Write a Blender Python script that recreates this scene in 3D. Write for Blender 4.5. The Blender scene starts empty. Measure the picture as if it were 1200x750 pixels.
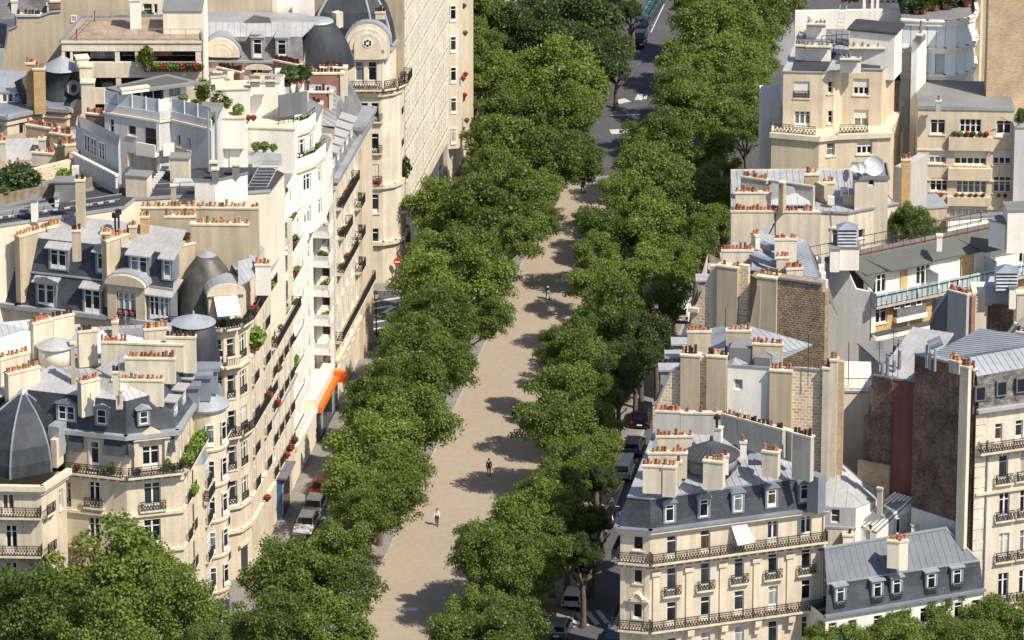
import bpy, math, random
import numpy as np
from mathutils import Vector, Matrix
from mathutils.geometry import tessellate_polygon
random.seed(7); np.random.seed(7)
sc = bpy.context.scene
PI = math.pi
# ------------------------------------------------------------------ camera
TH = math.radians(20); F = 2600/math.tan(TH); HC = 215.0
cam = bpy.data.cameras.new('camera'); co = bpy.data.objects.new('camera', cam)
sc.collection.objects.link(co); sc.camera = co
co.location = (0, 0, HC); co.rotation_euler = (PI/2-TH, 0, 0)
cam.sensor_width = 36; cam.lens = 36*F/1200; cam.clip_start = 5; cam.clip_end = 6000
# ------------------------------------------------------------------ sky, sun
w = bpy.data.worlds.new('World'); sc.world = w; w.use_nodes = True
nt = w.node_tree; bg = nt.nodes['Background']
sky = nt.nodes.new('ShaderNodeTexSky'); sky.sky_type = 'NISHITA'; sky.sun_disc = False
SUN_AZ, SUN_EL = math.radians(130), math.radians(51)     # azimuth clockwise from +Y
sky.sun_elevation = SUN_EL; sky.sun_rotation = SUN_AZ; sky.air_density = 1; sky.dust_density = 1
nt.links.new(sky.outputs[0], bg.inputs[0]); bg.inputs[1].default_value = 0.12
sl = bpy.data.lights.new('sun', 'SUN'); so = bpy.data.objects.new('sun', sl); sc.collection.objects.link(so)
sl.energy = 4.9; sl.angle = math.radians(0.5); sl.color = (1, 0.93, 0.82)
sdir = Vector((math.sin(SUN_AZ)*math.cos(SUN_EL), math.cos(SUN_AZ)*math.cos(SUN_EL), math.sin(SUN_EL)))
so.rotation_euler = sdir.to_track_quat('Z', 'Y').to_euler(); so.location = (100, 400, 300)
sc.view_settings.view_transform = 'Standard'; sc.view_settings.look = 'None'
sc.view_settings.exposure = 0.3; sc.view_settings.gamma = 1
# ------------------------------------------------------------------ survey helpers (photo pixel + height -> place)
ct, st = math.cos(TH), math.sin(TH)
def ray(px, py):
    u = (px-600)/F; v = -(py-375)/F
    return Vector((u, ct+v*st, -st+v*ct))
def G(px, py, z=0.0):
    r = ray(px, py); t = (z-HC)/r.z
    return Vector((r.x*t, r.y*t, z))
SO = Vector((-24.2, 523.0, 0)); SD = Vector((.1547, .98796, 0)); SN = Vector((.98796, -.1547, 0))
def S(a, b, z=0.0):                                       # street frame: a across, b along
    return SO+SN*a+SD*b+Vector((0, 0, z))
# ------------------------------------------------------------------ materials
MATS = {}
def mat(name, col, rough=.8, var=.12, scale=.6, metal=0, streak=0, brick=None, bump=0, fine=.1, fscale=9, spec=.3, rnd=0):
    m = bpy.data.materials.new(name); m.use_nodes = True; MATS[name] = m
    n = m.node_tree.nodes; L = m.node_tree.links; p = n['Principled BSDF']
    p.inputs['Roughness'].default_value = rough; p.inputs['Metallic'].default_value = metal
    p.inputs['Specular IOR Level'].default_value = spec
    tc = n.new('ShaderNodeTexCoord')
    def noise(sc_, det=4, vec=None):
        t = n.new('ShaderNodeTexNoise'); t.inputs['Scale'].default_value = sc_; t.inputs['Detail'].default_value = det
        L.new(vec or tc.outputs['Object'], t.inputs['Vector']); return t.outputs[0]
    def mul(c, f, lo, hi):
        r = n.new('ShaderNodeMapRange'); L.new(f, r.inputs[0]); r.inputs[1].default_value = .3; r.inputs[2].default_value = .7
        r.inputs[3].default_value = lo; r.inputs[4].default_value = hi
        x = n.new('ShaderNodeVectorMath'); x.operation = 'SCALE'; L.new(c, x.inputs[0]); L.new(r.outputs[0], x.inputs['Scale'])
        return x.outputs[0]
    rgb = n.new('ShaderNodeRGB'); rgb.outputs[0].default_value = (*col, 1); c = rgb.outputs[0]
    if brick:
        bw, bh, mc, bc2, bvar = brick
        b = n.new('ShaderNodeTexBrick'); L.new(tc.outputs['UV'], b.inputs['Vector']); b.inputs['Scale'].default_value = 1
        b.inputs['Color1'].default_value = (*col, 1); b.inputs['Color2'].default_value = (*bc2, 1); b.inputs['Mortar'].default_value = (*mc, 1)
        b.inputs['Brick Width'].default_value = bw; b.inputs['Row Height'].default_value = bh
        b.inputs['Mortar Size'].default_value = bh*bvar; b.inputs['Mortar Smooth'].default_value = .3
        c = b.outputs[0]
    c = mul(c, noise(scale), 1-var, 1+var)
    c = mul(c, noise(fscale, 3), 1-fine, 1+fine)
    if streak:
        mp = n.new('ShaderNodeMapping'); mp.inputs['Scale'].default_value = (1.6, 1.6, .12)
        L.new(tc.outputs['Object'], mp.inputs[0]); c = mul(c, noise(1.2, 5, mp.outputs[0]), 1-streak, 1+streak*.4)
    if rnd:
        oi = n.new('ShaderNodeObjectInfo'); r = n.new('ShaderNodeMapRange'); L.new(oi.outputs['Random'], r.inputs[0])
        r.inputs[3].default_value = 1-rnd; r.inputs[4].default_value = 1+rnd
        x = n.new('ShaderNodeVectorMath'); x.operation = 'SCALE'; L.new(c, x.inputs[0]); L.new(r.outputs[0], x.inputs['Scale']); c = x.outputs[0]
    L.new(c, p.inputs['Base Color'])
    if bump:
        bp = n.new('ShaderNodeBump'); bp.inputs['Strength'].default_value = bump; bp.inputs['Distance'].default_value = .05
        L.new(noise(4, 4), bp.inputs['Height']); L.new(bp.outputs[0], p.inputs['Normal'])
    return m
mat('stone', (.65, .555, .415), .85, .1, .5, streak=.2, brick=(1.1, .42, (.585, .5, .37), (.64, .545, .405), .05))
mat('stone_warm', (.64, .535, .385), .85, .08, .5, streak=.16, brick=(1.3, .5, (.6, .5, .36), (.63, .525, .375), .04))
mat('stone_pale', (.7, .62, .485), .85, .1, .5, streak=.18, brick=(1.2, .42, (.64, .565, .435), (.685, .605, .47), .05))
mat('trim', (.65, .565, .425), .8, .1, 1.0, streak=.12)
mat('plaster_tan', (.49, .405, .285), .9, .1, .35, streak=.18)
mat('plaster_cream', (.65, .575, .445), .9, .1, .4, streak=.22)
mat('plaster_grey', (.46, .44, .39), .9, .08, .4, streak=.16)
mat('paint_white', (.8, .755, .67), .8, .05, .4, streak=.09)
mat('paint_pale', (.75, .67, .53), .8, .06, .4, streak=.1)
mat('paint_grey', (.57, .56, .54), .85, .06, .3, streak=.12)
mat('wall_blue', (.42, .43, .44), .85, .06, .3, streak=.1)
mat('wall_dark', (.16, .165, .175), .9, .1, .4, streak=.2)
mat('zinc', (.36, .375, .395), .48, .16, .35, metal=.25, fine=.08, fscale=3, spec=.4, bump=.1)
mat('zinc_dark', (.115, .13, .15), .6, .16, .4, metal=.1, fine=.08, fscale=3)
mat('zinc_light', (.40, .395, .385), .55, .14, .4, metal=.15, fine=.08, fscale=3)
mat('zinc_blue', (.235, .265, .30), .5, .16, .5, metal=.25)
mat('lead', (.036, .04, .047), .62, .3, .5, metal=0, streak=.3, spec=.35, bump=.15)
mat('dome_brown', (.1, .095, .08), .5, .35, .9, metal=.2, streak=.3, bump=.2)
mat('slate', (.052, .057, .068), .75, .25, .7, brick=(.5, .25, (.035, .038, .045), (.066, .07, .082), .06), fine=.15, fscale=5)
mat('slate_grey', (.16, .16, .16), .8, .25, .7, brick=(.5, .25, (.11, .11, .11), (.19, .19, .19), .06), fine=.15, fscale=5)
mat('slate_old', (.13, .12, .105), .85, .55, 1.3, brick=(.5, .25, (.08, .075, .07), (.2, .19, .165), .06), fine=.25, fscale=5)
mat('bitumen', (.05, .05, .055), .9, .2, .5)
mat('gravel', (.33, .245, .17), .95, .2, .6, fine=.25, fscale=8)
mat('roof_grey', (.2, .2, .195), .9, .15, .4)
mat('terracotta', (.33, .135, .08), .85, .25, 3, rnd=.55)
mat('pot_ochre', (.4, .22, .115), .85, .25, 3, rnd=.5)
mat('pot_dark', (.07, .025, .022), .7, .2, 3, rnd=.5)
mat('brick_red', (.3, .12, .075), .9, .15, .8, brick=(.23, .075, (.36, .27, .2), (.24, .09, .06), .14))
mat('brick_dark', (.2, .115, .08), .9, .4, .5, streak=.3, brick=(.3, .12, (.26, .2, .15), (.12, .072, .053), .14), fine=.35, fscale=4)
mat('brick_paint', (.27, .105, .08), .9, .14, .3, streak=.2, brick=(.3, .1, (.22, .085, .065), (.26, .1, .075), .1))
mat('brick_yellow', (.55, .35, .14), .9, .14, .8, brick=(.3, .12, (.55, .42, .25), (.44, .26, .1), .13))
mat('brick_beige', (.5, .37, .22), .9, .14, .6, brick=(.4, .16, (.55, .45, .32), (.4, .28, .16), .12), fine=.2)
mat('rubble', (.28, .2, .13), .95, .25, 1.2, brick=(.45, .22, (.4, .31, .2), (.17, .125, .085), .2), fine=.35, fscale=5, bump=.5)
mat('rubble_pale', (.66, .52, .35), .95, .1, 1.0, brick=(.55, .3, (.74, .65, .5), (.5, .33, .18), .2), fine=.15, bump=.3)
mat('iron', (.022, .023, .026), .6, .1, 3)
mat('metal_rail', (.42, .43, .44), .5, .1, 3, metal=.5)
mat('frame_white', (.76, .75, .71), .6, .04, 2)
mat('frame_wood', (.3, .16, .07), .6, .1, 2)
mat('awning_white', (.86, .86, .86), .8, .02, 1)
mat('shutter', (.74, .69, .6), .7, .04, 1, rnd=.08)
mat('blue_paint', (.05, .12, .25), .6, .1, 1)
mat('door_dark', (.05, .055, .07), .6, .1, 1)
mat('orange', (.75, .16, .015), .6, .06, 1)
mat('green_roof', (.10, .105, .09), .8, .12, .3)
mat('deck_red', (.22, .07, .05), .8, .2, .6)
mat('asphalt', (.085, .085, .09), .9, .15, .3, fine=.2, fscale=3)
mat('pavement', (.215, .2, .18), .9, .14, .5, brick=(1.2, .8, (.16, .15, .135), (.235, .22, .195), .05))
mat('promenade', (.335, .275, .205), .95, .04, .1, brick=(2.4, 1.6, (.318, .262, .196), (.337, .277, .207), .02), streak=0, fine=.07, fscale=2.5)
mat('kerb', (.33, .31, .28), .9, .1, 1)
mat('road_paint', (.5, .5, .48), .7, .15, 1.5)
mat('grass', (.09, .13, .035), .9, .3, 1, fine=.3)
mat('soil', (.16, .12, .08), .95, .2, 1)
mat('bark', (.13, .105, .075), .9, .3, 2, bump=.4)
mat('cane', (.26, .2, .14), .9, .2, 2, streak=.3)
mat('red_flower', (.6, .03, .03), .7, .2, 5)
mat('pink_flower', (.65, .12, .2), .7, .2, 5)
mat('skin', (.5, .3, .2), .6, .05, 3)
mat('hair', (.03, .02, .015), .6, .1, 3)
mat('cloth_dark', (.015, .017, .03), .8, .1, 3)
mat('cloth_white', (.75, .75, .74), .8, .05, 3)
mat('cloth_blue', (.08, .13, .28), .8, .1, 3)
mat('cloth_red', (.4, .05, .04), .8, .1, 3)
mat('car_white', (.72, .72, .72), .25, .02, 1, spec=.5)
mat('car_black', (.012, .012, .016), .2, .02, 1, spec=.5)
mat('car_silver', (.35, .36, .38), .3, .02, 1, metal=.6)
mat('car_red', (.35, .02, .02), .25, .02, 1)
mat('car_blue', (.03, .06, .16), .25, .02, 1)
mat('car_glass', (.012, .015, .02), .08, .0, 1, spec=.8)
mat('rubber', (.015, .015, .015), .8, .1, 3)
mat('lamp_red', (.4, .01, .01), .4, .0, 1)
mat('lamp_clear', (.7, .7, .68), .2, .0, 1)
mat('bike_green', (.06, .2, .14), .5, .05, 1)
mat('bike_blue', (.16, .34, .42), .5, .05, 1)
mat('sign_red', (.6, .02, .02), .5, 0, 1)
mat('panel_glass', (.72, .78, .78), .6, .03, .5, spec=.5, rnd=.03)
mat('spandrel', (.42, .34, .235), .85, .12, 1, streak=.2)
mat('glass_aqua', (.38, .47, .47), .2, .05, .7, spec=.6, rnd=.15)
mat('glass_milk', (.5, .52, .52), .4, .1, 1, rnd=.1)
mat('copper_vent', (.3, .31, .33), .5, .2, 2, metal=.5)
def glass_mat():
    m = bpy.data.materials.new('window_glass'); m.use_nodes = True; MATS['window_glass'] = m
    n = m.node_tree.nodes; L = m.node_tree.links; p = n['Principled BSDF']
    oi = n.new('ShaderNodeObjectInfo'); cr = n.new('ShaderNodeValToRGB'); L.new(oi.outputs['Random'], cr.inputs[0])
    e = cr.color_ramp; e.interpolation = 'CONSTANT'; e.elements[0].color = (.012, .014, .018, 1); e.elements[1].position = .5; e.elements[1].color = (.035, .04, .045, 1)
    for pos, c in ((.66, (.16, .18, .18)), (.76, (.32, .34, .32)), (.87, (.5, .47, .4)), (.95, (.09, .06, .03))):
        x = e.elements.new(pos); x.color = (*c, 1)
    tc = n.new('ShaderNodeTexCoord'); mp = n.new('ShaderNodeMapping'); mp.inputs['Scale'].default_value = (5, 1, .15); L.new(tc.outputs['Object'], mp.inputs[0])
    t = n.new('ShaderNodeTexNoise'); t.inputs['Scale'].default_value = 1.6; L.new(mp.outputs[0], t.inputs[0])
    r = n.new('ShaderNodeMapRange'); L.new(t.outputs[0], r.inputs[0]); r.inputs[1].default_value = .35; r.inputs[2].default_value = .65; r.inputs[3].default_value = .55; r.inputs[4].default_value = 1.3
    x = n.new('ShaderNodeVectorMath'); x.operation = 'SCALE'; L.new(cr.outputs[0], x.inputs[0]); L.new(r.outputs[0], x.inputs['Scale'])
    L.new(x.outputs[0], p.inputs['Base Color']); p.inputs['Roughness'].default_value = .06; p.inputs['Specular IOR Level'].default_value = .6
glass_mat()
def leaf_mat(name, c1, c2, tr):
    m = bpy.data.materials.new(name); m.use_nodes = True; MATS[name] = m
    n = m.node_tree.nodes; L = m.node_tree.links; p = n['Principled BSDF']; out = n['Material Output']
    tc = n.new('ShaderNodeTexCoord'); t = n.new('ShaderNodeTexNoise'); t.inputs['Scale'].default_value = .9; t.inputs['Detail'].default_value = 9; t.inputs['Roughness'].default_value = .75; L.new(tc.outputs['Object'], t.inputs[0])
    oi = n.new('ShaderNodeObjectInfo'); ad = n.new('ShaderNodeMath'); ad.operation = 'MULTIPLY_ADD'; L.new(oi.outputs['Random'], ad.inputs[0]); ad.inputs[1].default_value = .22
    L.new(t.outputs[0], ad.inputs[2])
    cr = n.new('ShaderNodeValToRGB'); L.new(ad.outputs[0], cr.inputs[0]); e = cr.color_ramp
    e.elements[0].position = .4; e.elements[0].color = (*c1, 1); e.elements[1].position = .76; e.elements[1].color = (*c2, 1)
    L.new(cr.outputs[0], p.inputs['Base Color']); p.inputs['Roughness'].default_value = .5; p.inputs['Specular IOR Level'].default_value = .35
    tl = n.new('ShaderNodeBsdfTranslucent'); tl.inputs[0].default_value = (*tr, 1); mx = n.new('ShaderNodeMixShader'); mx.inputs[0].default_value = .3
    L.new(p.outputs[0], mx.inputs[1]); L.new(tl.outputs[0], mx.inputs[2]); L.new(mx.outputs[0], out.inputs[0])
leaf_mat('leaf', (.03, .062, .011), (.185, .245, .042), (.24, .3, .04))
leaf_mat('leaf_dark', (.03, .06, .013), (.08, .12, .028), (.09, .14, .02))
leaf_mat('leaf_bright', (.1, .19, .02), (.2, .3, .05), (.25, .35, .04))
leaf_mat('leaf_purple', (.05, .012, .02), (.09, .02, .03), (.1, .02, .03))
# ------------------------------------------------------------------ mesh helpers
class MB:
    def __init__(s): s.v = []; s.f = []
    def face(s, pts):
        b = len(s.v); s.v += [tuple(p) for p in pts]; s.f.append(tuple(range(b, b+len(pts))))
    def prism(s, lo, hi):                                  # two matching rings (ccw seen from outside top)
        n = len(lo); b = len(s.v); s.v += [tuple(p) for p in lo]+[tuple(p) for p in hi]
        for i in range(n): j = (i+1) % n; s.f.append((b+i, b+j, b+n+j, b+n+i))
        s.f.append(tuple(b+n+i for i in range(n))); s.f.append(tuple(b+i for i in reversed(range(n))))
    def box(s, x0, x1, y0, y1, z0, z1):
        s.prism([(x0, y0, z0), (x1, y0, z0), (x1, y1, z0), (x0, y1, z0)], [(x0, y0, z1), (x1, y0, z1), (x1, y1, z1), (x0, y1, z1)])
    def obox(s, p, q, z0, z1, out, inn, ext=0):            # box along plan segment p->q; outward = right hand side
        d = Vector((q[0]-p[0], q[1]-p[1], 0)); 
        if d.length < 1e-6: return
        d.normalize(); n = Vector((d.y, -d.x, 0)); p = Vector((p[0], p[1], 0))-d*ext; q = Vector((q[0], q[1], 0))+d*ext
        r = [p+n*out, q+n*out, q-n*inn, p-n*inn]
        s.prism([(a.x, a.y, z0) for a in r], [(a.x, a.y, z1) for a in r])
    def ring(s, cx, cy, z0, r0, z1, r1, n=10, cap=True):
        a = [2*PI*i/n for i in range(n)]
        lo = [(cx+r0*math.cos(t), cy+r0*math.sin(t), z0) for t in a]; hi = [(cx+r1*math.cos(t), cy+r1*math.sin(t), z1) for t in a]
        s.prism(lo, hi)
    def lathe(s, cx, cy, prof, n=24):
        b = len(s.v); m_ = len(prof)
        for z, r in prof:
            for i in range(n): a = 2*PI*i/n; s.v.append((cx+r*math.cos(a), cy+r*math.sin(a), z))
        for k in range(m_-1):
            for i in range(n): j = (i+1) % n; s.f.append((b+k*n+i, b+k*n+j, b+(k+1)*n+j, b+(k+1)*n+i))
        s.f.append(tuple(b+(m_-1)*n+i for i in range(n)))
    def tube(s, p, q, r, n=5):
        p = Vector(p); q = Vector(q); d = q-p
        if d.length < 1e-6: return
        d.normalize(); u = d.orthogonal().normalized(); v = d.cross(u)
        s.prism([p+u*r*math.cos(2*PI*i/n)+v*r*math.sin(2*PI*i/n) for i in range(n)], [q+u*r*math.cos(2*PI*i/n)+v*r*math.sin(2*PI*i/n) for i in range(n)])
    def mesh(s, name, m, smooth=False):
        me = bpy.data.meshes.new(name); me.from_pydata(s.v, [], s.f); me.materials.append(MATS[m])
        uv = me.uv_layers.new(name='UVMap')
        for pl in me.polygons:
            n = pl.normal
            if n.z > .93 or n.z < -.93: tu, tv = Vector((1, 0, 0)), Vector((0, 1, 0))
            else: tu = Vector((-n.y, n.x, 0)).normalized(); tv = n.cross(tu)
            for li in pl.loop_indices:
                c = me.vertices[me.loops[li].vertex_index].co; uv.data[li].uv = (c.dot(tu), c.dot(tv))
            pl.use_smooth = smooth
        return me
def link(name, me, parent=None, loc=None, rz=0, kind=None, label=None):
    o = bpy.data.objects.new(name, me); sc.collection.objects.link(o)
    if parent: o.parent = parent
    if loc is not None: o.location = loc
    if rz: o.rotation_euler = (0, 0, rz)
    if kind: o['kind'] = kind
    if label: o['label'] = label
    return o
def thing(name, label, cat, loc, group=None, rz=0):
    o = bpy.data.objects.new(name, None); sc.collection.objects.link(o); o.empty_display_size = .5
    o.location = loc; o.rotation_euler = (0, 0, rz); o['label'] = label; o['category'] = cat
    if group: o['group'] = group
    return o
MESH = {}
def cached(key, fn):
    if key not in MESH: MESH[key] = fn()
    return MESH[key]
class Pl:                                                  # vertical plane through two plan points, left to right as seen
    def __init__(s, A, B):
        s.a = Vector((A[0], A[1], 0)); s.b = Vector((B[0], B[1], 0)); s.d = (s.b-s.a); s.len = s.d.length; s.d.normalize()
        s.n = Vector((s.d.y, -s.d.x, 0)); s.rz = math.atan2(s.d.y, s.d.x)
    def hit(s, px, py):
        r = ray(px, py); t = s.a.dot(s.n)/r.dot(s.n); p = r*t
        return (p-s.a).dot(s.d), HC+p.z
    def pt(s, t, z, out=0): 
        p = s.a+s.d*t+s.n*out; return Vector((p.x, p.y, z))
def pane_mesh(w_, h, m='window_glass'):
    b = MB(); b.box(-w_/2, w_/2, .0, .03, 0, h); return b.mesh('pane', m)
def frame_mesh(w_, h, k, m='frame_white'):
    b = MB(); f = .085
    b.box(-w_/2, -w_/2+f, -.05, .03, 0, h); b.box(w_/2-f, w_/2, -.05, .03, 0, h)
    b.box(-w_/2, w_/2, -.055, .03, 0, f*1.3); b.box(-w_/2, w_/2, -.055, .03, h-f, h)
    nm = max(1, round(w_/.62))
    for i in range(1, nm): x = -w_/2+w_*i/nm; b.box(x-.07, x+.07, -.06, .02, f, h-f)
    if k == 'f':
        b.box(-w_/2, w_/2, -.045, .02, h*.74, h*.74+.06)
        if h > 1.6: b.box(-w_/2, w_/2, -.04, .02, 0, h*.2)
    elif k == 'c' and h > 1.1: b.box(-w_/2, w_/2, -.045, .02, h*.5, h*.5+.05)
    return b.mesh('window', m)
def rail_mesh(L_, h=.95, sp=.13, dens=True):
    b = MB(); b.box(0, L_, -.03, .03, h-.05, h); b.box(0, L_, -.02, .02, .08, .12)
    if dens: b.box(0, L_, -.015, .015, h-.25, h-.21); b.box(0, L_, -.014, .014, .3, .33)
    n = max(2, int(L_/sp))
    for i in range(n+1):
        x = L_*i/n; r = .016 if i % 8 else .035
        b.box(x-r, x+r, -r*.9, r*.9, 0, h-.01)
        if dens and i < n: b.box(x+.03, x+sp-.03, -.01, .01, .15, .28) if i % 2 else b.box(x+.03, x+sp-.03, -.01, .01, h*.42, h*.6)
    return b.mesh('railing', 'iron')
class Bld:
    def __init__(s, name, label, cat, loc, group=None):
        s.o = Vector((loc[0], loc[1], 0)); s.r = thing(name, label, cat, s.o, group)
    def add(s, name, mb, m, smooth=False, parent=None, kind=None, label=None):
        if not mb.f: return None
        mb.v = [(x-s.o.x, y-s.o.y, z) for x, y, z in mb.v]
        return link(name, mb.mesh(name, m, smooth), parent or s.r, kind=kind, label=label)
    def at(s, name, me, p, rz=0, parent=None, label=None):
        return link(name, me, parent or s.r, Vector(p)-s.o, rz, label=label)
    def window(s, pl, t, z, w_, h, k='f', rec=.2):
        w_ = max(.3, round(w_*10)/10); h = max(.3, round(h*10)/10)
        fm = 'frame_white'
        if 'w' in k: fm = 'frame_wood'
        k0 = k[0]
        if k0 in 'bs':                                     # blind down / closed shutters
            def mk():
                b = MB(); b.box(-w_/2, w_/2, -.02, .03, 0, h)
                if k0 == 's':
                    for i in range(2): b.box(-w_/2+.03+i*w_/2, i*w_/2-.03, -.05, -.01, .05, h-.05)
                else:
                    for i in range(int(h/.12)): b.box(-w_/2+.02, w_/2-.02, -.03, -.015, i*.12+.01, i*.12+.1)
                return b.mesh('shutter', 'shutter')
            wo = s.at('shutter', cached(('sh', k0, w_, h), mk), pl.pt(t, z, -rec*.6), pl.rz); 
        else:
            wo = s.at('window', cached(('f', k0, w_, h, fm), lambda: frame_mesh(w_, h, k0, fm)), pl.pt(t, z, -rec), pl.rz)
            link('pane', cached(('p', w_, h), lambda: pane_mesh(w_, h)), wo)
            if k0 == 'h':
                hb = round(h*.55, 1)
                def mk2():
                    b = MB(); b.box(-w_/2, w_/2, -.1, -.065, h-hb, h); return b.mesh('blind', 'shutter')
                link('blind', cached(('hb', w_, h), mk2), wo)
        if 'r' in k:
            L_ = round(w_+.7, 1)
            ro = s.at('railing', cached(('rl', L_), lambda: rail_mesh(L_, .9)), pl.pt(t-L_/2, z+.02, .3), pl.rz)
            def slab():
                b = MB(); b.box(-L_/2-.1, L_/2+.1, -.36, 0.0, -.14, 0); b.box(-L_/2+.05, L_/2-.05, -.2, 0, -.32, -.14)
                b.box(-L_/2, -L_/2+.03, -.3, 0, .8, .86); b.box(L_/2-.03, L_/2, -.3, 0, .8, .86)
                return b.mesh('balcony_slab', 'trim')
            s.at('balcony_slab', cached(('rs', L_), slab), pl.pt(t, z, 0), pl.rz)
        elif 'g' in k:                                     # guard bar
            s.at('railing', cached(('rg', w_), lambda: rail_mesh(w_, .75, .14, True)), pl.pt(t-w_/2, z+.05, .04), pl.rz)
        if 'e' not in k:
            def sur():
                b = MB(); b.box(-w_/2-.12, w_/2+.12, -.1, 0, -.12, -.002) 
                if 'o' in k:
                    b.box(-w_/2-.16, -w_/2-.002, -.06, 0, 0, h+.1); b.box(w_/2+.002, w_/2+.16, -.06, 0, 0, h+.1); b.box(-w_/2-.2, w_/2+.2, -.13, 0, h+.102, h+.28)
                return b.mesh('window_surround', 'trim')
            s.at('window_surround', cached(('su', w_, h, 'o' in k), sur), pl.pt(t, z, 0), pl.rz)
        return wo
    def walls(s, pts, zt, z0=0.0, m='stone', wins={}, name='wall', skip=(), ms={}, rec=.2):
        """pts: plan ring (ccw); wins: edge -> list of (px,py_bottom,w_px,h_px,kind)"""
        n = len(pts); mbs = {}; pls = []
        for i in range(n):
            pl = Pl(pts[i], pts[(i+1) % n]); pls.append(pl)
            if i in skip: continue
            mb = mbs.setdefault(ms.get(i, m), MB()); ops = []
            for (px, py, wp, hp, k) in wins.get(i, ()):
                t, z = pl.hit(px, py); t1, _ = pl.hit(px+wp/2, py); t0, _ = pl.hit(px-wp/2, py); _, z1 = pl.hit(px, py-hp)
                ops.append((t, z, abs(t1-t0), z1-z, k))
            s.cut(pl, mb, ops, z0, zt, rec)
        for mm, mb in mbs.items(): s.add(name, mb, mm)
        return pls
    def cut(s, pl, mb, ops, z0, zt, rec=.2):
        cl = []
        for (t, z, w_, h, k) in ops:
            w_ = max(.3, round(w_*10)/10); h = max(.3, round(h*10)/10)
            if t-w_/2 < .05 or t+w_/2 > pl.len-.05 or z+h > zt-.03 or z < z0+.01: continue
            cl.append((t-w_/2, t+w_/2, z, z+h)); s.window(pl, t, z, w_, h, k, rec)
        us = sorted({0, pl.len} | {round(c[j], 4) for c in cl for j in (0, 1)}); 
        for u0, u1 in zip(us, us[1:]):
            if u1-u0 < 1e-4: continue
            um = (u0+u1)/2; seg = sorted([(c[2], c[3]) for c in cl if c[0] < um < c[1]]); z = z0
            for a, b in seg+[(zt, zt)]:
                if a > z+1e-4: mb.face([pl.pt(u0, z), pl.pt(u1, z), pl.pt(u1, a), pl.pt(u0, a)])
                z = max(z, b)
        for a, b, c, d in cl:
            e = -rec-.06
            for p, q in (((a, c), (b, c)), ((b, c), (b, d)), ((b, d), (a, d)), ((a, d), (a, c))):
                mb.face([pl.pt(p[0], p[1]), pl.pt(p[0], p[1], e), pl.pt(q[0], q[1], e), pl.pt(q[0], q[1])][::-1])
    def grid(s, pl, ts, zs, w_, h, k, z0, zt, m, name='wall', rec=.2):
        mb = MB(); s.cut(pl, mb, [(t, z, w_, h, kk) for t in ts for (z, kk) in ((zz if isinstance(zz, tuple) else (zz, k)) for zz in zs)], z0, zt, rec); s.add(name, mb, m)
    def poly(s, name, pts, m, th=.12, seams=None, parent=None, sp=.62):
        """pts world, planar-ish roof sheet with thickness; seams adds standing seams"""
        P = [Vector(p) for p in pts]; nrm = Vector((0, 0, 0))
        for i in range(len(P)): nrm += P[i].cross(P[(i+1) % len(P)])
        if nrm.z < 0: P.reverse(); nrm = -nrm
        nrm.normalize(); mb = MB(); lo = [p-Vector((0, 0, th)) for p in P]; base = len(mb.v)
        mb.v = [tuple(p) for p in P]+[tuple(p) for p in lo]; n = len(P)
        for tri in tessellate_polygon([P]):
            a, b_, c_ = tri
            if (P[b_]-P[a]).cross(P[c_]-P[a]).dot(nrm) < 0: a, c_ = c_, a
            mb.f.append((a, b_, c_)); mb.f.append((a+n, c_+n, b_+n))
        for i in range(n): j = (i+1) % n; mb.f.append((i, i+n, j+n, j))
        o = s.add(name, mb, m, parent=parent)
        if seams is not None:
            g = Vector((nrm.x, nrm.y, 0)) if not isinstance(seams, Vector) else seams
            if g.length < .02: g = Vector((0, -1, 0))
            g.normalize(); u = Vector((-g.y, g.x, 0)); sm = MB()
            for tri in tessellate_polygon([P]):
                T3 = [P[i] for i in tri]; nn = (T3[1]-T3[0]).cross(T3[2]-T3[0])
                if nn.z < 0: nn = -nn
                if nn.z < 1e-6: continue
                uv = [(p.dot(u), p.dot(g)) for p in T3]; d0 = nn.dot(T3[0])
                def zat(a, b_):
                    q = u*a+g*b_; return (d0-nn.x*q.x-nn.y*q.y)/nn.z
                umin = min(a for a, _ in uv); umax = max(a for a, _ in uv); k = math.ceil(umin/sp)*sp
                while k < umax:
                    xs = []
                    for i in range(3):
                        (a0, b0), (a1, b1) = uv[i], uv[(i+1) % 3]
                        if (a0-k)*(a1-k) < 0: xs.append(b0+(b1-b0)*(k-a0)/(a1-a0))
                    xs.sort()
                    for b0, b1 in zip(xs[::2], xs[1::2]):
                        if b1-b0 < .1: continue
                        q = [u*(k+e)+g*b_ for e, b_ in ((-.025, b0), (.025, b0), (.025, b1), (-.025, b1))]
                        zz = [zat(k, b0), zat(k, b0), zat(k, b1), zat(k, b1)]
                        sm.prism([(a.x, a.y, z-.02) for a, z in zip(q, zz)], [(a.x, a.y, z+.055) for a, z in zip(q, zz)])
                    k += sp
            s.add('roof_seams', sm, m, parent=o, kind='stuff')
        return o
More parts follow.
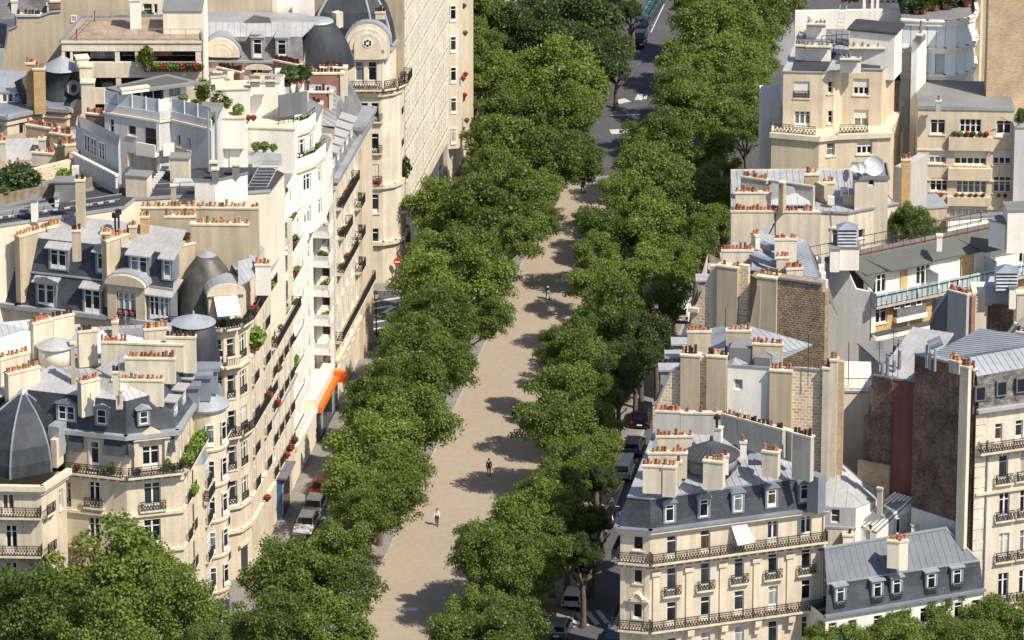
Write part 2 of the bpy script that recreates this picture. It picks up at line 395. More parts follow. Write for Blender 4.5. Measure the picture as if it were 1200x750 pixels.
    def roof(s, rings, zs, mats, seams=(), name=None):
        """stack of matching rings; between ring k and k+1 material mats[k]"""
        names = {'slate': 'slate_slope', 'slate_grey': 'slate_slope', 'slate_old': 'slate_slope'}
        for k in range(len(rings)-1):
            n = len(rings[k])
            for i in range(n):
                j = (i+1) % n; q = [rings[k][i], rings[k][j], rings[k+1][j], rings[k+1][i]]; zz = [zs[k], zs[k], zs[k+1], zs[k+1]]
                P = [Vector((a[0], a[1], z)) for a, z in zip(q, zz)]
                if (P[0]-P[1]).length < .05 or (P[2]-P[1]).length < .05: continue
                d = P[1]-P[0]; d.z = 0; dn = Vector((d.y, -d.x, 0)).normalized(); run = (P[0]-P[3]).dot(dn)
                if run < .08: 
                    b = MB(); b.face(P); s.add('gable_wall', b, 'plaster_cream'); continue
                s.poly(names.get(mats[k], 'zinc_slope'), P, mats[k], .1, True if k in seams else None)
        P = [Vector((a[0], a[1], zs[-1])) for a in rings[-1]]
        ar = abs(sum(P[i].x*P[(i+1) % len(P)].y-P[(i+1) % len(P)].x*P[i].y for i in range(len(P))))
        if ar > .5: s.poly('roof_top', P, mats[-1], .1)
    def chim(s, x0, y0, x1, y1, z, h, n=0, th=.55, m='plaster_cream', pot='terracotta', ph=.4, cap=True, base=None):
        A = G(x0, y0, z); B = G(x1, y1, z); pl = Pl(A, B); mb = MB(); mb.obox(A, B, z-h, z-.16, 0, th)
        c = s.add('chimney', mb, m)
        if cap:
            mc = MB(); mc.obox(A, B, z-.158, z, .07, th+.07, .07); s.add('chimney_cap', mc, 'trim' if m != 'brick_red' else 'stone_pale', parent=c)
        if n:
            for i in range(n):
                if random.random() < .1 and n > 4: continue
                hh = ph*random.choice((.65, .85, 1, 1, 1.15, 1.5)); key = round(hh, 2)
                mt = pot if random.random() < .85 else random.choice(('terracotta', 'pot_ochre'))
                def mk():
                    b = MB(); b.ring(0, 0, 0, .15, hh*.8, .115, 8); b.ring(0, 0, hh*.8-.01, .14, hh, .14, 8); return b.mesh('chimney_pot', mt)
                p = pl.pt(pl.len*(i+.5+random.uniform(-.22, .22))/n, z, -th/2+random.uniform(-.06, .06))
                po = link('chimney_pot', cached(('pot', key, mt), mk), c, p-s.o)
                po.scale = (1, 1, random.uniform(.9, 1.15))
        return c
    def dormer(s, pl, px, py, wp, hp, depth=1.6, m='zinc', style='flat', k='f', roofm='zinc', over=.25, panes=1):
        """front centre bottom at pixel on plane pl (already offset)"""
        t, z = pl.hit(px, py); t1, _ = pl.hit(px+wp/2, py); _, z1 = pl.hit(px, py-hp); W_ = 2*abs(t1-t); H_ = z1-z
        loc = pl.pt(t, z)-s.o
        def body():
            b = MB(); h = W_/2
            fw = .16
            b.box(-h, -h+fw, 0, .1, 0, H_); b.box(h-fw, h, 0, .1, 0, H_); b.box(-h+fw, h-fw, 0, .1, H_-.16, H_); b.box(-h+fw, h-fw, 0, .1, 0, .14)
            b.face([(-h, .1, 0), (-h, .1, H_), (-h, depth, H_), (-h, depth, 0)]); b.face([(h, .1, 0), (h, depth, 0), (h, depth, H_), (h, .1, H_)])
            return b.mesh('dormer', m)
        d = link('dormer', body(), s.r, loc, pl.rz)
        def rf():
            b = MB(); h = W_/2+over*.5
            if style == 'arch':
                nseg = 10; pr = [(-h*math.cos(PI*i/nseg), H_-.02+h*.55*math.sin(PI*i/nseg)) for i in range(nseg+1)]
                b.prism([(x, -.12, zz) for x, zz in pr], [(x, depth+.5, zz) for x, zz in pr])
            elif style == 'ped':
                b.prism([(-h, -.15, H_), (h, -.15, H_), (0, -.15, H_+h*.45)], [(-h, depth+.4, H_), (h, depth+.4, H_), (0, depth+.4, H_+h*.45)])
            elif style == 'shed':
                b.prism([(-h, -.35, H_-.05), (h, -.35, H_-.05), (h, depth+.9, H_+.75), (-h, depth+.9, H_+.75)], [(-h, -.35, H_+.05), (h, -.35, H_+.05), (h, depth+.9, H_+.85), (-h, depth+.9, H_+.85)])
                x = -h+.3
                while x < h: b.prism([(x, -.35, H_+.04), (x+.05, -.35, H_+.04), (x+.05, depth+.9, H_+.84), (x, depth+.9, H_+.84)], [(x, -.35, H_+.1), (x+.05, -.35, H_+.1), (x+.05, depth+.9, H_+.9), (x, depth+.9, H_+.9)]); x += .5
            else: b.box(-h, h, -.15, depth+.3, H_, H_+.12)
            return b.mesh('dormer_roof', roofm)
        link('dormer_roof', rf(), d)
        nw = panes; ww = round((W_-.34)/nw, 2); hh = round(H_-.3, 2)
        for i in range(nw):
            x = (i-(nw-1)/2)*ww
            wo = link('window', cached(('f', k, ww, hh, 'd'), lambda: frame_mesh(ww-.04, hh, k)), d, (x, .08, .14))
            pn = link('pane', cached(('p', ww, hh, 'd'), lambda: pane_mesh(ww-.04, hh)), d, (x, .08, .14))
        return d
    def balcony(s, pl, t0, t1, z, dep=.8, m='trim', ends=True, brackets=True):
        t0 = max(t0, -dep); mb = MB(); L_ = t1-t0
        a, b_ = pl.pt(t0, 0), pl.pt(t1, 0); mb.obox(a, b_, z-.18, z, dep, .0); mb.obox(a, b_, z-.34, z-.182, dep*.55, 0)
        if brackets:
            x = t0+.4
            while x < t1-.2: c = pl.pt(x, 0); d_ = pl.pt(x+.22, 0); mb.obox(c, d_, z-.62, z-.342, dep*.5, 0); x += .85
        o = s.add('balcony_slab', mb, m)
        Lr = round(L_, 2); link('railing', rail_mesh(Lr), s.r, pl.pt(t0, z, dep-.06)-s.o, pl.rz)
        if ends:
            for t in (t0+.03, t1-.03): link('railing', cached(('re', round(dep, 2)), lambda: rail_mesh(dep-.06)), s.r, pl.pt(t, z, dep-.06)-s.o, pl.rz+PI/2)
        return o
    def band(s, pts, z0, z1, out, m='trim', name='cornice', close=False):
        mb = MB()
        rng = range(len(pts) if close else len(pts)-1)
        for i in rng: mb.obox(pts[i], pts[(i+1) % len(pts)], z0, z1, out, 0, ext=out*.45)
        return s.add(name, mb, m)
    def blk(s, name, x0, y0, x1, y1, z, h, th, m, parent=None, top=None):
        """block whose front top edge runs between two pixels at height z"""
        A = G(x0, y0, z); B = G(x1, y1, z); mb = MB(); mb.obox(A, B, z-h, z, 0, th); o = s.add(name, mb, m, parent=parent)
        if top: t = MB(); t.obox(A, B, z+.002, z+.14, .1, th+.1, .1); s.add('coping', t, top, parent=o)
        return o
def inset(pts, ds):
    n = len(pts); L_ = []
    for i in range(n):
        a = Vector(pts[i][:2]); b = Vector(pts[(i+1) % n][:2]); d = (b-a).normalized(); nn = Vector((-d.y, d.x))
        L_.append((a+nn*ds[i], d))
    out = []
    for i in range(n):
        (p, d), (q, e) = L_[i-1], L_[i]; cr = d.x*e.y-d.y*e.x
        if abs(cr) < 1e-3: out.append(Vector((q.x, q.y, 0))); continue
        t = ((q.x-p.x)*e.y-(q.y-p.y)*e.x)/cr; r = p+d*t; out.append(Vector((r.x, r.y, 0)))
    return out
def GP(z, *pp): return [G(x, y, z) for x, y in pp]
# ------------------------------------------------------------------ ground
def sheet(name, pts, m, z, kind='structure'):
    b = MB(); b.face([(p.x, p.y, z) for p in pts])
    me = b.mesh(name, m); o = link(name, me); 
    if kind: o['kind'] = kind
    return o
def solid(name, pts, m, z0, z1):
    b = MB(); b.prism([(p.x, p.y, z0) for p in pts], [(p.x, p.y, z1) for p in pts]); o = link(name, b.mesh(name, m)); o['kind'] = 'structure'; return o
def sr(a0, a1, b0, b1): return [S(a0, b0), S(a1, b0), S(a1, b1), S(a0, b1)]
sheet('ground', [Vector((-3000, -3000, 0)), Vector((3000, -3000, 0)), Vector((3000, 5000, 0)), Vector((-3000, 5000, 0))], 'asphalt', 0)
solid('pavement', sr(-30, 5.0, -45, 63), 'pavement', -.2, .12)
solid('kerb', sr(5.002, 5.25, -45, 63), 'kerb', -.2, .125)
solid('pavement', sr(-30, 6.0, 77, 131), 'pavement', -.2, .12)
solid('kerb', sr(6.002, 6.25, 77, 131), 'kerb', -.2, .125)
solid('pavement', sr(9.6, 11.7, -50, 108), 'pavement', -.2, .12)
solid('kerb', sr(9.35, 9.598, -50, 108), 'kerb', -.2, .125)
solid('promenade', sr(12.0, 27.4, -60, 114), 'promenade', -.2, .14)
solid('kerb', sr(11.702, 11.998, -60, 118), 'kerb', -.2, .16)
solid('pavement', sr(27.402, 31.0, -60, 108), 'pavement', -.2, .12)
solid('kerb', sr(31.002, 31.25, -60, 108), 'kerb', -.2, .125)
solid('pavement', sr(37.2, 75, -60, 108), 'pavement', -.2, .12)
solid('pavement', sr(12, 27.5, 114.002, 118), 'pavement', -.2, .12)
solid('grass_verge', [G(722, 26), G(735, 27), G(752, -4), G(742, -6)], 'grass', -.1, .13)
def stripes(pa, pb, n, w_, l_, name='crossing_stripes'):
    b = MB(); d = (pb-pa); L_ = d.length; d.normalize(); q = Vector((-d.y, d.x, 0))
    for i in range(n):
        c = pa+d*L_*(i+.5)/n; r = [c-d*w_/2-q*l_/2, c+d*w_/2-q*l_/2, c+d*w_/2+q*l_/2, c-d*w_/2+q*l_/2]; b.face([(p.x, p.y, .006) for p in r])
    o = link(name, b.mesh(name, 'road_paint')); o['kind'] = 'structure'
stripes(G(652, 729), G(712, 722), 5, .5, 3.2)
stripes(G(436, 376), G(472, 352), 1, 4.5, .5)
for y in (350, 358, 366, 374, 382): stripes(G(436, y+4), G(480, y-3), 1, 5, .45)
stripes(G(715, 154.5), G(738, 153.5), 1, 2.2, 1.6); stripes(G(747, 119), G(753, 108), 1, 2.4, .9); stripes(G(755, 118), G(757, 108), 1, 2, .5)
stripes(G(722, 135), G(742, 134.5), 1, 3.4, .3); stripes(G(722, 120), G(736, 117), 2, .8, 1.4)
sheet('lane_line', [G(762, 38), G(763.4, 38), G(779, 5), G(777.6, 5)], 'road_paint', .006)
sheet('lane_line', [G(738, 430), G(739.3, 430), G(694, 560), G(692.6, 560)], 'road_paint', .006)
sheet('paving_patch', [G(467, 717), G(489, 717), G(490, 714), G(468, 714)], 'road_paint', .146)
sheet('paving_patch', [G(276, 674), G(297, 668), G(302, 654), G(284, 655)], 'kerb', .128)
for p in ((400, 560), (500, 300), (620, 185)): pass
def onplane(px, py, a, b_, c):
    n = (b_-a).cross(c-a); r = ray(px, py); o = Vector((0, 0, HC)); t = (a-o).dot(n)/r.dot(n); return o+r*t
# ------------------------------------------------------------------ buildings, right of the boulevard
T = Vector
def U(p, x, y): return Vector((p.x+x, p.y+y, 0))
def haussmann_front(): 
    z = 19.0; A, B, C = GP(z, (727, 618), (762, 621), (967, 594)); D = G(845, 483, 26.3); E = G(750, 481, 26.3)
    b = Bld('apartment_building', 'cream stone corner building with dark slate attic, arched dormers and two long iron balconies', 'building', A)
    X = (787, 826.5, 866, 905.5, 944.5); Y5 = (654.6, 648, 641, 636, 629.6); Y4 = (697, 690.6, 683, 677.5, 672); Y3 = (733, 726.6, 720, 714, 707); Y2 = (779, 772, 765.5, 759, 753)
    W1 = [(x, y, 12, 27, 'fe') for x, y in zip(X, Y5)]+[(x, y, 11.5, 31, 'fr') for x, y in zip(X, Y4)]+[(x, y, 11.5, 27, 'f') for x, y in zip(X, Y3)]+[(x, y, 11.5, 31, 'f') for x, y in zip(X, Y2)]
    W0 = [(747.7, 645, 12, 17, 'd'), (747.5, 684, 11, 16, 'do'), (747, 725, 11, 17, 'do'), (746.5, 768, 11, 18, 'd')]
    pls = b.walls([A, B, C, D, E], z-.3, 0, 'stone', {0: W0, 1: W1})
    p0, p1 = pls[0], pls[1]
    zb = p1.hit(787, 655)[1]; zc = p1.hit(787, 734)[1]
    for pl in (p0, p1):
        b.balcony(pl, -.05, pl.len+(0 if pl is p0 else 0), zb, .75, ends=pl is p1); b.balcony(pl, -.05, pl.len, zc, .75, ends=pl is p1)
    pL = Pl(E, A)
    for zz in (zb, zc): b.balcony(pL, 5, pL.len+.3, zz, .75, brackets=False)
    b.band([E, A, B, C], z-.298, z-.05, .45); b.band([E, A, B, C], z-.62, z-.3, .22)
    b.band([E, A, B, C], zc-3.6, zc-3.3, .18, name='string_course'); b.band([A, B, C], zb-.75, zb-.62, .2, name='string_course')
    mb = MB()
    for x in (768.5, 807, 846.5, 886, 925, 963.5):         # pilasters with capitals
        t = p1.hit(x, 690)[0]; a, c = p1.pt(t-.28, 0), p1.pt(t+.28, 0)
        mb.obox(a, c, zc+.02, zb-1.0, .12, 0); mb.obox(p1.pt(t-.42, 0), p1.pt(t+.42, 0), zb-1.35, zb-1.0, .24, 0)
    for t in (.25, p0.len-.25): mb.obox(p0.pt(t-.2, 0), p0.pt(t+.2, 0), zc+.02, zb-.8, .1, 0)
    b.add('pilaster', mb, 'trim')
    for x in (807, 846.5, 886, 925):                        # big consoles under the lower balcony
        t = p1.hit(x, 735)[0]; m2 = MB(); m2.obox(p1.pt(t-.25, 0), p1.pt(t+.25, 0), zc-1.7, zc-.35, .35, 0); m2.obox(p1.pt(t-.3, 0), p1.pt(t+.3, 0), zc-.9, zc-.345, .65, 0); b.add('console', m2, 'trim')
    t, zp = p0.hit(747, 701); m2 = MB(); m2.prism([p0.pt(t-1.1, zp-.2), p0.pt(t+1.1, zp-.2), p0.pt(t, zp+.75)][::-1], [p0.pt(t-1.1, zp-.2, .4), p0.pt(t+1.1, zp-.2, .4), p0.pt(t, zp+.75, .4)][::-1])
    for i in range(9): q = p0.pt(t-.5+i*.125, zp+.1+.5*math.sin(PI*i/8), .4); m2.ring(q.x, q.y, q.z, .16, q.z+.2, .05, 6)
    b.add('carved_pediment', m2, 'trim')
    # gutter, slate slope, zinc roof
    b.band([E, A, B, C], z-.048, z+.12, .55, 'zinc_blue', 'gutter')
    z2 = 21.75; A2, B2, C2 = GP(z2, (735, 582), (762, 585), (959, 557)); E2 = G(757, 522, z2)
    def Z(p, zz): return Vector((p.x, p.y, zz))
    b.poly('slate_slope', [Z(A, z+.1), Z(B, z+.1), Z(B2, z2), Z(A2, z2)], 'slate'); b.poly('slate_slope', [Z(B, z+.1), Z(C, z+.1), Z(C2, z2), Z(B2, z2)], 'slate')
    b.poly('slate_slope', [Z(E, z+.1), Z(A, z+.1), Z(A2, z2), Z(E2, z2)], 'slate')
    z3 = 24.4; D3 = G(872, 505, z3); K = G(790, 507, z3)
    b.poly('zinc_slope', [Z(B2, z2+.02), Z(C2, z2+.02), Z(D3, z3), Z(K, z3)], 'zinc', .12, True)
    b.poly('zinc_slope', [Z(A2, z2+.02), Z(B2, z2+.02), Z(K, z3), G(765, 508, 23.7)], 'zinc', .12, True)
    b.poly('zinc_slope', [G(765, 508, 23.7), Z(K, z3), Z(D3, z3), G(848, 498, z3-.6), G(770, 502, 23.3)], 'zinc')
    b.band([A2, B2, C2], z2-.05, z2+.1, .08, 'zinc_blue', 'roof_edge')
    for x, y in ((785, 613.5), (825, 607.5), (865, 601.5), (904.4, 596), (943, 590)):
        b.dormer(Pl(B+p1.n*.0, C+p1.n*.0), x, y, 15, 24, 1.7, 'zinc_blue', 'arch', 'f', 'zinc_blue')
    pot = dict(pot='terracotta')
    b.chim(753.3, 545, 775.8, 546, 24.9, 2.6, 5, .7); b.chim(776.5, 546.5, 792, 547.5, 24.9, 2.8, 3, .9)
    b.chim(759.6, 530.4, 805.4, 530.4, 25, 2.4, 10, .6); b.chim(770, 511, 811, 511, 25.4, 2.4, 10, .6)
    b.chim(824, 539, 847, 541.5, 25.3, 2.6, 5, .9); b.chim(893, 528, 911.6, 530.4, 25.2, 2.4, 5, .8)
    b.chim(836.6, 501, 845, 502, 26, 2.6, 0, .6, 'paint_white'); b.chim(847.5, 534, 854, 534, 25, 1.8, 1, .5, 'paint_white'); b.chim(867.5, 518, 875, 518, 25, 1.6, 1, .5, 'paint_white')
    b.chim(792.5, 541, 799, 541, 24.8, 1.8, 1, .5)
    c = G(833.5, 534, 24.0); mb = MB(); mb.ring(c.x, c.y, 23, 2.25, 24.2, 2.25, 24); b.add('lantern_drum', mb, 'roof_grey', True); mb = MB(); mb.ring(c.x, c.y, 24.2, 2.5, 25.4, .12, 24); mb.ring(c.x, c.y, 25.35, .2, 25.8, .14, 8)
    o = b.add('conical_roof', mb, 'bitumen'); mb = MB()
    for i in range(24): a = 2*PI*i/24; mb.tube((c.x+2.4*math.cos(a), c.y+2.4*math.sin(a), 24.25), (c.x, c.y, 25.45), .025, 4)
    b.add('roof_seams', mb, 'zinc_dark', parent=o, kind='stuff')
    # party wall parapets with their pots
    b.chim(768, 481, 797, 482, 26.4, 3.2, 9, .5, 'plaster_grey'); b.chim(797.6, 483, 845, 484, 26.3, 3.2, 3, .5, 'plaster_grey'); b.chim(845.6, 484, 864, 489, 26.3, 2.6, 4, .5, 'plaster_grey')
    b.chim(864.6, 489, 917, 503, 26.3, 2.8, 12, .5, 'plaster_grey', 'pot_dark'); b.chim(917.6, 503, 928, 506, 26, 2.8, 0, .5, 'plaster_grey'); b.chim(928.6, 506.5, 950, 512, 26.5, 4.2, 6, .55, 'plaster_grey', 'pot_dark')
    for x, y, h in ((866, 512, 2.6), (871.5, 510, 2.2)): q = G(x, y, 24.4); mb = MB(); mb.ring(q.x, q.y, 24, .1, 24.4+h, .09, 8); b.add('flue_pipe', mb, 'metal_rail', True)
    q = G(840, 501, 26); mb = MB(); mb.ring(q.x, q.y, 25.9, .12, 26.8, .12, 8); mb.ring(q.x, q.y, 26.8, .3, 27.0, .3, 8); mb.ring(q.x, q.y, 27.1, .3, 27.25, .05, 8); b.add('cowl', mb, 'iron')
    # skylight hatches
    for x, y in ((885, 537), (812, 530)):
        q = G(x, y, 23.8); mb = MB(); mb.prism([(q.x-.6, q.y-.4, 23.3), (q.x+.6, q.y-.4, 23.3), (q.x+.6, q.y+.4, 23.3), (q.x-.6, q.y+.4, 23.3)], [(q.x-.55, q.y-.35, 23.75), (q.x+.55, q.y-.35, 23.75), (q.x+.55, q.y+.35, 24.1), (q.x-.55, q.y+.35, 24.1)]); b.add('roof_hatch', mb, 'zinc_blue')
    # corner skirt at right of slate
    b.blk('dormer_cheek', 959, 560, 968, 556, 22.6, 3.4, 1.2, 'zinc_blue')
    # awning
    t, zz = p1.hit(866, 633.0); q0, q1 = p1.pt(t-.85, p1.hit(866, 612)[1], .1), p1.pt(t+.55, p1.hit(866, 612)[1], .1); r0, r1 = p1.pt(t-.55, zz, 1.15), p1.pt(t+1.05, zz+.1, 1.15)
    mb = MB(); up = Vector((0, 0, .05)); mb.prism([r0, r1, q1, q0], [r0+up, r1+up, q1+up, q0+up]); b.add('awning', mb, 'awning_white')
    q = p1.pt(p1.len-.15, 0, .1); mb = MB(); mb.tube((q.x, q.y, .2), (q.x, q.y, z-.7), .07, 6); b.add('drainpipe', mb, 'trim')
haussmann_front()
def courtyard_house():
    z = 10.5; A, B = GP(z, (967.5, 720), (1152, 689)); pl = Pl(A, B); A_, B_ = A-pl.n*9.5, B-pl.n*9.5
    b = Bld('house', 'low white house with blue grey zinc roof and five dormers behind hedge like trees', 'building', A)
    top = [(975.5, 729), (998.6, 725.6), (1028.4, 720.4), (1053.4, 716.4), (1083, 711.6), (1103.4, 708.4), (1123, 705), (1143, 702)]
    b.walls([A, B, B_, A_], z-.25, 0, 'paint_white', {0: [(x, y+22, 9.5, 21, 'f') for x, y in top]+[(x, y+66, 9.5, 24, 'f') for x, y in top]})
    b.band([A, B], z-.25, z-.02, .35, 'zinc_blue', 'gutter')
    z2 = 13.0; A2, B2 = GP(z2, (969, 684.5), (1148, 657)); z3 = 15.6; R0, R1 = GP(z3, (966, 642), (1108, 618.4)); Bb = G(1150, 655, 13.3)
    def Z(p, zz): return Vector((p.x, p.y, zz))
    b.poly('slate_slope', [Z(A, z), Z(B, z), Z(B2, z2), Z(A2, z2)], 'slate')
    b.poly('zinc_slope', [Z(A2, z2), Z(B2, z2), R1, R0], 'zinc_dark', .12, pl.n.copy()); b.poly('zinc_slope', [R0, R1, Z(B_, 12), Z(A_, 12)], 'zinc_dark')
    b.band([A2, B2], z2-.05, z2+.1, .06, 'zinc', 'roof_edge'); b.band([R0, R1], z3-.08, z3+.1, .15, 'zinc', 'ridge')
    mb = MB(); mb.tube(R1, Z(B2, z2), .12, 5); b.add('verge', mb, 'zinc')
    dp = Pl(A-pl.n*.02, B-pl.n*.02)
    for x, y in ((985, 711), (1028.5, 705), (1051, 701), (1091.5, 694.5), (1121.6, 689.5)):
        b.dormer(dp, x, y, 14, 24, 1.6, 'zinc_blue', 'flat', 'f', 'zinc'); 
        t, zz = dp.hit(x, y); b.at('railing', cached(('dg',), lambda: rail_mesh(1.0, .6)), dp.pt(t-.5, zz, .12), dp.rz)
    b.chim(1040, 633, 1054, 634.5, 16.6, 2.6, 3, .9, 'paint_pale'); b.chim(1054.3, 634, 1064.5, 633, 16.6, 2.8, 3, .9, 'paint_pale')
courtyard_house()
def far_right():
    z = 27.0; A, B = GP(z, (1147, 479), (1240, 466)); pl = Pl(A, B); P0, P1 = GP(30.5, (1072, 413), (1142, 431))
    b = Bld('apartment_building', 'pale stone building with skylights in old slate and a dark brick side wall', 'building', A)
    ws = []
    for dx in (0, 24.5, 49):
        dy = -dx*.16
        ws += [(1170+dx*.98, 519+dy, 8, 23, 'f'), (1175.5+dx, 566+dy, 11, 33, 'fr'), (1176.5+dx, 609+dy, 11.5, 31, 'frae'), (1176+dx, 657+dy, 11.5, 32, 'frw' if 0 else 'fr'), (1175+dx, 706+dy, 11.5, 34, 'fr'), (1175+dx, 752+dy, 12, 34, 'f')]
    Bk = B-pl.n*16; b.walls([A, B, Bk, P0], z-.3, 0, 'stone_pale', {0: ws}, ms={3: 'brick_dark'}, skip=(3,))
    # brick party wall with flue and white base
    pw = Pl(P0, P1); mb = MB(); mb.obox(pw.pt(0, 0), pw.pt(pw.len-1.15, 0), 0, 30.3, 0, .5); b.add('party_wall', mb, 'brick_dark')
    mb = MB(); mb.obox(pw.pt(0, 0), pw.pt(pw.len-1.2, 0), 30.302, 30.5, .08, .6); b.add('coping', mb, 'zinc')
    b.chim(1125, 428, 1135, 430.5, 31.0, 17, 3, .5, 'plaster_cream'); b.chim(1135.4, 431.5, 1141, 433, 30.6, 20, 1, .5, 'brick_dark')
    mb = MB(); e = pw.pt(pw.len-.6, 0); mb.obox(e, (A.x, A.y, 0), 0, z+.2, 0, .5); b.add('party_wall', mb, 'brick_dark')
    mb = MB()
    t0, za = pw.hit(1069, 600); t1, zb = pw.hit(1126, 614)
    mb.prism([pw.pt(t0, 5, .15), pw.pt(pw.len, 5, .15), pw.pt(pw.len, pw.hit(1140, 617)[1], .15), pw.pt(t0, pw.hit(1072, 595)[1], .15)][::-1], [pw.pt(t0, 5, -.1), pw.pt(pw.len, 5, -.1), pw.pt(pw.len, pw.hit(1140, 617)[1], -.1), pw.pt(t0, pw.hit(1072, 595)[1], -.1)][::-1]); b.add('render_base', mb, 'paint_white')
    t, _ = pw.hit(1130, 620); mb = MB(); mb.prism([pw.pt(t-.55, 8, .7), pw.pt(t+.55, 8, .7), pw.pt(t+.55, 8, 0), pw.pt(t-.55, 8, 0)], [pw.pt(t-.35, pw.hit(1130, 596)[1], .25), pw.pt(t+.35, pw.hit(1130, 596)[1], .25), pw.pt(t+.35, pw.hit(1130, 596)[1], 0), pw.pt(t-.35, pw.hit(1130, 596)[1], 0)]); b.add('buttress', mb, 'plaster_grey')
    # toothed stone quoins where the facade meets the party wall
    for i in range(26):
        mb = MB(); z0 = 1+i*.98; ww = .75 if i % 2 else .5; mb.obox(pl.pt(-.25, 0), pl.pt(ww, 0), z0, z0+.9, .07, .02); b.add('quoin', mb, 'stone_pale')
    zb = pl.hit(1175, 525)[1]; b.balcony(pl, 0, pl.len, zb, .7)
    b.band([A, B], z-.28, z, .5, 'zinc_light', 'gutter'); b.band([A, B], pl.hit(1180, 569)[1]-.5, pl.hit(1180, 569)[1]-.25, .25, name='string_course'); b.band([A, B], pl.hit(1180, 711)[1]-.5, pl.hit(1180, 711)[1]-.2, .35, name='string_course')
    q = pl.pt(.9, 0, .12); mb = MB(); mb.tube((q.x, q.y, .2), (q.x, q.y, z-3), .07, 6); b.add('drainpipe', mb, 'zinc_blue')
    z2 = 30.0; A2, B2 = GP(z2, (1145, 441), (1240, 424)); z3 = 31.0; C2, D2 = GP(z3, (1136, 419), (1240, 400))
    def Z(p, zz): return Vector((p.x, p.y, zz))
    b.poly('slate_slope', [Z(A, z+.0), Z(B, z+.0), B2, A2], 'slate_old'); b.poly('zinc_slope', [A2, B2, D2, C2], 'zinc', .12, True); b.poly('zinc_slope', [C2, D2, Z(Bk, 28), Z(P0, 29.5)], 'zinc', .12, True)
    sp = Pl(A-pl.n*.9, B-pl.n*.9)
    for x, y in ((1149, 461), (1174, 455), (1197, 451)):
        q = onplane(x, y, Z(A, z), Z(B, z), A2); mb = MB(); d = pl.d; n = pl.n; u = (A2-Z(A, z)); u = (u-d*u.dot(d)).normalized(); k = u.cross(d)*-1
        if k.z < 0: k = -k
        r = [q-d*.5-u*.7, q+d*.5-u*.7, q+d*.5+u*.7, q-d*.5+u*.7]; mb.prism([p-k*.2 for p in r], [p+k*.07 for p in r]); f = b.add('skylight', mb, 'wall_dark')
        mb = MB(); r = [q-d*.38-u*.55, q+d*.38-u*.55, q+d*.38+u*.55, q-d*.38+u*.55]; mb.prism([p+k*.1 for p in r], [p+k*.09 for p in r]); b.add('pane', mb, 'car_glass', parent=f)
    for x, y in ((1086, 412), (1090, 414), (1096, 416)): q = G(x, y, 31); mb = MB(); mb.ring(q.x, q.y, 29.5, .12, 31.6, .12, 8); b.add('flue_pipe', mb, 'zinc')
    q = G(1098, 400, 32); mb = MB(); mb.tube((q.x-.7, q.y, 31.6), (q.x+.4, q.y, 32.1), .45, 12); b.add('extract_duct', mb, 'copper_vent')
    b.chim(1112, 421, 1124, 424, 31.4, 1.2, 5, .5, 'plaster_grey', 'pot_ochre')
far_right()
def brick_pair():
    z = 27.0; A, M, B = GP(z, (1024, 440), (1046, 444.5), (1073, 448)); pl = Pl(A, B)
    b = Bld('apartment_building', 'narrow building with one dark brick and one red painted blind wall', 'building', A)
    mb = MB(); mb.obox(A, M, 15.2, z, 0, .6); b.add('party_wall', mb, 'brick_dark'); mb = MB(); L0 = pl.pt(-.45, 0); mb.obox(L0, A, 0, z-1.2, 0, .6); L1 = pl.pt(-.85, 0); mb.obox(L1, L0, 0, z-4, 0, .6); b.add('party_wall', mb, 'brick_dark')
    mb = MB(); mb.obox(pl.pt(-1.2, 0), M, 0, pl.hit(1025, 541)[1], .35, 0); b.add('stone_base', mb, 'rubble_pale' if 0 else 'brick_beige')
    mb = MB(); mb.obox(pl.pt(pl.len*.45, 0), B, 0, z-.1, .05, .6); b.add('party_wall', mb, 'brick_paint')
    mb = MB(); mb.obox(pl.pt(pl.len*.42, 0), pl.pt(pl.len*.46, 0), 6, z+.1, .14, .1); b.add('corner_strip', mb, 'paint_pale')
    b.walls([A, B, B-pl.n*10, A-pl.n*10], z-.6, 0, 'plaster_grey', skip=(0,))
    def Z(p, zz): return Vector((p.x, p.y, zz))
    b.poly('zinc_slope', [Z(A, z-.4), Z(B, z-.4), Z(B-pl.n*9, z+1.6), Z(A-pl.n*9, z+1.6)], 'zinc_light', .1, True)
    b.band([A, B], z, z+.14, .12, 'zinc_blue', 'coping')
    b.chim(1028, 571, 1034, 572, 17.6, 3.6, 1, .6, 'plaster_cream')
    for x, y, h in ((1034, 432, 1.2), (1040, 430, 1.6), (1048, 428, 1.0), (1054, 426, 1.8)): q = G(x, y, z+.6); mb = MB(); mb.ring(q.x, q.y, z-.4, .18, z+h, .16, 8); b.add('flue_pipe', mb, 'copper_vent')
    for x, y, h in ((1030, 440, 3.2), (1046, 442, 4.5), (1052, 440, 3.4)):
        q = G(x, y, z); mb = MB(); mb.tube((q.x, q.y, z-.2), (q.x, q.y, z+h), .035, 4)
        for i in range(5): mb.tube((q.x-.35, q.y, z+h-.15*i-.1), (q.x+.35, q.y, z+h-.15*i-.1), .02, 4)
        b.add('aerial', mb, 'iron')
brick_pair()
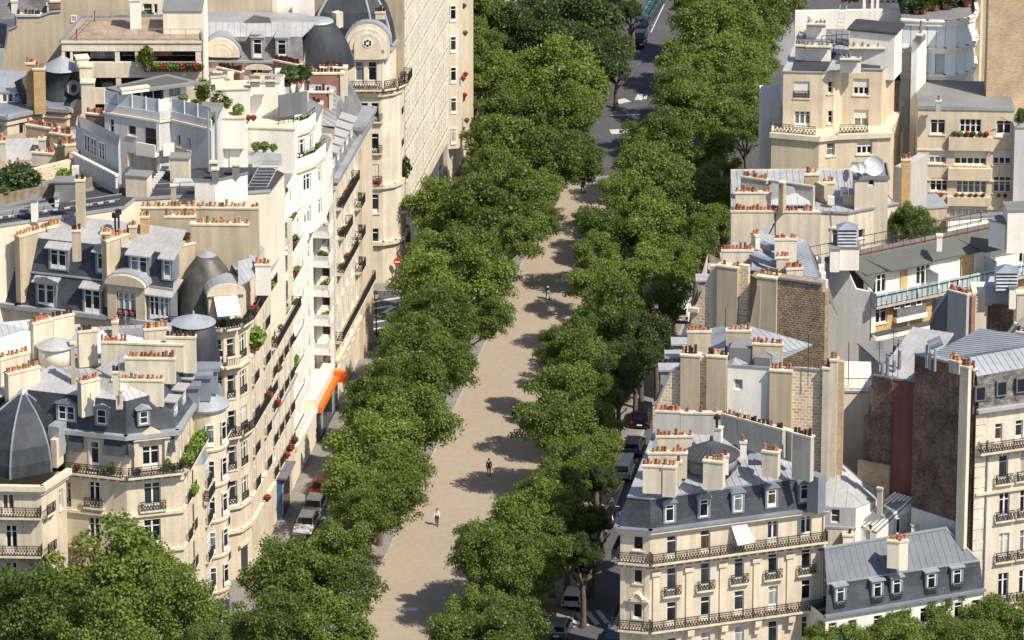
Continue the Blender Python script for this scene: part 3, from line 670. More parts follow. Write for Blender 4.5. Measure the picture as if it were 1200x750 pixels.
def hip_house():
    z = 16.0; A, B, C = GP(z, (950, 593), (1003, 595.5), (1035, 582)); ap = G(985, 540, 18.3); D = U(C, -1.5, 5); E = U(A, 1, 7)
    b = Bld('house', 'small courtyard house under a pale hipped zinc roof right of the slate corner building', 'building', A)
    b.walls([A, B, C, D, E], z-.1, 0, 'wall_blue', {0: [(978.6, 613, 10, 16, 'ce'), (998.5, 611, 6, 15, 'ce')]}, ms={1: 'paint_white', 0: 'wall_blue'})
    pl = Pl(A, B); b.band([A, B], pl.hit(985, 617)[1]-.2, pl.hit(985, 617)[1], .15, 'zinc', 'string_course'); mb = MB(); mb.obox(A, B, 0, pl.hit(985, 617)[1]-.21, .1, 0); b.add('lower_wall', mb, 'plaster_cream')
    def Z(p, zz): return Vector((p.x, p.y, zz))
    for P, Q in ((A, B), (B, C), (C, D), (E, A)): b.poly('zinc_slope', [Z(P, z), Z(Q, z), ap], 'zinc_light', .1, True, sp=1.1)
    # lean-to with white battens and a double skylight
    q = [G(1047, 577, 16.4), G(1070, 584, 16.4), G(1027, 624, 13.7), G(1001, 614, 14.2)]; o = b.poly('lean_to_roof', q, 'roof_grey', .15)
    mb = MB()
    for i in range(6):
        f = (i+.6)/6; p0 = q[0].lerp(q[1], f); p1 = q[3].lerp(q[2], f); up = Vector((0, 0, .1)); e = (q[1]-q[0]).normalized()*.1
        mb.prism([p1-e, p1+e, p0+e, p0-e], [p1-e+up, p1+e+up, p0+e+up, p0-e+up])
    b.add('roof_battens', mb, 'paint_white', parent=o, kind='stuff')
    for f0, f1 in ((.22, .48), (.54, .8)):
        r = [q[3].lerp(q[2], f0).lerp(q[0].lerp(q[1], f0), .32), q[3].lerp(q[2], f1).lerp(q[0].lerp(q[1], f1), .32), q[3].lerp(q[2], f1).lerp(q[0].lerp(q[1], f1), .58), q[3].lerp(q[2], f0).lerp(q[0].lerp(q[1], f0), .58)]
        up = Vector((0, 0, .25)); mb = MB(); mb.prism([p-up for p in r], [p+up for p in r]); f = b.add('skylight', mb, 'zinc_blue'); r2 = [p.lerp((r[0]+r[2])/2, .16) for p in r]; mb = MB(); mb.prism(r2, [p+Vector((0, 0, .28)) for p in r2]); b.add('pane', mb, 'glass_aqua', parent=f)
    mb = MB(); mb.prism([(p.x, p.y, 0) for p in (q[3], q[2], q[1], q[0])], [(p.x, p.y, p.z-.16) for p in (q[3], q[2], q[1], q[0])]); b.add('lean_to', mb, 'paint_white')
    p2 = Pl(q[2], q[1]); t, zz = p2.hit(1051, 625); b.window(Pl(q[2]+p2.n*.1, q[1]+p2.n*.1), t, zz, .5, 1.5, 'de', -.02)
    # little glass lean-to
    r = [G(1055, 604, 15), G(1067, 602, 15), G(1088, 622, 13), G(1075, 627, 13)]; b.poly('glazed_roof', r, 'glass_aqua', .1, True, sp=.5)
    mb = MB(); mb.prism([(p.x, p.y, 0) for p in (r[3], r[2], r[1], r[0])], [(p.x, p.y, p.z-.14) for p in (r[3], r[2], r[1], r[0])]); b.add('porch_wall', mb, 'plaster_cream')
    b.chim(1068, 615, 1074, 615, 14.6, 3, 0, .5, 'paint_white'); b.chim(988, 627, 1000, 627, 13.8, 4, 1, .8, 'paint_white', 'pot_dark'); b.chim(1000, 616, 1020, 621, 13.9, 1, 5, .5, 'plaster_grey', 'pot_dark', ph=.35)
hip_house()
def cream_annex():
    A, B = GP(23.5, (989, 457.5), (1022, 458)); pl = Pl(A, B)
    b = Bld('house', 'plain cream blind wall with a small railed roof between rubble wall and brick wall', 'building', A)
    mb = MB(); mb.prism([(p.x, p.y, 0) for p in (A, B, B-pl.n*8, A-pl.n*8)], [(p.x, p.y, 23.3) for p in (A, B, B-pl.n*8, A-pl.n*8)]); b.add('wall', mb, 'paint_pale')
    b.band([A, B], 23.3, 23.5, .08, 'zinc', 'coping'); link('railing', rail_mesh(round(pl.len, 2), 1.1, .6, False), b.r, pl.pt(0, 23.5, -.2)-b.o, pl.rz)
    q = G(994, 445, 24); mb = MB(); mb.tube((q.x, q.y, 23), (q.x, q.y, 27.6), .05, 4); b.add('aerial', mb, 'iron')
cream_annex()
def Z2(p, zz): return Vector((p.x, p.y, zz))
def mid_walls():
    # R2: tan chimney walls with white blind wall
    z = 28.0; A, B = GP(z, (765, 413), (989, 428)); pl = Pl(A, B)
    b = Bld('apartment_building', 'zinc roofed building with a white one window wall between tan chimney flues', 'building', A)
    def seg(x0, y0, x1, m, out=0, bot=0, th=.5, name='party_wall'):
        t0 = pl.hit(x0, y0)[0]; t1 = pl.hit(x1, y0)[0]; zt = pl.hit((x0+x1)/2, y0)[1]; mb = MB(); mb.obox(pl.pt(t0, 0), pl.pt(t1, 0), bot, zt, out, th); b.add(name, mb, m); return t0, t1, zt
    t, zz = pl.hit(865, 456.5); tA, tB = pl.hit(852.5, 430)[0], pl.hit(903, 430)[0]; wl = Pl(pl.pt(tA, 0), pl.pt(tB, 0))
    b.grid(wl, [wl.hit(865, 457)[0]], [wl.hit(865, 457)[1]], .8, .95, 'ce', 0, pl.hit(878, 430)[1], 'paint_white', 'party_wall')
    b.band([wl.a, wl.b], pl.hit(878, 430)[1], pl.hit(878, 430)[1]+.15, .1, 'zinc', 'coping')
    seg(821, 418, 829, 'rubble_pale'); seg(929, 433, 965, 'rubble_pale'); b.band([pl.pt(pl.hit(929, 433)[0], 0), pl.pt(pl.hit(965, 433)[0], 0)], pl.hit(947, 433)[1], pl.hit(947, 433)[1]+.15, .1, 'zinc', 'coping')
    def cz(x, y): return pl.hit(x, y)[1]
    def flue(x0, x1, y, n, pot, h=28, out=.45, m='plaster_tan', ph=.5):
        t0, t1 = pl.hit(x0, y)[0], pl.hit(x1, y)[0]; zt = cz((x0+x1)/2, y); a, c = pl.pt(t0, 0, out), pl.pt(t1, 0, out); p = P2(a, zt); q = P2(c, zt); b.chim(p[0], p[1], q[0], q[1], zt, h, n, out+.5, m, pot, ph)
    flue(798.5, 821, 414, 6, 'pot_dark'); flue(829, 852, 415, 6, 'pot_dark'); flue(903, 929, 432, 6, 'terracotta'); flue(965, 973, 429, 2, 'terracotta', out=.5, m='plaster_cream'); flue(973.3, 982, 420, 2, 'pot_ochre', out=.35, m='plaster_cream')
    seg(982, 424, 989, 'brick_beige')
    # stone gable beside the street
    P = [pl.hit(x, y) for x, y in ((765, 474), (771, 470), (787, 434), (798.4, 429))]; mb = MB(); pts = [(P[0][0], 0), (P[3][0], 0)]+[(t, z_) for t, z_ in reversed(P)]
    mb.prism([pl.pt(t, z_, -.5) for t, z_ in pts][::-1], [pl.pt(t, z_, 0) for t, z_ in pts][::-1]); b.add('gable_wall', mb, 'rubble_pale')
    mb = MB()
    for (t0, z0), (t1, z1) in zip(P, P[1:]): mb.tube(pl.pt(t0, z0, .02), pl.pt(t1, z1, .02), .13, 5)
    b.add('coping', mb, 'zinc')
    bk = 13; b.walls([A, B, U(B, -.6, 2), U(B, -7, 4), U(A, 1.8, bk)], 22.5, 0, 'plaster_cream', skip=(0,))
    e0 = pl.pt(.1, 22.6, -.5); e1 = pl.pt(.1, 22.6, -bk); s0 = pl.pt(2.2, 26.2, -.5); s1 = pl.pt(2.2, 26.2, -bk)
    b.poly('slate_slope', [e0, s0, s1, e1], 'slate'); 
    for dd in (2.2, 5.6, 9): q = pl.pt(.35, 23.0, -dd); mb = MB(); mb.box(q.x, q.x+1.7, q.y-.1, q.y+1.4, 23, 25.5); d_ = b.add('dormer', mb, 'zinc'); mb = MB(); mb.box(q.x-.2, q.x+1.9, q.y-.3, q.y+1.6, 25.5, 25.65); b.add('dormer_roof', mb, 'zinc_light', parent=d_)
    r = [pl.pt(2.2, 26.2, -.5), pl.pt(7, 26.9, -.5), pl.pt(7.2, 28.6, -7), pl.pt(2.2, 26.4, -11)]; b.poly('zinc_slope', r, 'zinc', .12, True)
    b.poly('zinc_slope', [pl.pt(7, 26.9, -.5), pl.pt(9.5, 27, -.5), pl.pt(13, 26.6, -8.5), pl.pt(7.2, 28.6, -7)], 'zinc', .12, True)
    b.poly('zinc_slope', [pl.pt(9.5, 26.4, -.5), pl.pt(pl.len-.3, 26.3, -.5), Z2(U(B, -1, 1.8), 26.3), Z2(U(B, -6, 4), 26.3), pl.pt(9, 26.3, -8)], 'zinc', .12, True)
    b.blk('roof_box', 855, 407, 882, 409, 28.2, 1.6, 2.5, 'roof_grey'); b.blk('roof_box', 885, 405, 905, 416, 28, 1.6, .8, 'zinc'); b.blk('roof_box', 884, 418, 902, 420, 27.9, 1.2, 1.2, 'roof_grey')
    b.chim(805.6, 388, 833, 388, 28.6, 2.5, 6, .6, 'plaster_tan'); b.chim(851, 387, 880, 387.5, 28.8, 2.5, 6, .6, 'plaster_tan'); b.chim(882, 402, 917, 403.5, 28.8, 3.4, 8, .6, 'plaster_tan')
    for x, y, h in ((947, 432, 3.2), (850, 388, 2.2)): q = G(x, y, 27.6); mb = MB(); mb.tube((q.x, q.y, 26), (q.x, q.y, 27.6+h), .04, 4); b.add('aerial', mb, 'iron')
    # R3
    z = 26.5; A, B = GP(z, (809, 312), (969, 334)); pl = Pl(A, B)
    b = Bld('apartment_building', 'zinc roofed building with a tall rubble stone blind wall beside a tan flue', 'building', A)
    def cz(x, y): return pl.hit(x, y)[1]
    def seg(x0, y0, x1, m, out=0, th=.5): 
        t0 = pl.hit(x0, y0)[0]; t1 = pl.hit(x1, y0)[0]; zt = cz((x0+x1)/2, y0); mb = MB(); mb.obox(pl.pt(t0, 0), pl.pt(t1, 0), 0, zt, out, th); b.add('party_wall', mb, m)
    def flue(x0, x1, y, n, pot, h=28, out=.45, m='plaster_tan'):
        t0, t1 = pl.hit(x0, y)[0], pl.hit(x1, y)[0]; zt = cz((x0+x1)/2, y); a, c = pl.pt(t0, 0, out), pl.pt(t1, 0, out); p = P2(a, zt); q = P2(c, zt); b.chim(p[0], p[1], q[0], q[1], zt, h, n, out+.5, m, pot)
    flue(842, 866, 310.5, 6, 'terracotta', 26, .4, 'plaster_cream' if 0 else 'plaster_tan'); seg(866, 311, 877, 'rubble_pale'); seg(832, 312, 842, 'plaster_cream')
    flue(891, 914, 321, 6, 'terracotta', 26, .9, 'plaster_tan'); seg(914, 326, 966, 'rubble', .6); seg(965.5, 340, 969.5, 'rubble', .55)
    t0, t1 = pl.hit(917, 327)[0], pl.hit(966, 327)[0]; b.band([pl.pt(t0, 0, .6), pl.pt(t1, 0, .6)], cz(940, 327.5), cz(940, 327.5)+.18, .15, 'zinc_blue', 'coping')
    mb = MB(); tt0, tt1 = pl.hit(877, 320)[0], pl.hit(891, 320)[0]; mb.obox(pl.pt(tt0, 0, -2.5), pl.pt(tt1, 0, -2.5), 0, 25.2, 0, .4); b.add('recess_wall', mb, 'paint_white'); wl = Pl(pl.pt(tt0, 0, -2.5), pl.pt(tt1, 0, -2.5))
    b.window(wl, wl.len*.75, 20.5, .5, 1.5, 'de', -.02)
    mb = MB(); P = [pl.hit(x, y) for x, y in ((880, 392), (894, 392), (896, 330), (892, 330))]; mb.prism([pl.pt(t, z_, 0) for t, z_ in P][::-1], [pl.pt(t, z_, 1.0) for t, z_ in P][::-1]); b.add('buttress', mb, 'plaster_tan')
    P = [pl.hit(x, y) for x, y in ((809.5, 360), (815, 358), (832, 320))]; mb = MB(); pts = [(P[0][0], 0), (P[2][0], 0), (P[2][0], P[2][1])]+[(P[1][0], P[1][1]), (P[0][0], P[0][1])]
    mb.prism([pl.pt(t, z_, -.5) for t, z_ in pts][::-1], [pl.pt(t, z_, 0) for t, z_ in pts][::-1]); b.add('gable_wall', mb, 'rubble_pale'); b.band([pl.pt(0, 0), pl.pt(.8, 0)], P[0][1]-.4, P[0][1], .25)
    bk = 17; b.walls([A, B, U(B, -1.5, 8), U(A, 2.2, bk)], 21.8, 0, 'plaster_cream', skip=(0,))
    b.poly('slate_slope', [pl.pt(.2, 21.8, -.5), pl.pt(2.2, 25.8, -.5), pl.pt(2.2, 25.8, -bk), pl.pt(.2, 21.8, -bk)], 'slate')
    for dd in (1.5, 4.7, 8, 11): q = pl.pt(.3, 22.3, -dd); mb = MB(); mb.box(q.x, q.x+1.8, q.y-.1, q.y+1.4, 22.3, 24.6); d_ = b.add('dormer', mb, 'zinc'); mb = MB(); mb.box(q.x-.3, q.x+1.9, q.y-.3, q.y+1.6, 24.6, 24.75); b.add('dormer_roof', mb, 'zinc_light', parent=d_)
    m1, m2 = G(886, 270, 27.6), G(880, 318, 26.2)
    b.poly('zinc_slope', [pl.pt(2.2, 25.8, -.5), Vector((m2.x, m2.y, 26.4)), Vector((m1.x, m1.y, 27.4)), pl.pt(2.2, 25.8, -bk+1)], 'zinc', .12, True)
    rr0, rr1 = G(958, 325, 25.6), G(945, 281, 25.6)
    b.poly('zinc_slope', [Vector((m2.x, m2.y, 26.4)), rr0, rr1, Vector((m1.x, m1.y, 27.4))], 'zinc', .12, Vector((.9, -.45, 0)))
    e0, e1 = G(962, 331, 24.2) , G(961, 316, 22.6)
    b.poly('slate_slope', [rr0+Vector((0, 0, -.02)), rr0+Vector((1.9, -.3, -3.6)), rr1+Vector((1.9, -.3, -3.6)), rr1+Vector((0, 0, -.02))], 'slate_grey')
    for i in range(4): q = rr0.lerp(rr1, .2+.2*i)+Vector((.95, -.1, -1.6)); mb = MB(); mb.box(q.x-.2, q.x+.25, q.y-.35, q.y+.35, q.z-.7, q.z+.6); b.add('window', mb, 'frame_white')
    for x, y, w_ in ((878, 298, 14), (893, 303, 16), (888, 284, 14)): b.blk('roof_hatch', x, y, x+w_, y+w_*.35, 27.2, .5, .7, 'zinc_blue')
    b.chim(846, 293, 883, 293, 27.4, 2.4, 9, .6); b.chim(885.5, 276, 891, 275, 28.4, 1.4, 3, .8); b.chim(908, 280, 934, 280, 28.2, 2.6, 8, .7, 'plaster_cream'); b.chim(910, 301.6, 925, 301.6, 27.8, 1.9, 5, .7, 'plaster_cream'); b.chim(922, 315, 941, 314, 27.0, 1.6, 6, .7, 'plaster_cream')
    # R4
    z = 22.0; A, M, M2, C = GP(z, (857, 247), (962, 248), (994, 249), (1052, 238)); pl = Pl(A, M)
    b = Bld('apartment_building', 'cream building with a long row of orange chimney pots over its windowless wall', 'building', A)
    Ab, Cb = A-pl.n*13, U(C, -3, 11)
    b.walls([A, M, M2, C, Cb, Ab], z-.1, 0, 'plaster_cream', {1: [(982, 290, 14, 20, 'fo')], 2: [(1009.5, 279, 7, 10, 'c'), (1037.5, 276, 6.5, 12, 'c')]}, ms={0: 'plaster_tan', 1: 'paint_pale', 2: 'plaster_cream'})
    b.chim(857, 247, 908, 247, 22.1, 6, 12, .5, 'plaster_cream'); b.chim(909.5, 247.3, 962, 248, 22.1, 6, 12, .5, 'plaster_cream')
    b.band([M, M2, C], z-.1, z+.1, .12, 'zinc', 'coping'); b.band([M], 0, 0, 0)if 0 else None
    b.poly('flat_roof', [Vector((p.x, p.y, z-.25)) for p in (A, M, M2, C, Cb, Ab)], 'zinc_light', .1, Vector((0, -1, 0)))
    p2 = Pl(M2, C)
    for zz in (13.5, 17.2): pass
    for i in range(10): mb = MB(); q = p2.pt(p2.len-.2, 12+i*.95); mb.obox(p2.pt(p2.len-(.7 if i % 2 else .45), 0), p2.pt(p2.len+.05, 0), 12+i*.95, 12.85+i*.95, .06, .02); b.add('quoin', mb, 'trim')
    b.chim(862, 225.5, 903.6, 225.5, 23.8, 2.6, 9, .6, 'plaster_cream')
    P0, P1 = GP(24.0, (868, 207), (953, 219)); pw = Pl(P0, P1); mb = MB(); mb.obox(P0, P1, 21, 24, 0, .5); b.add('parapet_wall', mb, 'plaster_grey'); b.band([P0, P1], 24, 24.15, .12, 'trim', 'coping')
    b.chim(869, 206, 898, 210.5, 24.4, .5, 8, .5, 'plaster_grey')
    b.poly('zinc_slope', [G(885, 240, 22.2), G(950, 240, 22.2), G(945, 222, 23.4), G(905, 214, 24.3)], 'zinc', .1, True); b.chim(912.5, 213, 918, 214, 25.2, 3.2, 0, .6, 'brick_beige')
    b.chim(943, 204, 960, 204, 24.4, 3, 3, 1.0, 'brick_beige'); b.chim(965, 214, 978, 214, 23.6, 2, 3, 1.0, 'plaster_cream'); b.blk('wall_block', 944, 208, 966, 218, 23.6, 2, .5, 'plaster_tan')
    b.blk('ac_unit', 985, 221, 993, 221, 23.4, .8, .5, 'shutter'); b.blk('ac_unit', 970, 231, 978, 231, 22.9, .8, .5, 'shutter')
    b.blk('roof_block', 988, 228, 1007, 231, 22.9, 1.1, 1.6, 'plaster_tan', top='zinc'); b.blk('roof_block', 1007.4, 231.5, 1025, 233, 22.8, 1.0, 1.6, 'plaster_tan', top='zinc'); b.chim(1008, 229, 1023, 230.5, 23.1, .5, 6, .4, 'plaster_tan')
    # satellite block
    A, B = GP(25.2, (1002, 207), (1041, 207)); pl = Pl(A, B); b2 = Bld('rooftop_block', 'small rendered roof block carrying white satellite dishes', 'building', A)
    b2.grid(pl, [pl.hit(1021, 218)[0]], [pl.hit(1021, 218)[1]], .6, .7, 'de', 10, 25, 'plaster_cream'); b2.walls([A, B, B-pl.n*4, A-pl.n*4], 25, 10, 'plaster_cream', skip=(0,)); b2.band([A, B, B-pl.n*4, A-pl.n*4], 24.9, 25.3, .15, 'roof_grey', 'parapet', True)
    b2.poly('flat_roof', [Vector((p.x, p.y, 25.05)) for p in (A, B, B-pl.n*4, A-pl.n*4)], 'roof_grey', .1)
    for x, y, r in ((1025, 194, 1.0), (1010, 197, .52), (1003, 197, .42), (993, 206, .62)):
        q = G(x, y, 26.2); q.y += 1.0; q = G(x, y, 26.2); mb = MB(); n = Vector((-.25, -.95, .25)).normalized() if r != .62 else Vector((-.9, -.4, .2)).normalized(); u = n.orthogonal().normalized(); v = n.cross(u); N_ = 20
        for k in range(3):
            r0, r1 = r*k/3, r*(k+1)/3; d0, d1 = .28*r*(k/3)**2, .28*r*((k+1)/3)**2
            for i in range(N_):
                a, c = 2*PI*i/N_, 2*PI*(i+1)/N_; P = lambda rr, aa, dd: q+u*rr*math.cos(aa)+v*rr*math.sin(aa)+n*dd
                mb.face([P(r0, a, d0), P(r1, a, d1), P(r1, c, d1), P(r0, c, d0)] if k else [P(0, 0, 0), P(r1, a, d1), P(r1, c, d1)])
        mb.tube(q, q+n*r*.8, .03, 4); mb.tube(q-n*.05, (q.x-n.x*.2, q.y-n.y*.3, 25.0 if r != .62 else 23), .05, 5)
        d = thing('satellite_dish', {1.0: 'large white satellite dish on the rendered roof block', .52: 'middle sized white satellite dish left of the large one', .42: 'small white satellite dish at the left end of the roof block', .62: 'grey satellite dish turned edge on beside the roof block'}[r], 'satellite dish', q, 'satellite dishes on the roof')
        mb.v = [(x_-q.x, y_-q.y, z_-q.z) for x_, y_, z_ in mb.v]; link('dish', mb.mesh('dish', 'cloth_white' if r != .62 else 'zinc', True), d)
def P2(p, z):                                              # place -> photo pixel (survey only)
    zc = p.y*ct-(z-HC)*st; return (600+F*p.x/zc, 375-F*(p.y*st+(z-HC)*ct)/zc)
mid_walls()
# ------------------------------------------------------------------ upper right blocks
def Z(p, zz): return Vector((p.x, p.y, zz))
def shrub(b, p, r, m='leaf', n=260, name='shrub', parent=None, sq=.8, leaf=.16):
    """small leafy plant made of many leaf faces"""
    vs = []; fs = []
    rs = random.Random(hash((round(p[0], 2), round(p[1], 2))) & 0xffff)
    for i in range(n):
        d = Vector((rs.gauss(0, 1), rs.gauss(0, 1), rs.gauss(0, 1))).normalized()*r*rs.uniform(.55, 1.05); d.z *= sq
        c = Vector(p)+d+Vector((0, 0, r*sq)); u = Vector((rs.gauss(0, 1), rs.gauss(0, 1), rs.gauss(0, .6))).normalized(); v = u.orthogonal().normalized()
        k = len(vs); s_ = leaf*rs.uniform(.7, 1.3); vs += [c-u*s_-v*s_*.6, c+u*s_-v*s_*.6, c+u*s_+v*s_*.6, c-u*s_+v*s_*.6]; fs.append((k, k+1, k+2, k+3))
    mb = MB(); mb.v = [tuple(x) for x in vs]; mb.f = fs
    if b is None: return mb
    return b.add(name, mb, m, parent=parent)
NP = {}
def plant(p, r, kind='green', pot=True, h=None):
    """top-level potted plant / flower box on a balcony or roof"""
    lab, m = {'green': ('leafy green potted plant', 'leaf_bright'), 'dark': ('dark green potted shrub', 'leaf_dark'), 'red': ('pot of red geraniums', 'red_flower'), 'pink': ('box of pink flowers', 'pink_flower'), 'purple': ('dark purple leaved shrub', 'leaf_purple'), 'mid': ('bushy green potted shrub', 'leaf')}[kind]
    t = thing('potted_plant', lab+' '+PL['where'], 'plant', p, PL['group'])
    pr = r*.45
    mb = MB(); mb.ring(0, 0, 0, pr*.75, pr*1.1, pr, 8); link('pot', mb.mesh('pot', random.choice(('terracotta', 'terracotta', 'roof_grey'))), t)
    def mk():
        mb = shrub(None, Vector((0, 0, 0)), 1.0, n=170, leaf=.2); return mb.mesh('foliage', 'leaf_dark' if kind in ('red', 'pink') else m)
    f = link('foliage', cached(('plant', kind), mk), t, (0, 0, pr*1.0)); f.scale = (r, r, h or r); f.rotation_euler.z = random.uniform(0, 6)
    if kind in ('red', 'pink'):
        def mk2():
            mb = shrub(None, Vector((0, 0, .1)), 1.05, n=70, leaf=.2); return mb.mesh('flowers', m)
        f = link('flowers', cached(('flow', kind), mk2), t, (0, 0, pr*1.0)); f.scale = (r, r, r)
PL = {'where': 'on a balcony', 'group': 'balcony plants'}
def near_modern():
    z = 24.5; A, M, C = GP(z, (918, 84), (987, 80.5), (1035, 82)); 
    c0, c1, c2 = G(965, 85, z), G(978, 84.3, z), G(984, 82.5, z)
    b = Bld('apartment_building', 'beige flat roofed modern building with half lowered white blinds and cluttered black roof deck', 'building', A)
    pl = Pl(A, c0); C = G(1034, 81.5, z); Cb, Ab = G(1049, 66, z), G(937, 38, z); 
    W0 = [(939.4, 115, 18, 19, 'bg'), (940, 149, 18, 18, 'f')]
    W1 = [(1009, 111.6, 18, 19, 'h'), (1009, 149, 17.5, 21, 'h')]
    b.walls([A, c0, c1, c2, M, C, Cb, Ab], z-.02, 0, 'stone_warm', {0: W0, 1: [(973, 110, 5.5, 14, 'c'), (973, 145, 5.5, 15, 'c')], 4: W1}, rec=.3)
    ring = [A, c0, c1, c2, M, C, Cb, Ab]; b.band(ring, z-.018, z+.12, .12, 'zinc', 'coping', True)
    b.poly('flat_roof', [Z(p, z-.15) for p in (A, M, C, Cb, Ab)], 'zinc_light', .1)
    b.poly('roof_deck', [G(928, 82, z-.02), G(968, 82, z-.02), G(980, 61, z-.02), G(934, 61, z-.02)], 'bitumen', .1); b.poly('roof_deck', [G(988, 78, z-.02), G(1031, 80, z-.02), G(1036, 66, z-.02), G(990, 64, z-.02)], 'bitumen', .1)
    b.poly('roof_deck', [G(940, 47, z-.02), G(995, 50, z-.02), G(995, 34, z-.02), G(944, 34, z-.02)], 'roof_grey', .1)
    # lower, wider storeys
    zl = 18.4; A0, B0, B1, C0 = GP(zl, (904, 155), (960, 160), (980, 157.5), (1044, 155)); 
    b.walls([A0, B0, B1, C0, U(C0, 1.5, 7), U(A0, .5, 9)], zl-.02, 0, 'stone_warm', {1: [(973.5, 183, 9, 15, 'c')], 2: [(1013, 181, 18, 18, 'h')]}, rec=.3)
    pls = [Pl(A0, B0), Pl(B0, B1), Pl(B1, C0)]
    b.poly('terrace', [Z(p, zl) for p in (A0, B0, B1, C0, U(C0, 1.5, 7), U(A0, .5, 9))], 'trim', .15); b.band([A0, B0, B1, C0], zl-.5, zl+.02, .3, 'trim', 'cornice')
    for pl_, t0, t1 in ((pls[0], .3, 4.6), (pls[2], .4, 3.3)): link('railing', rail_mesh(round(t1-t0, 2), .95, .18), b.r, pl_.pt(t0, zl, -.2)-b.o, pl_.rz)
    b.blk('side_wall', 892, 117, 916, 117, 20.5, 12, 5, 'paint_grey')
    # roof clutter
    def cp(x0, y0, x1, h, n=0): 
        b.blk('roof_stack', x0, y0, x1, y0+.5, 26.0, h, .8, 'paint_white'); b.chim(x0+.5, y0-1.5, x1-.5, y0-1, 26.45, .42, 5, .7, 'roof_grey', 'roof_grey', .3)
    cp(945, 29, 968, 2.2); cp(932, 54, 944, 1.6); cp(944, 55, 974, 1.6); cp(984.5, 70, 1009, 1.4); cp(995, 57, 1042, 1.3)
    P0, P1 = GP(28.2, (996, 33), (1048.5, 38)); pp = Pl(P0, P1); ring = [P0, P1, P1-pp.n*3.2, P0-pp.n*3.2]; b.walls(ring, 28, 23, 'paint_white'); b.band(ring, 28, 28.2, .25, 'bitumen', 'roof_edge', True); b.poly('penthouse_roof', [Z(p, 28.22) for p in ring], 'bitumen', .1)
    for x in (1000, 1004, 1008, 1012): q = G(x, 54, 24.5); mb = MB(); mb.ring(q.x, q.y, 24.4, .14, 26.6+random.uniform(-.5, .6), .12, 8); b.add('flue_pipe', mb, 'trim')
    for x in (1012.5, 1022, 1028): q = G(x, 22, 27.6); mb = MB(); mb.box(q.x-.16, q.x+.16, q.y-.1, q.y+.1, 25, 30.2); mb.tube((q.x, q.y+.3, 24), (q.x, q.y+.3, 30.6), .05, 5); b.add('antenna_panel', mb, 'paint_white')
    for i, (x0, y0, x1, y1) in enumerate(((977, 57, 995, 58), (963, 47, 980, 47), (980, 45, 1000, 46))): p0, p1 = G(x0, y0, 25), G(x1, y1, 25); q = Pl(p0, p1); link('railing', rail_mesh(round(q.len, 2), 1.2, .5, False), b.r, q.pt(0, 24.3)-b.o, q.rz)
    q = G(981, 52, 24.4); mb = MB()
    for s_ in (-.35, .35): mb.tube((q.x+s_, q.y, 24.3), (q.x+s_+.8, q.y+3.5, 27.6), .04, 5)
    for i in range(9): f = i/9; mb.tube((q.x-.35+.8*f, q.y+3.5*f, 24.4+3.2*f), (q.x+.35+.8*f, q.y+3.5*f, 24.4+3.2*f), .03, 4)
    b.add('ladder', mb, 'metal_rail')
    # recessed bays with small balconies to the right
    R0, R1 = GP(22.4, (1048, 50), (1075, 52)); pr = Pl(R0, R1); b2 = Bld('apartment_building', 'narrow recessed beige bay stacked with small planted balconies between two modern buildings', 'building', R0)
    hz = lambda x, y: pr.hit(x, y)[1]
    b2.walls([R0, R1, R1-pr.n*6, R0-pr.n*6], 22.3, 0, 'stone_warm', {0: [(1061, 83, 16, 16, 'h'), (1055, 128, 8, 24, 's'), (1065, 126, 7, 24, 's'), (1066, 150, 8, 15, 'f'), (1054, 150, 6, 12, 'f'), (1066, 180, 8, 15, 'f')]}); b2.band([R0, R1], 22.3, 22.5, .15, 'zinc', 'coping')
    for y, t0, t1 in ((91, 0, pr.len), (126, pr.len*.5, pr.len), (161, .2*pr.len, pr.len), (196, 0, pr.len*.8)):
        zz = hz(1062, y); b2.balcony(pr, t0, t1, zz, 1.3, brackets=False)
        PL.update(where='on the small balconies of the recessed beige bay', group='plants on the recessed bay balconies')
        for k in range(4): plant(pr.pt(t0+.3+(t1-t0-.5)*k/3.2, zz, 1.0), random.uniform(.28, .42), random.choice(('green', 'mid', 'red', 'dark')))
    p0, p1 = G(1016, 148, 17.6), G(1033, 150, 17.6)
near_modern()
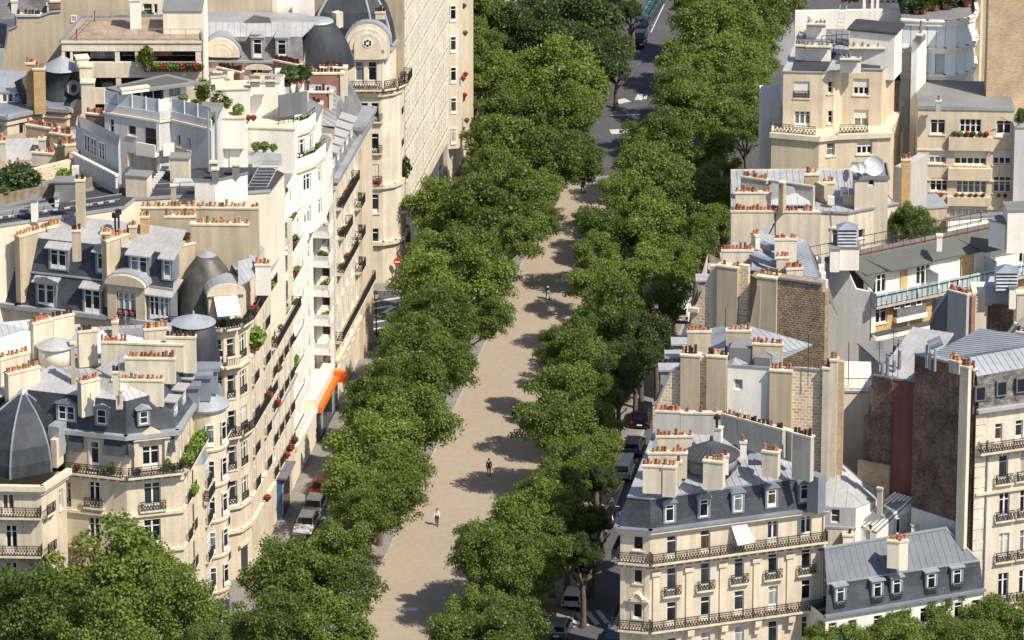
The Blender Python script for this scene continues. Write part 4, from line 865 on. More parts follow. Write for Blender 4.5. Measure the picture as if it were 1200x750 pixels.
def glass_building():
    zt = 27.5
    P = GP(zt, (1058, 22), (1087, 23.5), (1108, 24), (1122, 23), (1133, 20.5), (1140, 17), (1143.5, 12.5)); b = Bld('apartment_building', 'white rounded building clad in pale translucent glass panels with a planted roof garden', 'building', P[1])
    Bk = [U(P[-1], 0, 7), U(P[0], 0, 12)]; ring = P+Bk
    pl = Pl(P[1], P[2]); zs = [zt] + [pl.hit(1095, y)[1] for y in (30, 56, 62, 87, 93, 120)]
    b.poly('roof_terrace', [Z(p, zt-.5) for p in ring], 'roof_grey', .1)
    core = inset(ring, [.35]*len(ring)); mb = MB(); mb.prism([(p.x, p.y, 0) for p in core], [(p.x, p.y, zt-.55) for p in core]); b.add('core', mb, 'paint_white')
    for z1, z0 in ((zs[0], zs[1]), (zs[2], zs[3]), (zs[4], zs[5])):
        b.band(P+[Bk[0]], z0, z1, .25, 'paint_white', 'floor_band')
        b.band(P+[Bk[0]], z1-.12, z1+.06, .4, 'paint_white', 'ledge')
    for z1, z0 in ((zs[1], zs[2]), (zs[3], zs[4]), (zs[5], zs[6]), (zs[6]-.5, zs[6]-3.4)):
        for p, q in zip(P, P[1:]):
            pp = Pl(p, q); n = max(1, round(pp.len/.95))
            for i in range(n):
                ww = pp.len/n; dark = (abs(P2(pp.pt(ww*(i+.5), z0), z0)[0]-1098) < 5 and z1 == zs[3])
                mb = MB(); mb.obox(pp.pt(ww*i+.03, 0), pp.pt(ww*(i+1)-.03, 0), z0+.05, z1-.05, 0 if not dark else -.1, .1 if not dark else .2); b.add('glass_panel', mb, 'panel_glass' if not dark else 'glass_aqua')
    p0, p1 = GP(26.5, (932, 13), (1061, 11)); pw = Pl(p0, p1); mb = MB(); mb.obox(p0, p1, 20, 26.5, 0, .4); b.add('terrace_wall', mb, 'paint_white')
    mb = MB()
    for i in range(16): q = p0+Vector((.2*i, -1.2*math.sin(i/15*PI/2)+1.2, 0)); mb.box(q.x, q.x+.06, q.y-.4, q.y-.3, 23.5, 26.0-.9*(1-math.sin(min(1, i/6)*PI/2)))
    b.add('slatted_screen', mb, 'paint_white')
    link('railing', rail_mesh(4.5, 1.1, .3), b.r, G(1015, 4, 27)-b.o, 0)
    b.blk('column', 1075, 49, 1086.5, 37, 26.5, 26, .6, 'paint_white'); b.chim(1080, 41, 1085, 36, 27.4, .9, 1, .6, 'roof_grey', 'roof_grey', .9)
    A, B = GP(26, (1143, 0), (1158.5, 0)); b.blk('side_wall', 1143, -2, 1149.5, -1, 28, 28, 3, 'stone_warm'); b.blk('side_wall', 1149.8, -3, 1158.5, -2, 28, 28, 3, 'stone_pale')
    link('railing', rail_mesh(2.2, 1.2, .4, False), b.r, G(1052, 46, 24.8)-b.o, 0)
    PL.update(where='in the roof garden of the white rounded building', group='roof garden plants')
    rs = random.Random(5)
    for i in range(44):
        x = rs.uniform(1060, 1138); y = rs.uniform(-10, 16)
        plant(G(x, y, zt-.4), rs.uniform(.6, 1.5), rs.choice(('green', 'mid', 'dark', 'dark', 'purple' if x > 1120 else 'mid')))
    for i in range(12): x = rs.uniform(975, 1056); plant(G(x, rs.uniform(-3, 7), 26.5-.1)+Vector((0, 1, 0)), rs.uniform(.5, .9), rs.choice(('green', 'mid', 'dark')))
glass_building()
def beige_right():
    z = 21.0; A, C = GP(z, (1076, 125), (1189, 127)); pl = Pl(A, C); b = Bld('apartment_building', 'long beige modern building with grey flat roof, wide window bands and a projecting flower box', 'building', A)
    W0 = [(1098.7, 157.5, 17, 17, 'f'), (1137, 156, 25, 16, 'cw' if 0 else 'c'), (1176, 160, 17, 18, 'f'), (1098.7, 192, 21, 17, 'h'), (1137, 193.5, 37, 17, 'h'), (1174, 193, 20, 17, 'h'), (1100, 224.5, 20, 16, 'c'), (1138, 227, 35, 18, 'c'), (1174, 226, 21, 18, 'c'), (1135, 255, 45, 13, 'c'), (1176, 255, 20, 12, 'c')]
    Bk = [U(C, 0, 9), U(A, 0, 9)]
    b.walls([A, C]+Bk, z-.02, 0, 'stone_warm', {0: W0}, rec=.3); b.poly('flat_roof', [Z(p, z) for p in (A, C, Bk[0], Bk[1])], 'roof_grey', .1); b.band([A, C], z-.25, z+.15, .12, 'zinc', 'coping')
    h = lambda y: pl.hit(1137, y)[1]; t0, t1 = pl.hit(1112, 160)[0], pl.hit(1162, 160)[0]
    for y0, y1 in ((158, 175), (194.5, 210), (228, 240)):
        mb = MB(); mb.obox(pl.pt(t0, 0), pl.pt(t1, 0), h(y1), h(y0)-.15, .5, 0); b.add('bay_apron', mb, 'stone_warm')
    b.band([A, C], h(212), h(210), .15, name='string_course'); b.band([A, C], h(245), h(242), .15, name='string_course'); b.band([A, C], h(177), h(175.5), .1, name='string_course')
    PL.update(where='in the window boxes of the long beige building', group='window box plants')
    for x, k in ((1118, 'dark'), (1125, 'green'), (1133, 'red'), (1140, 'dark'), (1149, 'mid'), (1156, 'red')): t, _ = pl.hit(x, 158); plant(pl.pt(t, h(158)-.15, .3), .3, k)
    for x, k in ((1121, 'pink'), (1128, 'mid'), (1137, 'pink'), (1144, 'red'), (1152, 'mid'), (1170, 'pink'), (1178, 'red'), (1097, 'red'), (1103, 'pink')): t, _ = pl.hit(x, 228.5); plant(pl.pt(t, h(228)-.2, .3), .22, k)
    b.chim(1097, 118, 1103, 118, 22.2, 1.2, 1, .5, 'plaster_grey', 'roof_grey')
    b2 = Bld('chimney_stack', 'tall orange brick chimney rising beside the recessed balconies', 'chimney', G(1062, 187, 25)); b2.chim(1057, 187, 1067.5, 187, 25, 25, 3, .8, 'brick_yellow', 'terracotta', .7)
    b2 = Bld('house', 'low rendered lean to block with a white parapet below the long beige building', 'building', G(1070, 243, 15.5)); b2.blk('wall', 1072, 246, 1110, 243, 15.5, 15, 4, 'plaster_tan', top='zinc'); b2.blk('wall', 1111, 258, 1178, 252, 14.5, 14, .6, 'paint_white', top='roof_grey')
    b2.blk('wall', 1048, 110+85, 1058, 197, 23, 23, 5, 'plaster_grey')
    b2 = Bld('apartment_building', 'dark grey blind wall at the right edge beside the long beige building', 'building', G(1190, 157, 19)); b2.blk('wall', 1189.5, 150, 1240, 150, 19.4, 19, 6, 'paint_grey', top='zinc')
    b2 = Bld('house', 'small cream house with striped grey zinc roof below the tan brick wall', 'building', G(1160, 95, 19)); A, C = GP(19, (1146, 92), (1225, 96)); A2, C2 = GP(21, (1152, 71), (1225, 71))
    b2.walls([A, C, C2, A2], 18.9, 0, 'stone_warm', {0: [(1186, 104, 9, 9, 'c')]}); b2.poly('zinc_slope', [Z(A, 19), Z(C, 19), C2, A2], 'roof_grey', .1, True, sp=1.2)
    b2.blk('dormer', 1186, 99, 1215, 100, 19.5, .8, 1.5, 'paint_pale', top='zinc')
    b3 = Bld('apartment_building', 'tall beige brick blind wall at the upper right corner', 'building', G(1160, 70, 22)); b3.blk('party_wall', 1159.5, -28, 1240, -28, 34, 34, 3, 'brick_beige')
beige_right()
def green_roof_building():
    z = 23.8; b0 = G(967, 307.5, z)
    G0, G1, G2 = G(967, 307.5, z), G(989, 308.5, z), G(1020, 342.5, 21.2)
    b = Bld('apartment_building', 'modern yellow brick building with green grey roof, glass balconies and blank grey end wall', 'building', b0)
    gw = Pl(G0, G2); zc = lambda x, y: gw.hit(x, y)[1]; tt = lambda x, y: gw.hit(x, y)[0]
    P = [(967, 307.5), (989, 308.5), (1003, 339), (1020, 342.5), (1020, 389), (1026, 396)]
    pts = [(0, 0)]+[(tt(1026, 420), 0)]+[(tt(x, y), zc(x, y)) for x, y in reversed(P)]; mb = MB()
    mb.prism([gw.pt(t, z_, -.4) for t, z_ in pts][::-1], [gw.pt(t, z_, 0) for t, z_ in pts][::-1]); b.add('end_wall', mb, 'plaster_grey' if 0 else 'paint_grey')
    # facade runs right and away
    F0 = gw.pt(tt(1020, 389), 0); zf = zc(1020, 358); q = G(1200, 320, zf); pf = Pl(F0, q+ (q-F0)*.15)
    h = lambda x, y: pf.hit(x, y)[1]; t_ = lambda x, y: pf.hit(x, y)[0]
    zb = h(1024, 356); L_ = pf.len; zlow = h(1037, 398)
    ws = [(1032, 379, 15, 17, 'f'), (1037, 417, 14, 18, 's'), (1058, 407, 6, 12, 'c'), (1070.6, 404, 6, 11, 'c'), (1083, 401, 6, 11, 'c'), (1098, 361, 10, 16, 'f'), (1115, 357, 10, 16, 'f')]
    mb = MB(); ops = []
    for (px, py, wp, hp, k) in ws: t, zz = pf.hit(px, py); ops.append((t, zz, abs(pf.hit(px+wp/2, py)[0]-pf.hit(px-wp/2, py)[0]), pf.hit(px, py-hp)[1]-zz, k))
    b.cut(pf, mb, ops, 0, zb-.3, .2); b.add('wall', mb, 'brick_yellow')
    # dark overhang with three small windows
    w0, w1 = t_(1048, 362), t_(1082, 358); o0 = h(1063, 368); mb = MB(); mb.obox(pf.pt(w0, 0), pf.pt(w1, 0), o0, zb-.35, .5, 0); b.add('overhang', mb, 'slate_grey'); mb = MB(); mb.obox(pf.pt(w0-.1, 0), pf.pt(w1+.1, 0), o0-.45, o0, .6, 0); b.add('ledge', mb, 'paint_white')
    po = Pl(pf.pt(0, 0, .5), pf.pt(L_, 0, .5))
    for x, y in ((1050.6, 361.5), (1063, 359.5), (1076.5, 357.5)): t, zz = po.hit(x, y); b.window(po, t, zz, .7, .6, 'ce', -.03)
    for y0, y1, m, out in ((353.5, 357.5, 'paint_white', .9), (388, 393, 'green_roof', .15), (393.5, 399, 'paint_white', .1)):
        mb = MB(); mb.obox(pf.pt(0, 0), pf.pt(L_, 0), h(1030, y1), h(1030, y0), out, 0); b.add('floor_band', mb, m)
    q0 = pf.pt(0, 0, .06); mb = MB(); mb.obox(pf.pt(0, 0), pf.pt(.5, 0), 0, zb, .1, 0); mb.obox(pf.pt(w0+1.5, 0), pf.pt(w0+1.7, 0), h(1063, 388), o0-.4, .12, 0); b.add('corner_strip', mb, 'paint_white')
    # set back attic storey with glazed doors
    pb = Pl(pf.pt(0, 0, -1.3), pf.pt(L_, 0, -1.3)); zt = pb.hit(1030, 322)[1]; zt = zb+2.7; mb = MB(); ops = []
    rs = random.Random(3); t = 1.0
    while t < L_-1.2:
        ww = rs.choice((1.6, 1.2, 1.6)); ops.append((t+ww/2, zb+.05, ww, 2.2, rs.choice(('fe', 'fe', 'fe', 'se')))); t += ww+rs.choice((.25, .25, 1.6))
    b.cut(pb, mb, ops, zb-.02, zt, .15); b.add('attic_wall', mb, 'paint_white')
    for a, c in ((4.2, 5.0), (11.2, 12.6), (18.6, 20)): mb = MB(); mb.obox(pb.pt(a, 0), pb.pt(c, 0), zb, zt-.05, .06, 0); b.add('brick_pier', mb, 'brick_yellow')
    b.poly('balcony_floor', [Z(pf.pt(0, 0, .9), zb), Z(pf.pt(L_, 0, .9), zb), Z(pf.pt(L_, 0, -1.3), zb), Z(pf.pt(0, 0, -1.3), zb)], 'paint_white', .25)
    n = int(L_/1.15)
    for i in range(n):
        a = L_*i/n; mb = MB(); mb.obox(pf.pt(a+.05, 0, .85), pf.pt(a+L_/n-.05, 0, .85), zb+.12, zb+1.25, 0, .03); b.add('balustrade_panel', mb, 'glass_aqua'); 
    link('railing', rail_mesh(round(L_, 2), 1.05, .57, False), b.r, pf.pt(0, zb, .93)-b.o, pf.rz)
    mb = MB(); mb.obox(pf.pt(0, 0, -.9), pf.pt(.08, 0, -.9), zb, zb+1.3, 1.7, 0); b.add('balustrade_panel', mb, 'glass_aqua')
    for a in (7.1, 13.8, 21): mb = MB(); mb.obox(pf.pt(a, 0, -.2), pf.pt(a+.06, 0, -.2), zb, zb+2.0, 1.0, 1.0); b.add('divider_screen', mb, 'glass_aqua')
    # green mansard, valley breaks, flat roof with red deck and rails
    zr = zt+1.3; dv = (gw.a-F0); dl = dv.length; dv.normalize()
    pd = lambda a_, z_, o_: Z(pf.pt(a_, 0)+dv*o_, z_)
    n = 4; cuts = [0, L_*.13, L_*.36, L_*.66, L_]
    for i in range(4):
        a, c = cuts[i], cuts[i+1]; lo = zt-.9 if i in (0, 2) and False else zt; e = .5 if i % 2 else .1
        b.poly('roof_panel', [Z(pf.pt(a+.02, 0, -1.0+e), zt+.0), Z(pf.pt(c-.02, 0, -1.0+e), zt), pd(c-.02, zr, 3.3), pd(a+.02, zr, 3.3)], 'green_roof', .15)
    b.poly('roof_panel', [G1+Vector((.4, 0, 0)), G2+Vector((.3, .3, .1)), Z(pf.pt(1.2, 0, -1.0), zt+.1), pd(1.2, zr, 3.3)], 'green_roof', .15)
    b.poly('flat_roof', [pd(0, zr-.05, 3.2), pd(L_, zr-.05, 3.2), pd(L_, zr-.05, dl), pd(0, zr-.05, dl)], 'roof_grey', .15)
    b.poly('roof_deck', [pd(3.5, zr+.05, 3.9), pd(L_*.93, zr+.05, 3.9), pd(L_*.93, zr+.05, 5.0), pd(3.5, zr+.05, 5.0)], 'deck_red', .1)
    for o_ in (3.6, 6.4): link('railing', rail_mesh(round(L_*.97, 2), 1.1, 1.2, False), b.r, pd(.5, zr, o_)-b.o, pf.rz)
    b.band([pd(0, 0, dl), pd(L_, 0, dl)], zr-.04, zr+.35, .2, 'roof_grey', 'parapet'); b.walls([pd(L_, 0, 1), pd(L_, 0, dl), pd(0, 0, dl)], zr-.1, 0, 'plaster_grey', skip=(2,))
    def box(x0, y0, x1, y1, zz, hh, th, lou=False):
        b.blk('roof_box', x0, y0, x1, y1, zz, hh, th, 'paint_white', top='roof_grey')
    box(973, 293, 984, 293, zr+2.0, 2.2, 1.5); box(984.3, 291, 1007, 291, zr+2.0, 2.2, 1.8); box(1159, 258, 1178, 263, zr+2.6, 2.6, 1.5); box(1181, 248, 1215, 247, zr+4.0, 4.2, 2.5); b.chim(1098, 276, 1104.5, 276, zr+1.6, 1.6, 0, .6, 'paint_white')
    q = G(993, 291, zr+2)+Vector((0, .8, 0)); mb = MB()
    for i in range(5): r = .95; zz = zr+2.15+i*.32; mb.prism([(q.x-r, q.y-r*.8, zz), (q.x+r, q.y-r*.8, zz), (q.x+r, q.y+r*.8, zz), (q.x-r, q.y+r*.8, zz)], [(q.x-r*.85, q.y-r*.65, zz+.18), (q.x+r*.85, q.y-r*.65, zz+.18), (q.x+r*.85, q.y+r*.65, zz+.18), (q.x-r*.85, q.y+r*.65, zz+.18)])
    mb.box(q.x-.6, q.x+.6, q.y-.5, q.y+.5, zr+2, zr+3.8); b.add('louvred_vent', mb, 'copper_vent'); mb = MB(); r = 1.0; zz = zr+3.8; mb.prism([(q.x-r, q.y-r*.8, zz), (q.x+r, q.y-r*.8, zz), (q.x+r, q.y+r*.8, zz), (q.x-r, q.y+r*.8, zz)], [(q.x-.1, q.y-.1, zz+.55), (q.x+.1, q.y-.1, zz+.55), (q.x+.1, q.y+.1, zz+.55), (q.x-.1, q.y+.1, zz+.55)]); b.add('vent_cap', mb, 'zinc_blue')
green_roof_building()
def dark_gables():
    z = 25; A, B = GP(z, (1111, 339), (1133, 345)); pl = Pl(A, B); b = Bld('apartment_building', 'dark rendered gable with a row of orange pots in front of the glass balconies', 'building', A)
    p = P2(A, z); q = P2(B, z); b.chim(p[0], p[1], q[0], q[1], z, 25, 7, .6, 'wall_blue', 'terracotta'); g = Pl(G(1090, 372, z-3), B)
    P = [pl.hit(x, y) for x, y in ((1089, 380), (1094, 366), (1111, 341))]; pts = [(P[0][0], 0), (.05, 0), (.05, P[2][1]), P[1], P[0]]; mb = MB(); mb.prism([pl.pt(t, z_, -.6) for t, z_ in pts][::-1], [pl.pt(t, z_, -.1) for t, z_ in pts][::-1]); b.add('gable_wall', mb, 'wall_blue' if 0 else 'rubble' if 0 else 'wall_dark')
    mb = MB(); mb.tube(pl.pt(P[0][0], P[0][1], -.1), pl.pt(*P[1], -.1), .15, 5); mb.tube(pl.pt(*P[1], -.1), pl.pt(*P[2], -.1), .15, 5); b.add('coping', mb, 'zinc')
    b.blk('flue', 1133.4, 346, 1139, 348, z-.3, 24, .5, 'brick_red'); b.blk('wall', 1139.5, 343, 1158, 343, 24.6, 24, 3, 'paint_pale')
    b.walls([A, U(B, 0, 0), U(B, 0, 6), U(A, -1, 6)], z-3, 0, 'wall_dark', skip=(0,))
    b2 = Bld('apartment_building', 'dark red brown blind wall with a louvred metal vent on its roof', 'building', G(1160, 354, 23)); b2.blk('party_wall', 1154, 353, 1188, 364, 23.6, 23, .5, 'brick_dark'); b2.blk('roof_box', 1155, 336, 1183, 338, 25.2, 1.8, 3, 'wall_blue'); b2.blk('roof_box', 1183, 338, 1192, 338, 25.6, 3.2, 1.5, 'paint_white', top='zinc_blue')
    q = G(1180, 332, 26)+Vector((0, .8, 0)); mb = MB()
    for i in range(5): r = 1.05; zz = 25.3+i*.34; mb.prism([(q.x-r, q.y-r*.8, zz), (q.x+r, q.y-r*.8, zz), (q.x+r, q.y+r*.8, zz), (q.x-r, q.y+r*.8, zz)], [(q.x-r*.85, q.y-r*.65, zz+.2), (q.x+r*.85, q.y-r*.65, zz+.2), (q.x+r*.85, q.y+r*.65, zz+.2), (q.x-r*.85, q.y+r*.65, zz+.2)])
    mb.box(q.x-.6, q.x+.6, q.y-.5, q.y+.5, 25, 27); b2.add('louvred_vent', mb, 'copper_vent'); mb = MB(); mb.prism([(q.x-1.1, q.y-.9, 27), (q.x+1.1, q.y-.9, 27), (q.x+1.1, q.y+.9, 27), (q.x-1.1, q.y+.9, 27)], [(q.x-.1, q.y-.1, 27.6), (q.x+.1, q.y-.1, 27.6), (q.x+.1, q.y+.1, 27.6), (q.x-.1, q.y+.1, 27.6)]); b2.add('vent_cap', mb, 'zinc_blue')
    b2.poly('flat_roof', [G(1156, 352, 23.5), G(1187, 361, 23.5), G(1215, 345, 23.5), G(1160, 336, 23.5)], 'roof_grey', .2)
    r0, r1, r2, r3 = G(1165, 414, 23.5), G(1230, 405, 23.5), G(1225, 352, 27), G(1190, 378, 27)
    b3 = Bld('house', 'steep dark slate roof with a small skylight above the old slate roof at right', 'building', r0); b3.poly('slate_slope', [r0, r1, r2, r3], 'slate_grey', .2); mb = MB(); mb.tube(r0, r3, .14, 5); b3.add('verge', mb, 'paint_pale'); b3.walls([r0, r1, U(r1, 0, 6), U(r0, 0, 6)], 23.2, 0, 'plaster_grey')
    b3.chim(1191, 388, 1215, 392, 27.8, 4.5, 5, .6, 'plaster_grey', 'pot_dark'); b3.blk('wall', 1192, 345, 1230, 345, 27.2, 4, 1, 'plaster_cream', top='trim')
    t0 = r0.lerp(r3, .45)+Vector((1.1, .1, .1)); up = Vector((0, 0, .2)); u = (r3-r0).normalized()*.7; d = Vector((.6, .1, 0)); mb = MB(); R = [t0-u-d, t0-u+d, t0+u+d, t0+u-d]; mb.prism(R, [p+up for p in R]); f = b3.add('skylight', mb, 'glass_aqua')
    # low brick facade strip and terrace between the yellow brick building and the brick pair
    b4 = Bld('house', 'low cluttered flat roof with flues and aerials behind the red painted wall', 'building', G(1040, 430, 22)); b4.blk('wall', 1030, 425, 1090, 418, 22, 22, 5, 'plaster_grey', top='roof_grey')
    for x, y in ((1048, 420), (1053, 418), (1062, 415), (1071, 414), (1078, 412)): q = G(x, y, 22); mb = MB(); mb.ring(q.x, q.y, 22, .18, 23.2, .15, 8); b4.add('flue_pipe', mb, 'pot_dark')
dark_gables()
# ------------------------------------------------------------------ left side of the boulevard
def gl(z, s): return [G(x, y, z) for x, y in s]
def street_face(b, pl, t0, t1, step, zs, w_=1.15, h=2.3, k='fr', z0=0, z1=20, m='stone', rec=.2):
    n = max(1, int((t1-t0)/step)); ts = [t0+(t1-t0)*(i+.5)/n for i in range(n)]
    b.grid(pl, ts, [(zz, k) if not isinstance(zz, tuple) else zz for zz in zs], w_, h, k, z0, z1, m, rec=rec)
def corner_left():
    zs = 21.0; L0, L1, L2, L3 = gl(zs, ((75, 549), (148, 557), (213, 550), (252, 481)))
    b = Bld('apartment_building', 'cream stone building at lower left with slate mansard, pediment window and planted iron balconies', 'building', L1)
    pA, pB, pS = Pl(L0, L1), Pl(L1, L2), Pl(L2, L3)
    Bk = [U(L3, -9, 8), G(-45, 470, zs), G(-45, 545, zs)]
    low = lambda x, y0: [(x[0], y0, x[1], 30, x[2])]
    b.walls([L0, L1, L2, L3]+Bk, zs-.3, 0, 'stone', {0: [(111, 594, 13, 31, 'fr'), (111, 638, 12, 31, 'f'), (111, 682, 12, 31, 'f'), (81, 594, 5, 28, 'fg')],
        1: [(179, 597, 20, 34, 'fr'), (179, 641, 19, 33, 'f'), (179, 684, 19, 33, 'fr'), (160, 641, 0, 0, 'f')][:3],
        2: []}, skip=(2,))
    street_face(b, pS, .6, pS.len-.2, 2.4, [17.3, 13.7, 10.2, 6.7, 3.0], 1.1, 2.3, 'fr', 0, zs-.3)
    for pl in (pA, pB, pS): b.balcony(pl, 0 if pl is not pA else .3, pl.len, zs, .85, ends=False)
    for zz in (pB.hit(180, 598)[1]-.45, pB.hit(180, 641)[1]-.5): b.band([L0, L1, L2, L3], zz, zz+.25, .22, name='string_course')
    b.band([L0, L1, L2, L3], zs-.9, zs-.6, .2, name='string_course')
    # projecting stone bay on the street side
    for t, wd, top in ((6.2, 3.0, 19.5), (13.6, 3.2, 22.5)):
        P = [pS.pt(t-wd/2, 0), pS.pt(t-wd/2+.4, 0, .9), pS.pt(t+wd/2-.4, 0, .9), pS.pt(t+wd/2, 0)]; mb = MB(); mb.prism([Z(p, 3.5) for p in P][::1], [Z(p, top) for p in P][::1]); b.add('bay', mb, 'stone'); pb = Pl(P[1], P[2])
        for zz in (6.8, 10.2, 13.7, 17.2): b.window(pb, pb.len/2, zz, 1.3, 2.2, 'fr', -.03)
        mb = MB(); mb.prism([Z(p, top) for p in P], [Z(p+(pS.pt(t, 0)-p)*.35, top+1.2) for p in P]); b.add('bay_roof', mb, 'zinc_blue')
        b.balcony(pb, -.2, pb.len+.2, top-3.4, .5, ends=True, brackets=False)
    # attic storey
    zg = 24.6; ai = .55; i0, i1, i2, i3 = [p for p in inset([L0, L1, L2, L3]+Bk, [ai]*7)][:4]
    qa, qb, qs = Pl(i0, i1), Pl(i1, i2), Pl(i2, i3)
    for pl, ops in ((qa, [(72+5, 532, 6, 16, 'f'), (111, 549, 10, 31, 'fo')]), (qb, [(177, 549, 20, 27, 'f')])):
        mb = MB(); o = []
        for (px, py, wp, hp, k) in ops: t, zz = pl.hit(px, py); o.append((t, max(zz, zs+.05), abs(pl.hit(px+wp/2, py)[0]-pl.hit(px-wp/2, py)[0]), min(pl.hit(px, py-hp)[1]-zz, 2.9), k))
        b.cut(pl, mb, o, zs-.3, zg-.05, .2); b.add('attic_wall', mb, 'stone')
    street_face(b, qs, .5, qs.len, 3, [zs+.1], 1.1, 2.3, 'f', zs-.3, zg-.05)
    t, zz = qb.hit(177, 521); mb = MB(); mb.prism([qb.pt(t-1.7, zg-.6), qb.pt(t+1.7, zg-.6), qb.pt(t, zg+.5)][::-1], [qb.pt(t-1.7, zg-.6, .5), qb.pt(t+1.7, zg-.6, .5), qb.pt(t, zg+.5, .5)][::-1]); b.add('pediment', mb, 'trim')
    mb = MB(); mb.obox(qb.pt(t-1.6, 0), qb.pt(t-1.15, 0), zs, zg-.62, .3, 0); mb.obox(qb.pt(t+1.15, 0), qb.pt(t+1.6, 0), zs, zg-.62, .3, 0); b.add('pilaster', mb, 'trim')
    for pl, x0, x1 in ((qa, 82, 98), (qa, 123, 148), (qb, 149, 156), (qb, 196, 204)):
        t0, t1 = pl.hit(x0, 525)[0], pl.hit(x1, 525)[0]; mb = MB(); a, c = pl.pt(t0, 0), pl.pt(t1, 0); mb.prism([Z(pl.pt(t0, 0, .6), zs+1.7), Z(pl.pt(t1, 0, .6), zs+1.7), Z(c, zs+1.7), Z(a, zs+1.7)], [Z(pl.pt(t0, 0, .1), zg-.45), Z(pl.pt(t1, 0, .1), zg-.45), Z(c, zg-.45), Z(a, zg-.45)]); b.add('slate_skirt', mb, 'slate')
    b.band([i0, i1, i2, i3], zg-.4, zg, .55, 'zinc', 'gutter')
    g0, g1, g2, g3 = G(10, 494, zg), G(148, 509, zg), G(205, 502, zg), G(243, 449, zg); zt = 27.6; r0, r1, r2, r3 = G(18, 455, zt), G(148, 470, zt), G(182, 461, zt), G(218, 418, zt)
    b.poly('slate_slope', [g0, g1, r1, r0], 'slate'); b.poly('slate_slope', [g1, g2, r2, r1], 'slate'); b.poly('slate_slope', [g2, g3, r3, r2], 'slate'); b.poly('gutter_shelf', [g0, g1, g2, g3, Z(i3, zg-.02), Z(i2, zg-.02), Z(i1, zg-.02), Z(i0, zg-.02)], 'zinc', .1)
    R0, R1, R2 = G(60, 428, 29), G(136, 446, 28.9), G(196, 412, 28.8)
    b.poly('zinc_slope', [r0, r1, R1, R0], 'zinc_light', .1, True); b.poly('zinc_slope', [r1, r2, R1], 'zinc_light', .1, True); b.poly('zinc_slope', [r2, r3, R2, R1], 'zinc', .1, True)
    deck = [G(-45, 478, 27.3), G(20, 458, 27.3), G(150, 462, 27.3), G(200, 435, 27.3), G(240, 392, 27.3), G(205, 378, 27.3), G(-45, 392, 27.3)]; b.poly('zinc_deck', deck, 'zinc_light', .15, Vector((.3, -1, 0)))
    b.walls([Z(p, 0) for p in deck], 27.1, 19, 'plaster_cream', skip=(0, 1, 2))
    pd = Pl(G(-5, 494.5, zg), g1); ps = Pl(g1, g2)
    for x, y, wd, n in ((36, 497, 16, 2), (78, 494.5, 24, 2), (119, 499, 16, 2)): b.dormer(Pl(g0+pd.n*.05, g1+pd.n*.05), x, y, wd, 21, 1.8, 'zinc_blue', 'ped', 'c', 'zinc_blue', .3, 1 if wd < 20 else 2)
    b.dormer(Pl(g1+ps.n*.05, g2+ps.n*.05), 169, 499, 15, 19, 1.8, 'zinc_blue', 'ped', 'c', 'zinc', .3)
    pt_ = Pl(g2, g3)
    for i in range(5):
        t = 1.8+i*2.9; wd = 1.5; q = pt_.pt(t, zg, -.4); me = MB(); me.box(-.7, .7, 0, 1.7, 0, 2.0); d = b.at('dormer', cached(('sd1',), lambda: me.mesh('dormer', 'zinc_blue')), q, pt_.rz)
        link('window', cached(('f', 'c', 1.0, 1.5, 'z'), lambda: frame_mesh(1.0, 1.5, 'c')), d, (0, -.02, .3)); link('pane', cached(('p', 1.0, 1.5), lambda: pane_mesh(1.0, 1.5)), d, (0, -.02, .3))
        m3 = MB(); m3.box(-.95, .95, -.35, 1.9, 2.0, 2.12); link('dormer_roof', cached(('sd1r',), lambda: m3.mesh('dormer_roof', 'zinc_light')), d)
    # rear zinc planes
    for k, q in enumerate((((47, 402, 28.3), (98, 407, 28.3), (94, 380, 29.6), (64, 381, 29.6)), ((100, 416, 28), (198, 402, 28), (165, 384, 29.6), (118, 387, 29.6)), ((112, 432, 28.2), (160, 455, 28), (150, 412, 29.6)), ((150, 412, 29.6), (160, 455, 28), (200, 438, 28)), ((-10, 440, 27.6), (12, 436, 27.6), (20, 424, 28.6), (-10, 426, 28.6)), ((0, 398, 28.6), (40, 388, 28.8), (38, 374, 29.6), (0, 378, 29.6)))):
        b.poly('zinc_slope', [G(*p) for p in q], ('zinc_light', 'zinc')[k % 2], .12, True)
    c = G(65, 414, 28.2); mb = MB(); mb.ring(c.x, c.y, 27.2, 1.5, 29.0, 1.5, 20); b.add('stair_drum', mb, 'paint_pale', True); mb = MB(); mb.ring(c.x, c.y, 29.0, 1.75, 29.7, .1, 20); b.add('conical_roof', mb, 'zinc_light')
    def C(x0, y0, x1, y1, h, n, z=30.2, pot='terracotta', m='plaster_cream', th=.7): b.chim(x0, y0, x1, y1, z, h, n, th, m, pot)
    C(9.5, 438, 47, 429, 3.4, 12, 29.5, 'pot_ochre'); C(95, 448, 117, 443, 3.3, 6, 29.3); C(131, 444.5, 191, 445.5, 2.5, 12, 29.0, 'pot_ochre'); C(146, 419, 205, 420, 2.4, 14, 29.9); C(118, 400.5, 148, 401, 2.2, 9, 30.1); C(148.5, 401.5, 215, 403.5, 2.6, 0, 30.0, m='plaster_cream')
    C(194, 394.5, 229, 395, 3.4, 7, 30.6, 'pot_dark'); C(92, 388.5, 114, 386.5, 3.4, 5, 30.8, 'pot_dark'); C(39, 379, 62, 373, 3.4, 9, 31); C(62.5, 372.5, 87, 367, 3.4, 6, 31, 'pot_dark'); C(0, 421, 35, 412, 3.2, 9, 29.8, 'pot_ochre'); C(169, 386, 196, 384, 2.5, 8, 30.6, 'pot_ochre'); C(131, 377, 138, 377, 2, 2, 30.6, 'pot_ochre'); C(132, 436, 138, 436, 2.2, 2, 31, 'pot_dark')
